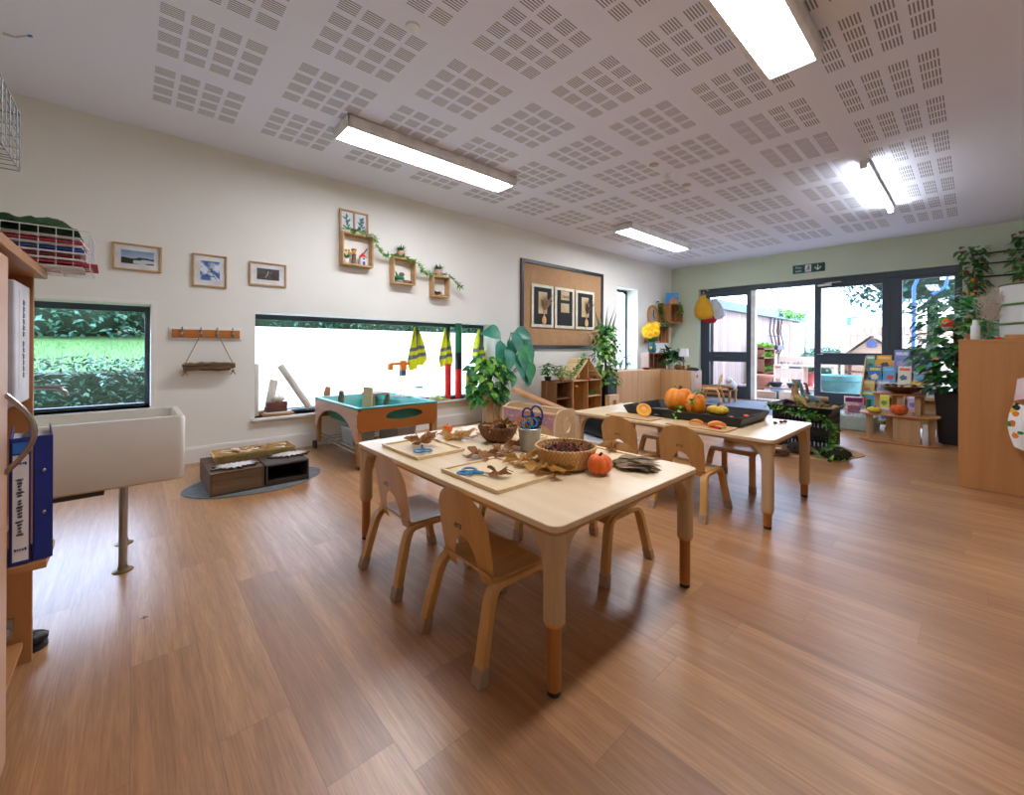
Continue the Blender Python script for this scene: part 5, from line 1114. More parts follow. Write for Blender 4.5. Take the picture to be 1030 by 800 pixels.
# wooden shelf house and crate shelves
XS = -4.60
def slatcrate(lab, loc, w, d, h, m='pine', shelf=False, grp=None, rz=0, solidback=True, nsl=4):
    t = thing('crate_shelf', lab, 'crate', loc, rz, grp); k = .012     # opening faces +X
    sw = d/nsl
    for q in (-w/2, w/2-k):
        b = MB()
        for i in range(nsl): b.bb(i*sw+.004-d/2, (i+1)*sw-.004-d/2, q, q+k, 0, h)
        b.build('side_slats', m, t, bevel=.001)
    MB().bb(-d/2, d/2, -w/2+k, w/2-k, h-k, h).build('top', m, t); MB().bb(-d/2, d/2, -w/2+k, w/2-k, 0, k).build('base', m, t)
    b = MB(); n = 4
    for i in range(n): b.bb(-d/2, -d/2+.008, -w/2+k+(w-2*k)*i/n+.004, -w/2+k+(w-2*k)*(i+1)/n-.004, k, h-k)
    b.build('back_slats', m, t)
    if shelf: MB().bb(-d/2+.01, d/2-.01, -w/2+k, w/2-k, h*.5, h*.5+k).build('shelf', m, t)
    return t
slatcrate('slatted wooden crate shelf on the floor with plants on top', (-4.55, 5.10, 0), .36, .34, .56, wood('8f6238', '6f4828', 2, .8, .7, 'dark_pine'), True)
slh = thing('shelf_house', 'house shaped wooden shelf with a pitched roof and orange decorations', 'shelf house', (-4.55, 5.70, 0)); w, d, hh, ha = .78, .36, .56, .91
MB().bb(-d/2, d/2, -w/2, -w/2+.015, 0, hh).build('side_panel', 'pine', slh); MB().bb(-d/2, d/2, w/2-.015, w/2, 0, hh).build('side_panel', 'pine', slh); MB().bb(-d/2, d/2, -.008, .008, .012, ha-.09).build('divider', 'pine', slh)
b = MB()
for i in range(6): b.bb(-d/2, -d/2+.01, -w/2+w*i/6+.003, -w/2+w*(i+1)/6-.003, 0, hh)
b.build('back_boards', 'pine', slh)
for z, a, c_ in ((0, -w/2, w/2), (hh-.012, -w/2, w/2), (.27, 0, w/2)): MB().bb(-d/2, d/2, a+.001, c_-.001, z, z+.014).build('shelf', 'birchy', slh)
for sg in (-1, 1):
    a = math.atan2(ha-hh, w/2); L = math.hypot(ha-hh, w/2); b = MB(); nsl = 5
    for i in range(nsl): b.box((0, sg*(w/2-(w/2)*(i+.5)/nsl), hh+(ha-hh)*(i+.5)/nsl+.008), (d+.04, L/nsl-.006, .012), rotm(-sg*a, 0, 0))
    b.build('roof_slats', 'maple', slh, bevel=.002)
for y, z in ((0, ha), (0, hh+.01), (-.33, .47)): MB().lathe([(.001, -.02), (.026, -.012), (.03, 0), (.02, .018), (.001, .022)], (d/2+.015, y, z), 8).build('decoration', 'orange' if y else 'red', slh)
# tiny arch blocks in front of the house
t = thing('arch_block', 'pale wooden toy arch beside the house shaped shelf', 'toy block', (-4.26, 6.25, 0)); b = MB(); b.bb(-.05, .05, -.14, -.05, 0, .28); b.bb(-.05, .05, .05, .14, 0, .28); b.bb(-.05, .05, -.05, .05, .19, .28); b.build('arch', 'birchy', t, bevel=.003); MB().bb(-.05, .05, .14, .24, 0, .12).build('step', 'birchy', t, bevel=.003)
tag(MB().prism([(-.09, 0), (.09, 0), (0, .10)], .10, Matrix.Rotation(PI/2, 4, 'Z') @ Matrix.Rotation(PI/2, 4, 'X')).build('triangle_block', 'birchy', loc=(-4.28, 5.30, 0)), 'small triangular wooden block at the foot of the shelf house', 'toy block')
pumpkin('small yellow squash inside the roof of the shelf house', (-4.5, 5.56, .577), .055, .10, mat('e2b23e', .5), 8, .05, 'stem', cat='squash', name='squash')
def bushy(name, lab, loc, rad, n, L, W_, mats, seed, pot=None, cat='potted plant', up=.3, grp=None):
    t = thing(name, lab, cat, loc, 0, grp); R = random.Random(seed); b = MB(); z0 = pot[1] if pot else 0
    for k in range(n):
        a = R.uniform(0, 2*PI); e = math.asin(R.uniform(-.35, 1)); q = R.random()**.45; v = Vector((math.cos(a)*math.cos(e)*rad[0], math.sin(a)*math.cos(e)*rad[1], math.sin(e)*rad[2]))*q; dn = v.normalized() if v.length > 1e-4 else Vector((0, 0, 1))
        b.leaf(v+Vector((0, 0, z0+rad[2]*.5)), (dn.x+R.uniform(-.5, .5), dn.y+R.uniform(-.5, .5), dn.z*up+R.uniform(-.5, .3)), (R.uniform(-.3, .3), R.uniform(-.3, .3), 1), L*R.uniform(.7, 1.2), W_*R.uniform(.7, 1.2), R.uniform(.1, .5), 4, R.randrange(len(mats)), .6)
    b.build('foliage', mats, t, smooth=60)
    if pot: MB().lathe([(pot[0]*.75, 0), (pot[0], pot[1]), (pot[0]*.9, pot[1]), (.001, pot[1]*.9)], n=24).build('pot', pot[2], t)
    st = MB()
    for k in range(7): a = R.uniform(0, 2*PI); st.tube([(0, 0, z0*.8), (rad[0]*.35*math.cos(a), rad[1]*.35*math.sin(a), z0+rad[2]*.7)], .004, 5)
    st.build('stems', mat('5a5f35', .8), t); return t
bushy('potted_plant', 'dark leafy pot plant on the slatted crate shelf', (-4.66, 5.02, .562), (.12, .14, .15), 90, .08, .045, [LEAF['dark'], LEAF['mid']], 51, (.06, .07, 'black'))
bushy('potted_plant', 'light green trailing plant on the crate shelf nearer the roof', (-4.50, 5.18, .562), (.12, .12, .13), 100, .06, .04, [LEAF['mid'], LEAF['lime'], LEAF['husk']], 52, (.05, .06, 'terra'))
ivy('ivy_trail', 'leafy trail of ivy lying on the shelf house roof', [(-4.42, 5.30, .62), (-4.40, 5.44, .76), (-4.42, 5.58, .88), (-4.42, 5.68, .97)], 60, .06, [LEAF['mid'], LEAF['lime']], 53, spread=.04)
ivy('fern_leaves', 'small plant on the middle shelf of the shelf house', [(-4.5, 5.80, .32), (-4.45, 5.90, .36), (-4.45, 5.98, .32)], 26, .05, [LEAF['mid']], 54, spread=.035)
# tall trailing plant in a black planter
t = thing('potted_plant', 'tall climbing plant with bright leaves in a square black planter', 'potted plant', (-4.50, 6.39, 0)); MB().prism(rr(.30, .30, .02), .55).build('planter', mat('22262b', .5), t, bevel=.01)
b = MB(); R = random.Random(61)
for k in range(420):
    z = R.uniform(.42, 1.52); rr_ = .28 if z < 1.2 else .20; a = R.uniform(0, 2*PI); q = R.random()**.5*rr_
    b.leaf((q*math.cos(a)*.8, q*math.sin(a)*1.15, z), (math.cos(a), math.sin(a), R.uniform(-1.3, .2)), (0, 0, 1), R.uniform(.07, .12), R.uniform(.06, .09), .3, 4, R.choice((0, 1, 1, 2)), .6)
for k in range(12):
    a = R.uniform(0, 2*PI); b.leaf((.05*math.cos(a), .06*math.sin(a), 1.3), (.35*math.cos(a), .45*math.sin(a), 1), (math.sin(a), 0, .3), R.uniform(.4, .62), .035, .1, 6, 3)
b.tube([(0, 0, .5), (0, 0, 1.4)], .02, 8, m=4); b.build('foliage', [LEAF['dark'], LEAF['mid'], LEAF['lime'], LEAF['fir'], mat('5a4a30', .9)], t, smooth=60)
bushy('potted_plant', 'dark thin-leaved plant on the narrow window sill', (WX-.12, 7.72, .602), (.13, .26, .24), 60, .11, .035, [mat('2c3b52', .6), LEAF['fir']], 62, (.06, .08, 'plast'))

# ================================================================ CABINETS IN THE FAR CORNER
def cabinet(lab, loc, w, d, h, rz, doors, hole=False):
    t = thing('low_cabinet', lab, 'cabinet', loc, rz, 'low birch cabinets in the far corner'); m = wood('c9a274', 'b98f62', 2, .6, .45, 'cab_birch')   # front faces -Y, width along X
    b = MB(); b.bb(0, .018, 0, d, 0, h); b.bb(w-.018, w, 0, d, 0, h); b.bb(.018, w-.018, d-.008, d, 0, h); b.bb(.018, w-.018, 0, d-.008, 0, .05); b.bb(.018, w-.018, .0, d-.01, h-.018, h); b.build('carcass', m, t)
    n = doors; 
    for i in range(n):
        x0 = w*i/n+.003; x1 = w*(i+1)/n-.003; MB().bb(x0, x1, -.018, -.001, .012, h-.004).build('door', m, t, bevel=.002)
    if hole:
        MB().bb(w, w+.004, .0, d, .0, h).build('end_panel', mat('d8b9a2', .5), t); MB().lathe([(.03, 0), (.03, .002), (.001, .002)], n=24).build('hand_hole', 'black', t, loc=(w+.0045, d*.55, h-.12), rot=(0, PI/2, 0))
    return t
cabinet('birch cabinet with two doors below the narrow window', (-4.62, 6.86, 0) if False else (-4.52, 6.64, 0), 1.48, .38, .66, 1.47, 2)
cabinet('birch cabinet with a round hand hole in its end, beside the doors', (-4.42, 8.22, 0), .66, .46, .655, 0, 1, True)
ZT = .655
def top(px, y, z=ZT): r = _ray(px, 380); t = y/r[1]; return Vector((r[0]*t, y, z))
SV = top(656, 8.05, .662)+Vector((-.07, .13, .345))
# crate standing on cabinet, vase, plant, lamp
t = thing('flower_vase', 'teal glass vase of big yellow flowers standing on the whitewashed crate', 'vase of flowers', top(653, 7.55, .662)); 
b = MB(); b.lathe([(.001, 0), (.07, 0), (.085, .05), (.08, .16), (.055, .22), (.07, .26), (.063, .26), (.05, .22), (.001, .2)], n=24, cap=False); b.build('vase', mat('2f6f78', .12), t)
MB().bb(.0, .04, -.09, -.075, .08, .13).build('tag', 'yellow', t)
R = random.Random(71); lf = MB()
for k in range(50): a = R.uniform(0, 2*PI); lf.leaf((0, 0, .22), (math.cos(a), math.sin(a), R.uniform(.3, 1.8)), (0, 0, 1), .17, .06, .4, 4)
lf.build('leaves', LEAF['mid'], t)
for k, (x, y, z) in enumerate(((-.10, -.03, .42), (.02, -.10, .40), (.11, -.03, .44), (-.05, .0, .54), (.08, .02, .56), (-.15, .02, .47))):
    f = MB(); f.ell((x, y, z), (.066, .06, .062), 22, 14, rib=lambda th, ph: 1+.16*math.sin(th*9+k)*math.cos(ph*7+k)+.05*math.sin(ph*13))
    for q in range(16): a = 2*PI*q/16; f.leaf((x+.04*math.cos(a), y-.02, z+.04*math.sin(a)), (math.cos(a), -.25, math.sin(a)), (0, -1, 0), .075, .045, .1, 3)
    f.tube([(0, 0, .2), (x, y, z)], .004, 5); f.build('flower', mat('ffd419', .6, col2='f7bf0c', scale=14), t)
t.location = t.location*0+SV
slt = slatcrate('whitewashed and brown slatted crate standing on the corner cabinets', top(656, 8.05, .662)+Vector((-.05, .15, 0)), .42, .30, .34, wood('b3713f', '8a5228', 2, .8, .6, 'red_pine'), False, rz=-.5)
for x_ in slt.children:
    if x_.name.startswith('side_slats'): x_.data.materials[0] = wood('e0c4b8', 'c9a99a', 2, .8, .6, 'whitewash'); break
b = MB(); b.lathe([(.05, 0), (.09, .035), (.10, .04), (.085, .036), (.04, .008), (.001, .008)], n=24); tag(b.build('wooden_bowl', wood('a5552c', '8a4322', 0, 1, .4, 'red_bowl'), loc=(-4.53, 7.86, .662)), 'small reddish wooden bowl on the cabinet below the yellow flowers', 'bowl')
bushy('potted_plant', 'dark green bushy plant in a white pot on the corner cabinet', top(674, 8.45, .656), (.20, .18, .22), 110, .16, .11, [LEAF['dark'], leafm('17401f', '215227')], 73, (.055, .12, 'plast'))
t = thing('table_lamp', 'small table lamp with a white shade on the corner cabinet', 'lamp', top(688, 8.45, .656)); MB().lathe([(.10, 0), (.10, .012), (.02, .02)], n=24).build('base', 'black', t); MB().cyl((0, 0, .015), (0, 0, .32), .008).build('pole', 'black', t); MB().lathe([(.10, .28), (.085, .44)], n=24, cap=False).build('shade', mat('e9e6ea', .7), t)
tag(MB().ell((0, 0, .03), (.13, .09, .04)).build('black_cloth', mat('202733', .7), loc=top(697, 8.40, .648)), 'dark round object beside the lamp on the corner cabinet', 'cushion')
t = thing('wooden_ornament', 'low pale wooden ornament behind the plant pot on the cabinet', 'ornament', top(684, 8.62, .656)); b = MB(); b.bb(-.12, .12, -.02, .02, 0, .08); b.bb(.16, .22, -.02, .02, 0, .10); b.build('block', 'pine', t, bevel=.004)
t = thing('woven_ball', 'dark woven ball on the cabinet beside the plant pot', 'woven ball', top(682, 8.36, .656)); MB().ell((0, 0, .06), .06).build('ball', 'wickd', t)
# wall crates on left wall / corner
def wallcrate(lab, p, w, d, h, rz, z=None): return slatcrate(lab, p, w, d, h, wood('b98350', '94602f', 2, .8, .6, 'crate_pine'), False, rz=rz, grp='slatted crates fixed to the corner walls')
wallcrate('upper slatted crate fixed to the white wall in the corner', (WX+.166, 9.32, 1.70), .56, .33, .42, 0)
wallcrate('lower slatted crate fixed to the white wall in the corner', (WX+.166, 8.69, 1.22), .50, .33, .38, 0)
t = thing('postcard', 'blue and yellow picture card standing on the upper crate', 'card', (-4.74, 9.34, 2.122), .75); MB().bb(-.14, .14, -.004, .004, 0, .27).build('card', art_noise('3a93d8', 'f0c060', 6, .62), t); 
t = thing('toy_house', 'small wooden house shape in front of the blue card', 'ornament', (-4.66, 9.25, 2.122), .75); MB().prism([(-.09, 0), (.09, 0), (.09, .08), (0, .17), (-.09, .08)], .03, Matrix.Rotation(PI/2, 4, 'X')).build('house', 'pine', t)
ivy('ivy_trail', 'ivy trailing down the slatted side of the upper crate', [(-4.88, 9.02, 2.15), (-4.80, 9.0, 2.05), (-4.82, 9.0, 1.85), (-4.72, 9.0, 1.70)], 60, .07, [LEAF['dark'], LEAF['mid']], 81, spread=.05)
ivy('ivy_trail', 'ivy trailing over the open front of the upper crate', [(-4.62, 9.40, 2.15), (-4.57, 9.42, 2.0), (-4.58, 9.40, 1.82)], 46, .06, [LEAF['dark'], LEAF['mid']], 82, spread=.05)
ivy('ivy_trail', 'ivy trailing over the lower slatted crate', [(-4.72, 8.45, 1.62), (-4.62, 8.65, 1.63), (-4.60, 8.90, 1.60)], 36, .06, [LEAF['dark'], LEAF['mid']], 83, spread=.04)
p = at_x(657, 316, WX+.03); t = thing('wall_clock', 'round wooden wall clock with a pale face near the yellow flowers', 'clock', (WX, p.y, p.z)); b = MB(); b.X = Matrix.Rotation(PI/2, 4, 'Y'); b.lathe([(.24, 0), (.24, .03), (.18, .035), (.17, .02), (.001, .02)], n=40); b.build('rim', 'pine', t); b = MB(); b.X = Matrix.Rotation(PI/2, 4, 'Y'); b.lathe([(.17, .021), (.001, .022)], n=32); b.build('face', mat('b9a68f', .6), t)
b = MB(); b.tube([(.026, 0, 0), (.026, .02, .12)], .009, 5); b.tube([(.026, 0, 0), (.026, .07, -.06)], .009, 5); b.build('hands', 'black', t)
# bags hanging by the doors
def bagthing(lab, p, s, m, seed, name='drawstring_bag'):
    t = thing(name, lab, 'bag', p, 0, 'bags hanging beside the glass doors'); b = MB()
    b.lathe([(.001, -.42*s), (.10*s, -.41*s), (.155*s, -.34*s), (.15*s, -.22*s), (.10*s, -.09*s), (.045*s, -.03*s), (.06*s, 0)], n=30, rib=lambda th, z: 1+.05*math.sin(th*7+seed+z*9)); b.v = [Vector((v.x*1.05+.25*v.z*v.z-.02, v.y*.55+.01*math.sin(v.z*30), v.z+.06*v.x)) for v in b.v]; b.build('bag', m, t, smooth=60)
    MB().tube([(-.03*s, 0, -.03*s), (0, 0, .08*s), (.03*s, 0, -.03*s)], .008, 6).build('cord', mat('d8d4cc', .8), t); return t
q = at_y(707, 300, 9.55)
bagthing('mustard yellow drawstring bag hanging beside the glass doors', (q.x-.0, 9.56, q.z+.10), 1.28, mat('d9a21c', .8, col2='c48f14', scale=5), 1); bagthing('red bag showing beneath the mustard yellow bag', (q.x+.10, 9.62, q.z-.11), 1.0, mat('a81f2c', .8), 2); bagthing('pale grey bag hanging behind the mustard yellow bag', (q.x+.24, 9.64, q.z+.0), 1.05, mat('c3c8cc', .8), 3)
t = thing('wall_hook', 'white coat hook on the wall beside the glass doors', 'hook', (q.x+.04, WY, q.z+.22)); MB().tube([(0, 0, 0), (0, -.10, .02), (0, -.13, .06)], .012, 8).build('hook', 'plast', t)
# ================================================================ BY THE DOORS AND RIGHT SIDE
t = thing('exit_sign', 'dark green fire exit sign with running figure and arrow above the doors', 'sign', (-2.15, WY, 2.665), 0)
SG = mat('0f5a55', .4, name='sign_green'); MB().bb(-.26, .26, -.012, 0, -.082, .082).build('panel', SG, t, bevel=.002)
txt('lettering', 'Fire', .062, 'paper', t, (-.165, -.0125, .030), (PI/2, 0, 0)); txt('lettering', 'exit', .062, 'paper', t, (-.165, -.0125, -.036), (PI/2, 0, 0))
MB().bb(-.055, .045, -.0135, -.012, -.068, .068).build('pictogram', 'paper', t)
b = MB(); b.ell((.008, -.014, .046), (.011, .0015, .011)); b.tube([(.005, -.0142, .034), (-.004, -.0142, .0)], .010, 6, flat=1); b.tube([(-.004, -.0142, 0), (.018, -.0142, -.02), (.01, -.0142, -.052)], .006, 6); b.tube([(-.004, -.0142, 0), (-.02, -.0142, -.03), (-.042, -.0142, -.036)], .006, 6); b.tube([(.005, -.0142, .03), (.028, -.0142, .012)], .005, 6); b.tube([(.005, -.0142, .03), (-.022, -.0142, .014)], .005, 6)
b.v = [Vector((v.x, -.0142+(v.y+.0142)*.1, v.z)) for v in b.v]; b.build('running_figure', SG, t)
b = MB(); Mx = Matrix.Translation((.15, -.012, 0)) @ Matrix.Rotation(PI/2, 4, 'X'); b.prism([(-.008, .055), (-.008, -.02), (-.045, .018), (-.057, .006), (0, -.055), (.057, .006), (.045, .018), (.008, -.02), (.008, .055)], .002, Mx); b.build('arrow', 'paper', t)

# entrance mat, step block
tag(MB().prism(rr(2.6, 1.75, .02), .008).build('entrance_mat', mat('7c8694', .95, col2='6c7684', scale=60, bump=.3), loc=(-2.55, 8.75, 0)), 'large grey-blue entrance mat inside the glass doors', 'mat')
tag(MB().box((0, 0, .10), (.62, .50, .20)).build('floor_cushion', mat('aebfb9', .8, col2='93a8a2', scale=25), loc=(-1.18, 7.47, 0), rot=0, bevel=.015), 'pale speckled block on the floor beside the curved shelf unit', 'block')
p = at_z(859, 414, .2); t = thing('storybook_box', 'small colourful picture box standing on the pale speckled block', 'box', (p.x, p.y+.02, .2), .3); MB().bb(-.10, .10, -.035, .035, 0, .25).build('carton', art_noise('c9a0b8', 'e9e4e0', 22), t, bevel=.002); MB().bb(-.09, .09, -.0365, -.035, .18, .235).build('label', mat('8b2f7a', .5), t); MB().bb(-.07, .07, -.0365, -.035, .03, .13).build('cover_art', art_noise('3c7fb5', 'd9572f', 30), t)
tag(MB().bb(-.022, .022, -.035, .035, 0, .23).build('green_carton', 'greenp', loc=(p.x+.15, p.y+.07, .2), rot=.3, bevel=.003), 'narrow green carton beside the colourful picture box', 'box')

# black plastic crates with the dinosaur tray
BX0, BX1, BY0, BY1 = -1.55, -1.03, 5.46, 6.06
def milk(lab, z, h=.20):
    t = thing('plastic_crate', lab, 'crate', ((BX0+BX1)/2, (BY0+BY1)/2, z), 0, 'stacked black plastic crates'); w, d = (BX1-BX0)/2, (BY1-BY0)/2; k = .012
    b = MB(); b.bb(-w, w, -d, d, 0, .012); b.build('base', 'black', t)
    for nm, x0, x1, y0, y1, ax in (('side', -w, w, -d, -d+k, 0), ('side', -w, w, d-k, d, 0), ('side', -w, -w+k, -d+k, d-k, 1), ('side', w-k, w, -d+k, d-k, 1)):
        b = MB(); b.bb(x0, x1, y0, y1, .012, .045); b.bb(x0, x1, y0, y1, h-.04, h); b.bb(x0, x1, y0, y1, .095, .112)
        L = (x1-x0) if ax == 0 else (y1-y0); n = 15
        for i in range(n+1):
            c_ = L*i/n
            if ax == 0: b.bb(max(x0, x0+c_-.011), min(x1, x0+c_+.011), y0, y1, .045, h-.04)
            else: b.bb(x0, x1, max(y0, y0+c_-.011), min(y1, y0+c_+.011), .045, h-.04)
        b.build(nm, 'black', t, smooth=0)
milk('upper black plastic crate under the dinosaur tray', .212, .198); milk('lower black plastic crate standing on the hessian mat', .007, .2)
t = thing('dinosaur_tray', 'black tray on top of the stacked crates, filled with straw', 'tray', ((BX0+BX1)/2, (BY0+BY1)/2, .411)); b = MB(); openbox(b, BX1-BX0+.10, BY1-BY0+.10, .055, slope=.03); b.build('pan', 'black', t, bevel=.003)
R = random.Random(90); b = MB()
for k in range(900):
    x, y = R.gauss(0, .11), R.gauss(0, .13); x = max(-.22, min(.22, x)); y = max(-.26, min(.26, y)); z = .02+.045*math.exp(-((x+.12)**2+(y+.12)**2)*60)+.06*math.exp(-((x-.14)**2+(y+.1)**2)*60)+R.uniform(-.01, .01)
    a = R.uniform(0, PI); b.tube([(x-.03*math.cos(a), y-.03*math.sin(a), z), (x+.03*math.cos(a), y+.03*math.sin(a), z+R.uniform(-.01, .02))], .0018, 3, cap=False)
b.slab(lambda u, v: ((u-.5)*.50, (v-.5)*.58, .012+.03*noise.noise(Vector((u*5, v*5, 3)))+.012), 16, 16, (0, 0, -.01)); stuff(tag(b.build('straw', mat('c9ab7c', .9, col2='a98a5b', scale=30), loc=((BX0+BX1)/2, (BY0+BY1)/2, .417)), 'tangle of straw and shredded bark in the black dinosaur tray', 'straw'))
def dino(lab, p, s, rz, m, long=True):
    t = thing('toy_dinosaur', lab, 'toy dinosaur', p, rz, 'toy dinosaurs in the crate-top tray'); b = MB()
    b.tube([Vector(q)*s for q in ((-.26, 0, .05), (-.17, 0, .08), (-.09, 0, .12), (0, 0, .135), (.07, 0, .15), (.10, 0, .22), (.115, 0, .30), (.135, 0, .355), (.175, 0, .365), (.20, 0, .35))], [.004*s, .014*s, .04*s, .058*s, .045*s, .026*s, .02*s, .02*s, .02*s, .008*s], 12)
    for x in (-.05, .05):
        for y in (-.03, .03): b.tube([Vector(q)*s for q in ((x, y, .12), (x+.01, y*1.2, .05), (x+.012, y*1.2, 0))], [.024*s, .017*s, .018*s], 8)
    b.build('body', m, t, smooth=70); return t
cx, cy = (BX0+BX1)/2, (BY0+BY1)/2
dino('olive long-necked toy dinosaur at the front of the crate-top tray', (cx-.02, cy-.20, .425), .85, 2.2, mat('a08a3c', .6, col2='7f6a2c', scale=14))
dino('blue-grey long-necked toy dinosaur behind the olive one', (cx+.03, cy+.0, .43), .78, 2.9, mat('5f8f94', .6, col2='48757c', scale=14))
dino('dark red toy dinosaur furthest back in the crate-top tray', (cx+.02, cy+.14, .43), .70, 2.4, mat('7a3526', .6, col2='5a261c', scale=14))
dino('pink-brown toy dinosaur pressed against the olive one', (cx-.10, cy-.13, .425), .62, 1.9, mat('b98468', .6, col2='9a6a52', scale=14))
tag(MB().tube([(-.11, 0, .03), (0, .005, .032), (.11, 0, .03)], [.028, .032, .028], 12).build('birch_log', mat('d2b48c', .8, col2='b08d64', scale=12), loc=(cx+.09, cy+.02, .50), rot=.5), 'pale cut log lying across the dinosaur tray', 'log')
tag(MB().lathe([(.02, 0), (.055, .02), (.065, .05), (.06, .05), (.045, .015), (.001, .008)], n=24, cap=False).build('black_bowl', mat('26282c', .3), loc=(cx-.11, cy-.24, .44), rot=(.9, 0, .2)), 'small dark bowl tipped forward in the dinosaur tray', 'bowl')
b = MB(); R = random.Random(91)
for k in range(16): b.tube([(R.uniform(-.08, .08), R.uniform(-.12, .12), R.uniform(0, .03)), (R.uniform(-.08, .08), R.uniform(-.12, .12), R.uniform(.03, .07)), (R.uniform(-.10, .10), R.uniform(-.12, .12), R.uniform(.0, .06))], R.uniform(.007, .014), 6)
stuff(tag(b.build('dark_twigs', mat('2b2a26', .8), loc=(cx+.16, cy+.0, .445)), 'heap of dark bark and twigs at the back of the dinosaur tray', 'bark'))
b0 = (BX0-.05, BY0-.07, .47)
ivy('ivy_trail', 'ivy garland draped along the front of the dinosaur tray', [b0, (BX0+.15, BY0-.075, .42), (BX0+.35, BY0-.075, .40), (BX1+.0, BY0-.06, .36), (BX1+.03, BY0-.02, .28), (BX1+.03, BY0+.05, .15), (BX1+.03, BY0+.0, .04)], 150, .055, [LEAF['dark'], LEAF['mid'], LEAF['lime']], 92, spread=.035)
tag(MB().prism([(.62*math.cos(a)*(1+.04*math.sin(7*a)), .55*math.sin(a)*(1+.05*math.sin(6*a+1))) for a in [2*PI*k/60 for k in range(60)]], .006).build('hessian_mat', 'hess', loc=(-1.38, 5.50, 0)), 'ragged hessian mat on the floor beneath the black crates', 'mat')
b = MB(); R = random.Random(95)
b.ell((0, 0, .05), (.13, .12, .07), rib=lambda th, ph: 1+.15*math.sin(th*5+ph*3)); tag(b.build('moss_mound', mat('2e2a22', .95, col2='1d1a14', scale=20, bump=.6), loc=(-.93, 5.22, .007)), 'dark mossy mound beside the lower black crate', 'moss mound')
ivy('ivy_leaves', 'loose ivy over the dark mossy mound on the hessian mat', [(-1.02, 5.10, .06), (-.93, 5.13, .15), (-.84, 5.20, .06), (-.95, 5.04, .02)], 46, .055, [LEAF['mid'], LEAF['lime'], LEAF['dark']], 96, spread=.04)
t = thing('bark_bowl', 'shallow bark bowl with dark contents in front of the lower black crate', 'bowl', (-1.24, 5.22, .007)); MB().lathe([(.07, 0), (.13, .03), (.15, .055), (.14, .05), (.06, .012), (.001, .01)], n=28, cap=False).build('bowl', mat('7a5c40', .9, col2='5a4230', scale=20), t); MB().ell((0, 0, .05), (.10, .09, .06), rib=lambda th, ph: 1+.1*math.sin(th*6)).build('contents', mat('2a241d', .9), t)
for i, (x, y, z, l) in enumerate(((-1.36, 4.98, .007, 'lower round wood slice stacked on the hessian mat'), (-1.35, 4.99, .029, 'middle round wood slice stacked on the hessian mat'), (-1.37, 4.97, .051, 'top round wood slice stacked on the hessian mat'))):
    t = thing('wood_slice', l, 'wood slice', (x, y, z), i, 'round wood slices stacked on the mat'); MB().lathe([(.09, 0), (.092, .02)], n=24).build('bark', mat('6d5038', .9), t); MB().lathe([(.084, .019), (.001, .021)], n=24, cap=False).build('cut_face', mat('e0c79c', .7, col2='cdb083'), t)

# curved three-level shelf unit
t = thing('curved_shelf_unit', 'curved wooden two-storey toy shelf unit in front of the book rack', 'shelf unit', (-.60, 6.82, 0)); w = .36
def deck(w, d, z, th=.016): 
    return MB().prism(rr(2*w, 2*d, min(w, d)*.8, 8), th, z0=z).build('deck', wood('bd8550', 'a97342', 0, .8, .45, 'honey_ply'), t, bevel=.003)
deck(.37, .28, 0); deck(.355, .26, .315); deck(.235, .22, .562)
for x, y, w_, d_ in ((-.26, -.12, .05, .016), (-.28, .18, .05, .016), (-.10, .15, .06, .016), (.28, -.06, .05, .016), (.28, .18, .05, .016)): MB().bb(x-w_/2, x+w_/2, y-d_/2, y+d_/2, .016, .315).build('upright', 'birchz', t, bevel=.002)
MB().bb(-.03, .20, -.215, -.20, .016, .315).build('front_panel', 'birchz', t, bevel=.002)
for x, y in ((-.19, -.06), (.03, -.15), (.17, -.10), (-.05, .14), (.19, .14)): MB().bb(x-.025, x+.025, y-.008, y+.008, .331, .562).build('upright', 'birchz', t, bevel=.002)
pumpkin('yellow felt pumpkin on the middle deck of the curved shelf unit', (-.80, 6.64, .3315), .075, .075, mat('e0c22a', .9, sheen=.3), 8, .1, 'stem', grp='felt pumpkins on the curved shelf unit'); pumpkin('orange felt pumpkin under the top deck of the curved shelf unit', (-.585, 6.67, .3315), .085, .125, mat('e4651c', .9, sheen=.3), 8, .12, 'black', grp='felt pumpkins on the curved shelf unit')
t = thing('wooden_bowl', 'wide dark wooden bowl of shells and bark on top of the curved shelf unit', 'bowl', (-.575, 6.80, .579)); MB().lathe([(.07, 0), (.15, .03), (.205, .085), (.195, .088), (.13, .035), (.001, .02)], n=36, cap=False).build('bowl', wood('6a4630', '4a2f1f', 0, 1, .4, 'dark_bowl'), t)
R = random.Random(99); b = MB()
for k in range(26): a = R.uniform(0, 6.28); q = R.random()**.5*.13; b.ell((q*math.cos(a), q*math.sin(a), .075+R.uniform(-.01, .02)), (R.uniform(.015, .035), R.uniform(.015, .03), .015), 8, 5, m=R.randrange(3))
stuff(tag(b.build('bowl_filling', [mat('d9c7ac', .7), mat('4a3222', .8), mat('9a7650', .8)], loc=(-.575, 6.80, .579)), 'shells and dark bark pieces heaped in the wide wooden bowl', 'shells'))
t = bushy('potted_plant', 'little green plant in a square woven pot, bottom of the curved shelf unit', at_z(893, 434, .016)+Vector((.02, .10, 0)), (.08, .08, .07), 40, .06, .03, [LEAF['dark'], LEAF['mid']], 101, (.055, .09, 'hess'))
b = MB().lathe([(.025, 0), (.03, .01), (.028, .14), (.02, .20), (.02, .23)], n=16); tag(b.build('white_bottle', mat('dfe8ec', .3), loc=(-.36, 6.63, .017)), 'slim white bottle standing at the end of the curved shelf unit', 'bottle')
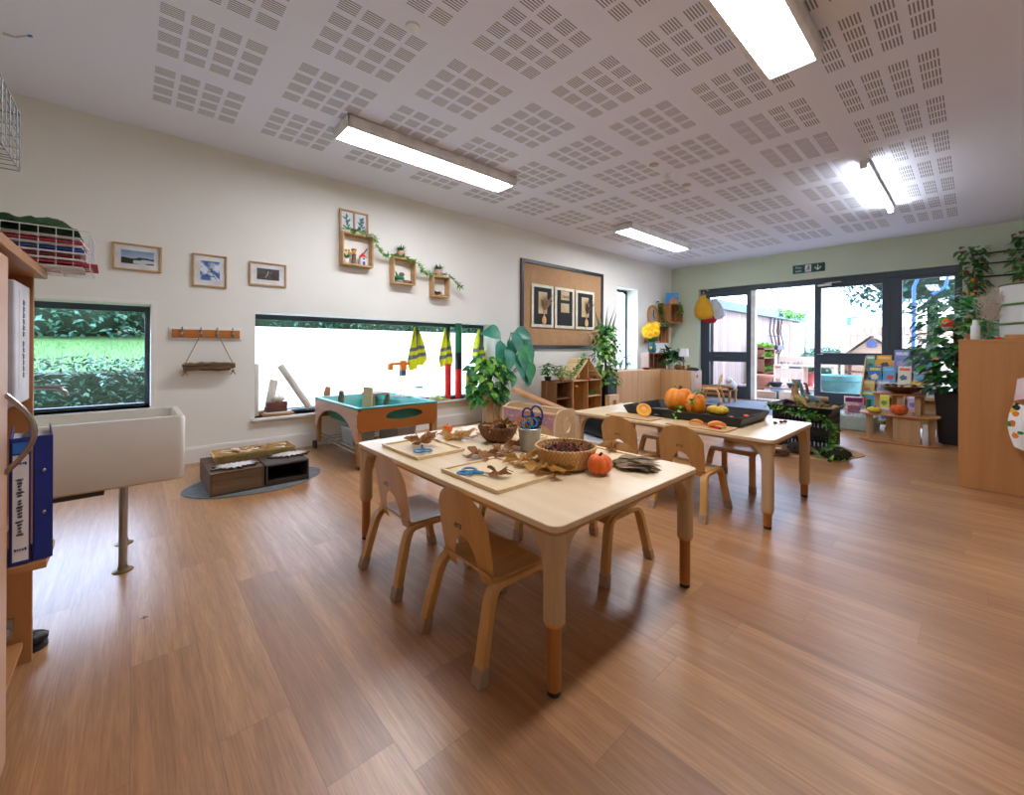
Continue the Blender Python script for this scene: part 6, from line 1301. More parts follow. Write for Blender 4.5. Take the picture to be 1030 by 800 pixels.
tag(MB().box((0, 0, .22), (.012, .30, .44)).build('white_panel', mat('dde3ee', .4), loc=(-.33, 6.86, .66), rot=(0, .70, .2), bevel=.003), 'thin pale board leaning beside the wide wooden bowl', 'board') if False else None

# book rack
rk = thing('book_rack', 'pale wooden tiered book rack full of picture books beside the glass window', 'book rack', (0, 0, 0)); XR0, XR1 = -1.06, -.31
for x in (XR0-.018, XR1): MB().prism([(7.50, 0), (8.14, 0), (8.14, .97), (8.07, 1.0), (7.50, .30)], .018, Matrix.Translation((x, 0, 0)) @ Matrix(((0, 0, 1, 0), (1, 0, 0, 0), (0, 1, 0, 0), (0, 0, 0, 1)))).build('side_panel', 'birchz', rk, bevel=.003)
rows = [(7.99, .77), (7.88, .60), (7.77, .43), (7.66, .27), (7.55, .10)]
for y, z in rows: MB().bb(XR0, XR1, y-.012, y+.10, z, z+.012).build('shelf', 'birch', rk); MB().bb(XR0, XR1, y-.024, y-.012, z, z+.035).build('lip', 'birch', rk)
MB().box((( XR0+XR1)/2, 7.93, .50), (XR1-XR0, .01, 1.0), rotm(-.50, 0, 0)).build('back_panel', 'birch', rk)
def book(lab, px0, px1, row, h, c1, c2, art, lean=0.22, tilt=0):
    y, z = rows[row]; a, c_ = at_y(px0, 380, y), at_y(px1, 380, y); w = abs(c_.x-a.x)*.97
    t = thing('picture_book', lab, 'book', ((a.x+c_.x)/2, y+.004, z+.0135), 0, 'picture books on the book rack', (-lean, tilt, 0))
    MB().bb(-w/2, w/2, 0, .010, 0, h).build('cover', mat(c1, .35), t, bevel=.001); R = random.Random(len(lab)*7+px0)
    MB().bb(-w*.40, w*.40, -.0008, 0, h*.76, h*.90).build('title_band', mat(c2, .35), t)
    b = MB(); nn = 18
    cx_, cz_ = R.uniform(-.12, .12)*w, h*.38; r_ = min(w, h)*R.uniform(.24, .34); vs = [(cx_+r_*math.cos(2*PI*k/nn)*(1+.25*math.sin(k*2.4+px0)), cz_+r_*math.sin(2*PI*k/nn)*(1+.2*math.cos(k*1.7+px0))) for k in range(nn)]
    b.prism(vs, .0008, Matrix(((1, 0, 0, 0), (0, 0, -1, 0), (0, 1, 0, 0), (0, 0, 0, 1)))); b.build('cover_art', mat(art, .35), t); return t
B_ = [('green and white picture book at the left end of the top row', 871, 880, 0, .24, '6fae8c', 'e8e8e0', '3e6f5a'), ('yellow picture book with a dark animal in the top row', 881, 897, 0, .24, 'f0a92a', 'f6d98a', '4a4560'), ('tall lilac and blue picture book in the top row', 899, 915, 0, .32, '7d8fd0', 'd9dff2', 'b7a0d2'), ('navy picture book in the top row', 917, 931, 0, .24, '23406e', 'cfd8e4', '7d90a8'), ('sky blue and orange picture book at the right end of the top row', 933, 945, 0, .24, '3aa4dc', 'f2b25a', 'e8e0d0'),
 ('bright blue picture book with yellow lettering band, second row', 873, 887, 1, .25, '1f7cc4', 'f3d93a', 'e9e7c0'), ('light blue picture book with a red character, second row', 888, 901, 1, .25, '58b0e4', '7cc4ee', 'd8303a'), ('cream picture book with orange title band, second row', 903, 917, 1, .26, 'ece4d2', 'e56a34', '506a8c'), ('wide pale blue picture book, second row', 919, 930, 1, .20, '8cc3e8', 'b6dcf2', '6aa6d4'), ('golden picture book at the right end of the second row', 932, 943, 1, .24, 'e8b45a', 'f2e0b8', 'c98a5a'),
 ('orange and yellow picture book, left end of the third row', 868, 880, 2, .22, 'f0c56a', 'f6e2a2', 'ec8a34'), ('pale grey-blue picture book, third row', 882, 896, 2, .23, '9fb8d2', 'e6ecf2', '5f82a8'), ('white picture book with a red spot, third row', 899, 912, 2, .20, 'e8e6e2', 'cfd6de', 'b83a3a'), ('yellow picture book with a black shape, third row', 917, 930, 2, .24, 'f2bf2c', 'f6d870', '222226'), ('white and blue picture book, right end of the third row', 932, 942, 2, .22, 'e6ecf4', '9cc2e8', '6a8cb4'),
 ('turquoise picture book with a big red shape, fourth row', 865, 880, 3, .24, '38a9c4', 'f2e24a', 'd9262e'), ('yellow picture book with a green crocodile shape, fourth row', 882, 895, 3, .22, 'f2dc36', 'f6e88a', '3a9a4a'), ('red and white picture book, fourth row', 898, 910, 3, .22, 'e9e2dc', 'c8323a', 'd9525a'), ('lilac picture book, fourth row', 913, 925, 3, .22, 'c9b4dc', 'eee6f4', '8a6ab4'),
 ('pale pink picture book, left end of the bottom row', 866, 880, 4, .20, 'e6c2bc', 'f2e6e0', 'b47a7a'), ('white picture book with blue art, bottom row', 883, 896, 4, .20, 'eef0f0', 'c4d4e6', '5a86c0')]
for q in B_: book(*q)

# tall black planter with big leafy plant, robin
t = thing('potted_plant', 'tall leafy plant in a black planter between the book rack and cabinet', 'potted plant', (-.15, 7.12, 0)); b = MB(); b.prism(rr(.30, .30, .03), .02); L = [(rr(.24, .24, .02), 0), (rr(.32, .32, .02), .60), (rr(.29, .29, .02), .60), (rr(.27, .27, .02), .54)]; b = MB(); n = len(L[0][0]); b._add([(x, y, z) for ps, z in L for x, y in ps], [(i*n+j, i*n+(j+1) % n, (i+1)*n+(j+1) % n, (i+1)*n+j) for i in range(3) for j in range(n)]+[tuple(range(n-1, -1, -1)), tuple(3*n+j for j in range(n))]); b.build('planter', mat('1d2026', .4), t)
b = MB(); R = random.Random(110); b.tube([(0, 0, .5), (.02, 0, 1.0), (0, 0, 1.5)], .018, 8, m=4)
for k in range(520):
    z = R.uniform(.62, 1.72); a = R.uniform(0, 2*PI); q = R.random()**.5*(.34 if z > .9 else .22); b.leaf((q*math.cos(a)-.03, q*math.sin(a), z), (math.cos(a), math.sin(a), R.uniform(-.8, .3)), (0, 0, 1), R.uniform(.09, .15), R.uniform(.07, .11), .25, 4, R.choice((0, 0, 1, 3)) if z < 1.05 else R.choice((0, 1, 2, 2, 3)), .6)
b.build('foliage', [LEAF['dark'], LEAF['mid'], leafm('7fae8c', '9cc4a4'), LEAF['fir'], mat('5a4a30', .9)], t, smooth=60)
p = at_y(955, 329, 6.82); t = thing('toy_robin', 'soft toy robin with an orange breast perched in the tall plant', 'toy bird', p, -.4); MB().ell((0, 0, .07), (.06, .085, .07)).build('body', mat('8a7562', .9), t); MB().ell((0, -.045, .085), (.055, .055, .06)).build('breast', mat('e4602a', .9), t); MB().ell((0, -.03, .045), (.05, .06, .04)).build('belly', mat('d9d4cc', .9), t); MB().tube([(0, -.10, .105), (0, -.125, .10)], [.01, .002], 6).build('beak', 'black', t); MB().tube([(0, .07, .06), (0, .14, .05)], [.025, .015], 8, flat=.4).build('tail', mat('6a5848', .9), t)

# right cabinet and everything on it
t = thing('large_cabinet', 'large beech cabinet end standing at the right edge of the photo', 'cabinet', (-.08, 4.96, 0)); b = MB(); CW, CD, CH = 1.6, .48, 1.184
b.bb(0, .02, 0, CD, 0, CH-.022); b.bb(CW-.02, CW, 0, CD, 0, CH-.022); b.bb(.02, CW-.02, 0, .02, 0.0, CH-.022); b.bb(.02, CW-.02, .02, CD, 0, .06); b.build('carcass', 'beechcab', t); MB().bb(-.004, CW+.004, -.004, CD+.01, CH-.022, CH).build('top', 'beechcabx', t, bevel=.002)
MB().bb(.03, .79, CD, CD+.018, .02, CH-.03).build('door', 'beechcab', t, bevel=.002); MB().bb(.80, CW-.03, CD, CD+.018, .02, CH-.03).build('door', 'beechcab', t, bevel=.002)
def onc(px, y, z=1.1845): r = _ray(px, 330); tt_ = y/r[1]; return Vector((r[0]*tt_, y, z))
t = thing('white_bottle', 'small white bottle with a cap on the right cabinet', 'bottle', onc(981, 5.12)); MB().lathe([(.026, 0), (.028, .006), (.028, .11), (.016, .13)], n=20).build('body', mat('e3ecec', .3), t); MB().lathe([(.018, .13), (.017, .16)], n=16).build('cap', 'plast', t)
t = thing('pampas_vase', 'glass vase of fluffy cream pampas grass on the right cabinet', 'vase of grass', onc(994, 5.16)); MB().lathe([(.03, 0), (.035, .01), (.03, .14), (.035, .16), (.032, .16), (.027, .14), (.03, .012), (.001, .01)], n=20, cap=False).build('vase', glassm('vase_glass', (.85, .95, .92, 1)), t)
b = MB(); R = random.Random(121)
for (dx, dz, L, lx) in ((.03, .17, .22, .7), (-.02, .15, .2, -.2), (.06, .14, .2, 1.2), (.0, .18, .22, .3)):
    for k in range(170):
        u = R.random(); q = Vector((dx*.3+lx*.11*u*u, R.uniform(-.02, .02), dz+L*u*(1-.15*abs(lx)))); w_ = .05*math.sin(PI*(u*.8+.15)); b.leaf(q+Vector((R.uniform(-w_, w_), R.uniform(-w_, w_)*.8, 0)), (lx+R.uniform(-.6, .6), R.uniform(-.5, .5), 1), (R.uniform(-1, 1), 1, 0), R.uniform(.03, .06), .004, .6, 3)
b.build('plumes', leafm('d8c9ba', 'c4b2a0', .9), t); b = MB(); [b.tube([(0, 0, .02), (dx, 0, .2)], .002, 4) for dx in (-.01, .0, .02, .04)]; b.build('stems', mat('b9a67a', .9), t)
bushy('potted_plant', 'low trailing greenery with yellow blooms at the corner of the right cabinet', onc(973, 5.30)+Vector((.03, 0, 0)), (.08, .10, .09), 90, .06, .03, [LEAF['mid'], LEAF['dark'], LEAF['lime']], 122, (.05, .05, 'terra'))
t = thing('green_bottle', 'clear green glass jar on the right cabinet behind the pampas grass', 'jar', onc(1000, 5.30)); MB().lathe([(.04, 0), (.045, .01), (.045, .13), (.03, .16), (.03, .18)], n=20).build('body', glassm('green_glass', (.7, .86, .74, 1)), t)
t = thing('butterfly_net_cage', 'white mesh butterfly cage with green hoops on the right cabinet', 'mesh cage', (.335, 5.21, 1.1845)); r = .195
tm = NT('mesh'); tp = tm.add('ShaderNodeBsdfTransparent'); mx = tm.add('ShaderNodeMixShader'); mx.inputs[0].default_value = .72; tm.b.inputs['Base Color'].default_value = lin('e4eaea'); tm.link(tp.outputs[0], mx.inputs[1]); tm.link(tm.b.outputs[0], mx.inputs[2]); tm.link(mx.outputs[0], tm.out.inputs[0])
b = MB(); b.lathe([(r, .004), (r*.985, .06), (r, .12), (r*.985, .19), (r, .26), (r*.985, .34), (r, .43)], n=40, cap=False); b.lathe([(r, .43), (.001, .437)], n=40, cap=False); b.build('mesh', tm.m, t)
for k, z in enumerate((.01, .14, .29, .43)): MB().tube([(r*1.005*math.cos(a), r*1.005*math.sin(a), z+(.018*math.sin(a+1) if k in (1, 2) else 0)) for a in [2*PI*i/48 for i in range(49)]], .010 if k in (1, 2) else .006, 8, cap=False).build('hoop', mat('5f7f3c', .6) if k < 3 else mat('6a5a4a', .5), t)
tag(MB().bb(-.10, .10, -.02, .02, 0, .035).build('wooden_strip', 'pine', loc=(.26, 4.985, 1.1845), bevel=.003), 'narrow wooden block at the front edge of the right cabinet', 'wooden block')
tag(MB().ell((0, 0, .012), (.016, .014, .012)).build('red_bead', 'red', loc=onc(1004, 5.03)), 'small red bead on the right cabinet in front of the mesh cage', 'bead')
# hanging costume at the right edge
p = at_y(1022, 376, 4.925); t = thing('dressing_up_costume', 'colourful patterned costume with a pink hood hanging at the right edge', 'costume', (p.x+.09, 4.915, p.z))
def patt():
    t = NT('animal_print'); v = t.coords(); vo = t.add('ShaderNodeTexVoronoi'); vo.inputs['Scale'].default_value = 20; t.link(v, vo.inputs['Vector']); r_ = t.add('ShaderNodeValToRGB'); s = t.add('ShaderNodeSeparateColor'); t.link(vo.outputs['Color'], s.inputs[0]); t.link(s.outputs[0], r_.inputs[0]); e = r_.color_ramp; e.interpolation = 'CONSTANT'; cols = ['e8821e', '2a2f3c', '5aa7c4', 'eef0ee', '2f8a4a', 'f0c828', 'c9622e']
    for i in range(len(cols)):
        q = e.elements[i] if i < 2 else e.elements.new(i/len(cols)); q.position = i/len(cols); q.color = lin(cols[i])
    m_ = t.math('LESS_THAN', vo.outputs['Distance'], .42); t.link(t.mix(m_, lin('f2f3f1'), r_.outputs[0]), t.b.inputs['Base Color']); t.b.inputs['Roughness'].default_value = .8; return t.m
MB().slab(lambda u, v: (-.10+.30*u-.03*math.sin(v*PI), -.05-.05*math.sin(PI*u)+.012*math.sin(u*15+v*4), -.17-.33*v-.03*math.sin(u*5)), 24, 20, (0, .012, 0)).build('cloth', patt(), t, smooth=60)
MB().slab(lambda u, v: (-.085+.24*u+.03*v*(u-.5), -.05-.06*math.sin(PI*u), -.0-.16*v+.04*math.sin(PI*u)), 16, 12, (0, .012, 0)).build('hood', mat('e9a9b8', .85, col2='dfe0dc', scale=7), t, smooth=60)
MB().slab(lambda u, v: (-.03+.2*u, -.05-.04*math.sin(PI*u), -.50-.10*v), 12, 8, (0, .012, 0)).build('hem', mat('4a2c24', .9, col2='b04a7a', scale=20), t, smooth=60)
MB().tube([(.04, .04, .0), (.04, -.03, .0), (.04, -.04, .04)], .006, 6).build('hanger', 'steel', t)

# rails on the green wall with vines
for i, z in enumerate((2.578, 2.42, 2.222)):
    t = thing('wall_rail', ['top dark horizontal rail on the green wall at the right', 'middle dark horizontal rail on the green wall at the right', 'lowest dark horizontal rail on the green wall at the right'][i], 'rail', (0, WY, z), 0, 'dark rails on the green wall'); MB().tube([(-.02, -.05, 0), (1.4, -.05, 0)], .012, 8).build('bar', 'black', t)
    for x in (.02, 1.35): MB().cyl((x, -.05, 0), (x, 0, 0), .012, n=8).build('bracket', 'black', t)
def vine(lab, x, z0, z1, n, seed, y=9.60, fr=True):
    R = random.Random(seed); t = thing('hanging_vine', lab, 'vine', (x, y, z0)); b = MB(); pts = [(.03*math.sin(i*1.3), .0, (z1-z0)*i/8) for i in range(9)]; b.tube(pts, .012, 6, m=4)
    for k in range(n): z = R.uniform(0, z1-z0); a = R.uniform(0, 2*PI); q = R.random()**.5*.15; b.leaf((q*math.cos(a), -abs(q*math.sin(a))*.7-.0, z), (math.cos(a), -abs(math.sin(a)), R.uniform(-1, .2)), (0, -.3, 1), R.uniform(.08, .13), R.uniform(.05, .09), .3, 4, R.randrange(4), .6)
    b.build('foliage', [LEAF['dark'], LEAF['mid'], leafm('55703f', '6f8a50'), leafm('7a4a4a', '8f6a55'), mat('7a5a4a', .9)], t, smooth=60)
    if fr:
        for k in range(9): MB().ell((R.uniform(-.10, .06), -R.uniform(.06, .12), R.uniform(.05, z1-z0-.05)), .028, 10, 7).build('fruit', R.choice(['red', 'orange', mat('e0a030', .5)]), t)
vine('long artificial vine with berries hanging by the window and dark rails', -.02, 1.45, 2.70, 210, 131); vine('dark leafy vine hanging from the rails at the right edge', .52, 2.15, 2.85, 110, 132, fr=False)

# small chair and bench by the left glass door
dup(ch, at_z(717, 403.5, .0085), 1.75, 'wooden child chair standing alone by the fixed glass panel', 'child chairs by the doors')
t = thing('wooden_bench', 'low slatted wooden bench in front of the fixed glass panel', 'bench', (-3.75, 9.05, .009)); b = MB()
for k in range(4): b.bb(-.50, .50, -.17+.09*k, -.10+.09*k, .24, .258)
b.build('seat_slats', 'pinex', t, bevel=.002)
for x in (-.46, .46):
    for y in (-.15, .15): MB().bb(x-.02, x+.02, y-.02, y+.02, 0, .34 if x > 0 else .34).build('leg', 'pine', t, bevel=.003)
MB().bb(-.44, .44, -.165, -.145, .14, .19).build('rail', 'pinex', t); MB().bb(-.44, .44, -.165, -.145, .28, .33).build('rail', 'pinex', t)
t = thing('soft_toy', 'white and grey soft toy slumped on the end of the low bench', 'soft toy', (-3.30, 9.0, .268)); MB().ell((0, 0, .09), (.11, .10, .10), rib=lambda th, ph: 1+.05*math.sin(th*5)).build('body', mat('e6e4e6', .95), t); MB().ell((-.02, -.06, .19), (.07, .065, .06)).build('head', mat('e6e4e6', .95), t); MB().ell((.03, -.09, .03), (.05, .06, .03)).build('paw', mat('4a4444', .9), t)

# ================================================================ OUTSIDE
def ground_mat(c1, c2, sc, nm, planks=False):
    t = NT(nm); v = t.coords(); n = t.noise(v, sc, 6, .6); c = t.mix(t.ramp(n, .3, .7), lin(c1), lin(c2))
    if planks:
        s = t.add('ShaderNodeSeparateXYZ'); t.link(v, s.inputs[0]); j = t.math('LESS_THAN', t.math('PINGPONG', s.outputs[1], .07), .004); c = t.mix(j, c, lin('6a6a68'))
    t.link(c, t.b.inputs['Base Color']); t.b.inputs['Roughness'].default_value = .8; return t.m
structure(MB().bb(-30, 30, WY+.31, 60, -.12, -.02).build('ground_deck', ground_mat('b3b0ab', '9c9a96', 3, 'weathered_deck', True), smooth=0))
b = MB(); b.grid(lambda u, v: (WX-.38-28*u, -25+55*v, -.05+(.0 if u < .08 else (u-.08)*3.5 )), 30, 30)
structure(b.build('ground_lawn', ground_mat('3a5c2c', '487034', 1.2, 'lawn_soil'), smooth=60))
R = random.Random(140); b = MB()
for k in range(9000):
    u = R.random(); x = WX-.38-3.2-9*u**1.4; y = R.uniform(-6, 2.5)*(1+.4*u); uu = (WX-.38-x)/28; z = -.05+max(0, (uu-.08)*3.5); a = R.uniform(0, 6.28)
    b.leaf((x, y, z), (math.cos(a)*.4, math.sin(a)*.4, 1), (math.cos(a), math.sin(a), .2), R.uniform(.06, .13), .016, .3, 2, R.randrange(2))
stuff(tag(b.build('grass', [leafm('3f6a30', '4b7c3a', .7), leafm('568542', '447235', .7)]), 'sunlit green grass on the slope beyond the hedge', 'grass'))
def leafwall(nm, lab, cat, x0, x1, y0, y1, z0, z1, n, L, mats, seed, wav=.1):
    R = random.Random(seed); b = MB(); K = len(mats)
    def core(u, v): return (0, 0, 0)
    w, d, h = (x1-x0), (y1-y0), (z1-z0)
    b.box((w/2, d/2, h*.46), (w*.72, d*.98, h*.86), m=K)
    for k in range(n):
        f = R.random()
        if f < .62: q = Vector((w, R.uniform(0, d), R.uniform(0, h)))
        elif f < .9: q = Vector((R.uniform(0, w), R.uniform(0, d), h))
        else: q = Vector((R.uniform(0, w), R.choice((0, d)), R.uniform(0, h)))
        q += rndv(R, L*.7)+Vector((wav*noise.noise(q*.8), 0, wav*2*noise.noise(q*.6+Vector((5, 0, 0))))); b.leaf(q, (R.uniform(-.3, 1), R.uniform(-1, 1), R.uniform(-.6, .8)), (R.uniform(-1, 1), R.uniform(-1, 1), 1), L*R.uniform(.6, 1.3), L*R.uniform(.35, .6), .2, 2, R.randrange(K), .6)
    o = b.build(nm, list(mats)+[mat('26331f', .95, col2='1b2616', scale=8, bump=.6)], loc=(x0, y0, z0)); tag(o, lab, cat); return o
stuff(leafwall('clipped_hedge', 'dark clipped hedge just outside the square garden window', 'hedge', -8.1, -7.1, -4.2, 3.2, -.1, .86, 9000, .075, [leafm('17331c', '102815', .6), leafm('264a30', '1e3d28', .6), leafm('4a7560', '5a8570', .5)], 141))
def shrub(lab, x, y, z, rx, ry, rz_, n, L, mats, seed, trunk=False, cat='bush', nm='bush', grp=None):
    R = random.Random(seed); t = thing(nm, lab, cat, (x, y, z), 0, grp); b = MB(); h0 = rz_*.0
    for k in range(n):
        a = R.uniform(0, 2*PI); e = math.asin(R.uniform(-.9, 1)); q = R.uniform(.72, 1.04); v = Vector((rx*math.cos(a)*math.cos(e), ry*math.sin(a)*math.cos(e), rz_*math.sin(e)))*q*(1+.18*noise.noise(Vector((a*2, e*3, seed)))); v.z += rz_*(.95 if trunk else .62)+(trunk or 0)
        b.leaf(v, (R.uniform(-1, 1), R.uniform(-1, 1), R.uniform(-.8, .8)), (R.uniform(-1, 1), R.uniform(-1, 1), 1), L*R.uniform(.6, 1.3), L*R.uniform(.4, .7), .2, 2, R.randrange(len(mats)), .6)
    b.build('crown', mats, t)
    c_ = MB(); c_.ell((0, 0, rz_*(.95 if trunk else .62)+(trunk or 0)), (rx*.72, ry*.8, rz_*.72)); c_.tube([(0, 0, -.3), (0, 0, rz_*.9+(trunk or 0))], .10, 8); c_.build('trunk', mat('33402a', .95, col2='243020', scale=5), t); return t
GM = [leafm('2f5a44', '3d6e54', .6), leafm('47705c', '5a8570', .6), leafm('224a36', '2c5840', .6), leafm('6f7f30', '5f7028', .6)]
for i, (y, rx, h, l) in enumerate(((-7.5, 2.2, 1.7, 'pale leafy bush at the near end of the row beyond the lawn'), (-4.4, 2.0, 1.9, 'yellow tinged bush second in the row beyond the lawn'), (-1.6, 2.1, 1.75, 'rounded green bush third in the row beyond the lawn'), (1.4, 2.0, 1.85, 'green bush fourth in the row beyond the lawn'), (4.8, 2.2, 1.9, 'bush seen above the frosted film at its near end'), (8.4, 2.3, 1.9, 'bush seen above the middle of the frosted film'), (12.2, 2.4, 2.0, 'bush seen above the frosted film near the vests'), (16.4, 2.6, 2.1, 'last bush of the row seen over the frosted film'))):
    shrub(l, -19.5, y, 1.42, 1.8, rx*1.15, h*1.15, 2600, .22, GM if i % 2 else [GM[0], GM[2], GM[1]], 150+i, nm='bush', grp='bushes beyond the lawn')
# shed
def cladding():
    t = NT('timber_cladding'); v = t.coords(); s = t.add('ShaderNodeSeparateXYZ'); t.link(v, s.inputs[0]); y = s.outputs[1]
    wn = t.add('ShaderNodeTexWhiteNoise', noise_dimensions='1D'); t.link(t.math('FLOOR', t.math('DIVIDE', y, .14)), wn.inputs['W']); n = t.noise(t.coords((3, 3, .6)), 2, 4)
    c = t.mix(wn.outputs[0], lin('b9a095'), lin('9c8478')); c = t.mix(t.math('MULTIPLY', t.ramp(n, .4, .7), .5), c, lin('8f8f90')); j = t.math('LESS_THAN', t.math('PINGPONG', y, .07), .004); t.link(t.mix(j, c, lin('4a403a')), t.b.inputs['Base Color']); t.b.inputs['Roughness'].default_value = .85; return t.m
t = thing('timber_shed', 'long timber clad shed with a blue-grey roof edge outside the doors', 'shed', (-4.3, 10.6, -.02)); MB().bb(-3.5, 0, 0, 7.6, 0, 2.1).build('wall', cladding(), t, smooth=0)
MB().bb(-3.6, .12, -.15, 7.8, 2.1, 2.33).build('roof', mat('5f7682', .5), t, bevel=.01)
dd = MB().bb(.0, .03, 5.15, 6.15, .02, 1.95).build('door', wood('c9b4aa', 'b39c92', 2, .6, .7, 'shed_door'), t); f = MB(); f.bb(0, .05, 5.05, 5.15, 0, 2.03); f.bb(0, .05, 6.15, 6.25, 0, 2.03); f.bb(0, .05, 5.15, 6.15, 1.95, 2.03); f.build('door_frame', mat('8a5f4c', .6), dd); MB().bb(.03, .04, 5.55, 5.72, 1.25, 1.5).build('notice', mat('6f90c8', .5), dd)
R = random.Random(160); b = MB()
for k in range(420): b.leaf((R.uniform(-.1, .12), R.uniform(4.6, 7.7), 2.36+R.uniform(-.16, .06)), (R.uniform(-.2, 1), R.uniform(-1, 1), R.uniform(-1, .6)), (0, 0, 1), .16, .10, .3, 3, R.randrange(2))
tag(b.build('ivy', [LEAF['mid'], LEAF['lime']], loc=(-4.3, 10.6, -.02)), 'green creeper growing over the far end of the shed roof edge', 'creeper')
t = thing('wire_trellis', 'curved black wire rack hanging on the shed wall', 'wire rack', (-4.22, 14.3, .95)); b = MB()
for i in range(4): y = .1+.36*i; b.tube([(.02, y, 0), (.10, y+.08, .3), (.03, y+.04, .7), (.08, y, 1.1)], .018, 6)
for z in (.05, .55, 1.08): b.tube([(.05, .05, z), (.05, 1.28, z)], .016, 6)
b.build('wires', mat('22242a', .5), t); MB().bb(.06, .22, .25, .95, .12, .26).build('basket', mat('2b2f33', .5), t)
p = (-4.17, 14.6, 2.33)
tag(MB().tube([(0, 0, 0), (.05, 0, .1), (.05, 0, .22), (0, 0, .2)], .02, 6).build('white_hook', 'plast', loc=p), 'white hook over the blue-grey roof edge above the wire rack', 'hook')
# low plank table with pots
PZ = -.02
t = thing('outdoor_bench', 'low plank bench of pots outside the open doorway', 'bench', (-3.1, 11.15, PZ)); b = MB(); [b.bb(-.95, .95, -.25+.17*k, -.10+.17*k, .20, .235) for k in range(3)]; b.build('planks', wood('a58f86', '8f7a72', 0, .8, .8, 'grey_plank'), t)
for x in (-.85, 0, .85): MB().bb(x-.04, x+.04, -.22, .22, 0, .2).build('leg', mat('6a5f5a', .8), t)
def potl(lab, x, y, z, r, h, m, cat='pot', nm='plant_pot', foliage=None, seed=0):
    t = thing(nm, lab, cat, (x, y, z)); MB().lathe([(r*.65, 0), (r*.95, h*.8), (r*1.05, h*.82), (r*1.05, h), (r*.92, h), (r*.8, h*.75), (.001, h*.7)], n=28, cap=False).build('pot', m, t); MB().lathe([(.001, 0), (r*.65, 0)], n=28, cap=False).build('base', m, t)
    if foliage:
        b = MB(); R = random.Random(seed)
        for k in range(60): a = R.uniform(0, 6.28); b.leaf((r*.5*math.cos(a), r*.5*math.sin(a), h*.85), (math.cos(a), math.sin(a), R.uniform(.4, 2)), (0, 0, 1), r*1.5, r*.4, .4, 4)
        b.build('foliage', foliage, t)
    return t
def obx(px, y): r = _ray(px, 380); return r[0]*y/r[1]
potl('wide terracotta bowl pot on the low outdoor bench', obx(766, 11.1), 11.1, PZ+.2355, .26, .27, mat('c98a72', .7)); potl('dark shallow bowl in the middle of the low outdoor bench', obx(781, 11.1), 11.1, PZ+.2355, .13, .11, mat('2c3644', .4)); potl('dark bowl towards the far end of the low outdoor bench', obx(799, 11.1), 11.1, PZ+.2355, .15, .11, mat('2c3644', .4)); potl('small blue-grey bucket standing below the low outdoor bench', obx(783, 10.75), 10.75, PZ, .12, .20, mat('6f8fa8', .5))
tag(MB().bb(-.22, .22, -.15, .15, 0, .16).build('wooden_box', wood('cba58c', 'b28c74', 0, .8, .8, 'box_ply'), loc=(obx(772, 10.75), 10.72, PZ), bevel=.004), 'pale wooden box on the deck in front of the outdoor bench', 'box'); tag(MB().bb(-.2, .2, -.15, .15, 0, .18).build('wooden_box', wood('d8c0ae', 'c2a896', 0, .8, .8, 'box_ply2'), loc=(obx(797, 10.8), 10.76, PZ), bevel=.004), 'second pale wooden box on the deck near the glazed door', 'box')
t = thing('mud_kitchen', 'pale wooden play kitchen with an upstand and shelves outside', 'play kitchen', (obx(778, 12.6), 12.6, PZ)); b = MB(); MB().bb(0, 1.3, 0, .5, .66, .70).build('worktop', wood('cbb3a3', 'b59c8c', 0, .8, .7, 'pale_top'), t); MB().bb(0, 1.3, .02, .48, .12, .15).build('shelf', 'pinex', t)
for x in (0, .62, 1.25): MB().bb(x, x+.05, .02, .48, 0, .66).build('side_panel', wood('dcc4b4', 'c8ae9e', 2, .8, .7, 'wash_pine'), t)
MB().bb(0, 1.3, .46, .5, .70, .92).build('upstand', wood('cbb3a3', 'b59c8c', 0, .8, .7, 'pale_top'), t); MB().bb(.05, .62, .03, .05, .34, .62).build('door', wood('dcc4b4', 'c8ae9e', 2, .8, .7, 'wash_pine'), t)
for x in (.2, .5): MB().lathe([(.09, .70), (.10, .78), (.09, .78), (.08, .71)], (x, .25, 0), 20, cap=False).build('pan', 'steel', t)
potl('blue pot of greenery standing past the play kitchen', obx(804, 14.4), 14.4, PZ+.0, .24, .66, mat('5a86b4', .5), foliage=LEAF['mid'], seed=3); potl('red pot of greenery beside the blue pot outside', obx(812, 14.0), 14.0, PZ, .2, .5, mat('c2504a', .5), foliage=LEAF['fir'], seed=4)
t = thing('planter_shelf', 'slatted shelf of green plants against the shed wall', 'plant shelf', (-3.95, 13.0, PZ)); 
for z in (.45, .85, 1.1): MB().bb(-.16, .16, -.4, .5, z, z+.04).build('shelf', wood('8a5a44', '6f4634', 1, .8, .7, 'shelf_wood'), t)
for y in (-.4, .47): MB().bb(-.16, .16, y, y+.03, 0, 1.2).build('side_panel', wood('8a5a44', '6f4634', 2, .8, .7, 'shelf_wood'), t)
b = MB(); R = random.Random(170)
for z in (.5, .9, 1.15):
    for k in range(70): b.leaf((R.uniform(-.1, .14), R.uniform(-.36, .44), z), (R.uniform(-.5, 1), R.uniform(-1, 1), R.uniform(.4, 1.6)), (0, 0, 1), .20, .07, .4, 3, R.randrange(2))
b.build('foliage', [LEAF['mid'], LEAF['lime']], t)
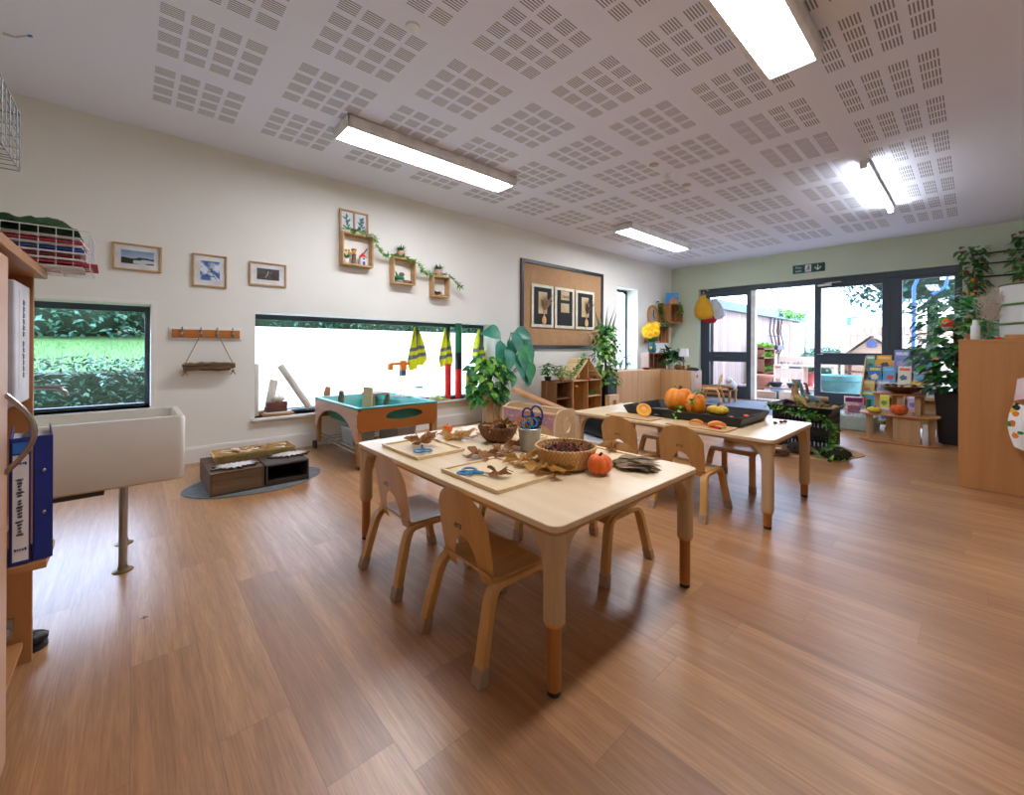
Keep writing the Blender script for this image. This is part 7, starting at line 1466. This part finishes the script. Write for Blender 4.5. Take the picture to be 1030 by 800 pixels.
# right-hand view: tub, pallets, fence, play house
tb = potl('large teal planting tub outside the glazed door', obx(846, 11.3), 11.3, PZ, .42, .56, mat('5f9a96', .5, col2='527f80'), seed=6)
t = thing('pallet_shelf', 'brown pallet shelving with pots outside the glazed door', 'pallet shelf', (obx(881, 12.0), 12.0, PZ))
for z in (.12, .36, .60, .84): b = MB(); [b.bb(-.5, .5, -.22+.15*k, -.11+.15*k, z, z+.03) for k in range(3)]; b.build('shelf_boards', wood('9a6a58', '7e5446', 0, .8, .8, 'pallet'), t)
for x in (-.47, 0, .47): MB().bb(x-.03, x+.03, -.22, .2, 0, .9).build('post', wood('9a6a58', '7e5446', 2, .8, .8, 'pallet'), t)
for i, (x, z, m, l) in enumerate(((-.3, .872, 'orange', 'orange pot on the top pallet shelf'), (.1, .872, 'blue', 'blue pot on the top pallet shelf'), (-.2, .392, 'plast', 'white tub on a lower pallet shelf'), (.3, .392, mat('6a3a4a', .5), 'dark red pot on a lower pallet shelf'), (.25, .632, 'teal', 'teal pot on the upper middle pallet shelf'))):
    potl(l, obx(881, 12.0)+x, 12.0, PZ+z, .10, .13, M[m] if isinstance(m, str) else m)
fn = wood('c9ac94', 'ad9079', 2, .8, .8, 'fence_wood'); t = thing('picket_fence', 'tall pale wooden fence of upright boards beyond the play area', 'fence', (-2.75, 16.2, PZ))
for k in range(40): MB().bb(.17*k, .17*k+.10, 0, .025, 0, 1.78).build('board', fn, t)
for z in (.4, 1.5): MB().bb(0, 6.8, .025, .07, z, z+.08).build('rail', fn, t)
t = thing('play_house', 'small wooden play house with a pitched roof outside the window', 'play house', (obx(877, 12.9), 12.9, PZ)); b = MB(); w = .42
MB().prism([(-w, 0), (w, 0), (w, 1.02), (0, 1.40), (-w, 1.02)], .7, Matrix.Rotation(PI/2, 4, 'X') @ Matrix.Translation((0, 0, -.7))).build('walls', wood('b89a84', '9a7e6a', 0, .8, .8, 'house_wood'), t)
for s_ in (-1, 1): MB().box((s_*.27, .35, 1.24), (.66, .85, .03), rotm(0, s_*.735, 0)).build('roof', wood('cfc0b2', 'b8a898', 1, .8, .8, 'roof_wood'), t)
MB().prism([(-.09, 0), (.09, 0), (.09, .10), (0, .2), (-.09, .10)], .02, Matrix.Translation((0, -.002, 1.18)) @ Matrix.Rotation(PI/2, 4, 'X')).build('gable_plaque', mat('4a5a8a', .6), t)
for i, (px, y, r, l) in enumerate(((812, 21, 1.0, 'distant green bush seen through the open doorway'), (830, 22, 1.15, 'distant green bush low behind the glazed door'), (846, 24, 1.2, 'distant green bush left of the wooden fence'))):
    shrub(l, obx(px, y), y, -.1, 1.3, 1.0, r*.72, 900, .16, [GM[0], GM[2]], 180+i, grp='distant bushes beyond the deck')
tr_ = shrub('leafy tree filling the top of the right-hand window', obx(938, 15.0), 15.0, -.02, 2.1, 1.3, 1.7, 3600, .17, [leafm('1f5244', '174638', .5), leafm('3f7566', '4f8576', .5), leafm('12382c', '184234', .5)], 190, trunk=2.0, cat='tree', nm='tree')
t = thing('white_building', 'pale modern building far beyond the fence', 'building', (obx(835, 34), 36, -.02)); MB().bb(-3.5, 9, 0, 6, 0, 6.4).build('wall', mat('f2f2f2', .8), t); MB().bb(.55, .78, -.03, 0, 2.75, 3.3).build('window', mat('3f6f9a', .3), t); MB().bb(.78, 1.1, -.03, 0, 3.18, 3.3).build('window', mat('3f6f9a', .3), t); MB().bb(2.4, 2.55, -.03, 0, 2.95, 3.4).build('window', mat('7fa8c8', .3), t)
t = thing('street_lamp', 'slender lamp post rising behind the shed roof', 'street lamp', (obx(776, 24), 24, -.02)); MB().tube([(0, 0, 0), (0, 0, 4.4)], .05, 8).build('pole', mat('aab4bc', .5), t); MB().ell((.22, 0, 4.4), (.30, .12, .08)).build('lamp_head', mat('5f6f80', .5), t)
for i, (px, l) in enumerate(((768, 'bare thin tree behind the shed, nearest the lamp post'), (792, 'bare thin tree behind the shed to the right of the lamp post'), (809, 'drooping bare branches at the edge of the open doorway'))):
    R = random.Random(200+i); t = thing('bare_tree', l, 'tree', (obx(px, 22), 22, -.02)); b = MB(); b.tube([(0, 0, 0), (.1, 0, 2.5), (0, 0, 5.2)], [.08, .05, .02], 6)
    for k in range(26): z = R.uniform(2, 5); a = R.uniform(-1.2, 1.2); L = R.uniform(.4, 1.1); b.tube([(0, 0, z), (L*.5*math.sin(a), R.uniform(-.2, .2), z+L*.4), (L*math.sin(a), R.uniform(-.3, .3), z+L*.5)], [.02, .014, .006], 4)
    b.build('branches', mat('8a8f98', .9), t)
b = MB(); b.tube([(0, 0, 0), (0, 0, 2.55), (.12, 0, 2.9), (.38, 0, 3.0), (.55, 0, 2.8), (.5, 0, 2.5), (.3, 0, 2.35)], .035, 8); t = thing('blue_sign_post', 'curved blue post with a small white board outside the right-hand window', 'sign post', (obx(919, 13.2), 13.2, -.02)); b.build('post', mat('144f9e', .4), t); MB().bb(.42, .95, -.02, .02, 2.66, 2.86).build('board', 'paper', t)

t = maple('tiny scrap of brown leaf on the floor in front of the trough sink', at_z(148, 627, .001), .015, LEAF['dry'], 33, .5, .3, grp='leaf scraps on the floor')
# ================================================================ CAMERA, DAYLIGHT
cam = bpy.data.cameras.new('camera'); co = bpy.data.objects.new('camera', cam); C.objects.link(co)
cam.sensor_width = 36; cam.sensor_fit = 'HORIZONTAL'; cam.lens = FL/1030*36; cam.shift_x = 0; cam.shift_y = -(400-HY)/1030; cam.clip_start = .02; cam.clip_end = 300
c, s = math.cos(ROLL), math.sin(ROLL); Rv = Vector((RT[0], RT[1], 0)); Uv = Vector((0, 0, 1)); Fv = Vector((FW[0], FW[1], 0))
xr = Rv*c-Uv*(-s)*-1*-1 if False else Rv*c+Uv*(-s)
yr = Fv.cross(xr)*-1
mtx = Matrix((xr.to_tuple(), yr.to_tuple(), (-Fv).to_tuple())).transposed().to_4x4(); mtx.translation = (0, 0, CAMH); co.matrix_world = mtx
bpy.context.scene.camera = co
W = bpy.data.worlds.new('sky'); bpy.context.scene.world = W; W.use_nodes = True
bg = W.node_tree.nodes['Background']; bg.inputs[0].default_value = lin('cbddff'); bg.inputs[1].default_value = SKY
sc = bpy.context.scene
sc.view_settings.view_transform = 'Standard'; sc.view_settings.look = 'None'; sc.view_settings.gamma = 1; sc.view_settings.use_curve_mapping = False
sc.view_settings.exposure = EXPO
sc.cycles.use_denoising = True; sc.cycles.max_bounces = 10; sc.cycles.diffuse_bounces = 5; sc.cycles.transparent_max_bounces = 12
sc.cycles.sample_clamp_indirect = 8; sc.cycles.caustics_reflective = False; sc.cycles.caustics_refractive = False
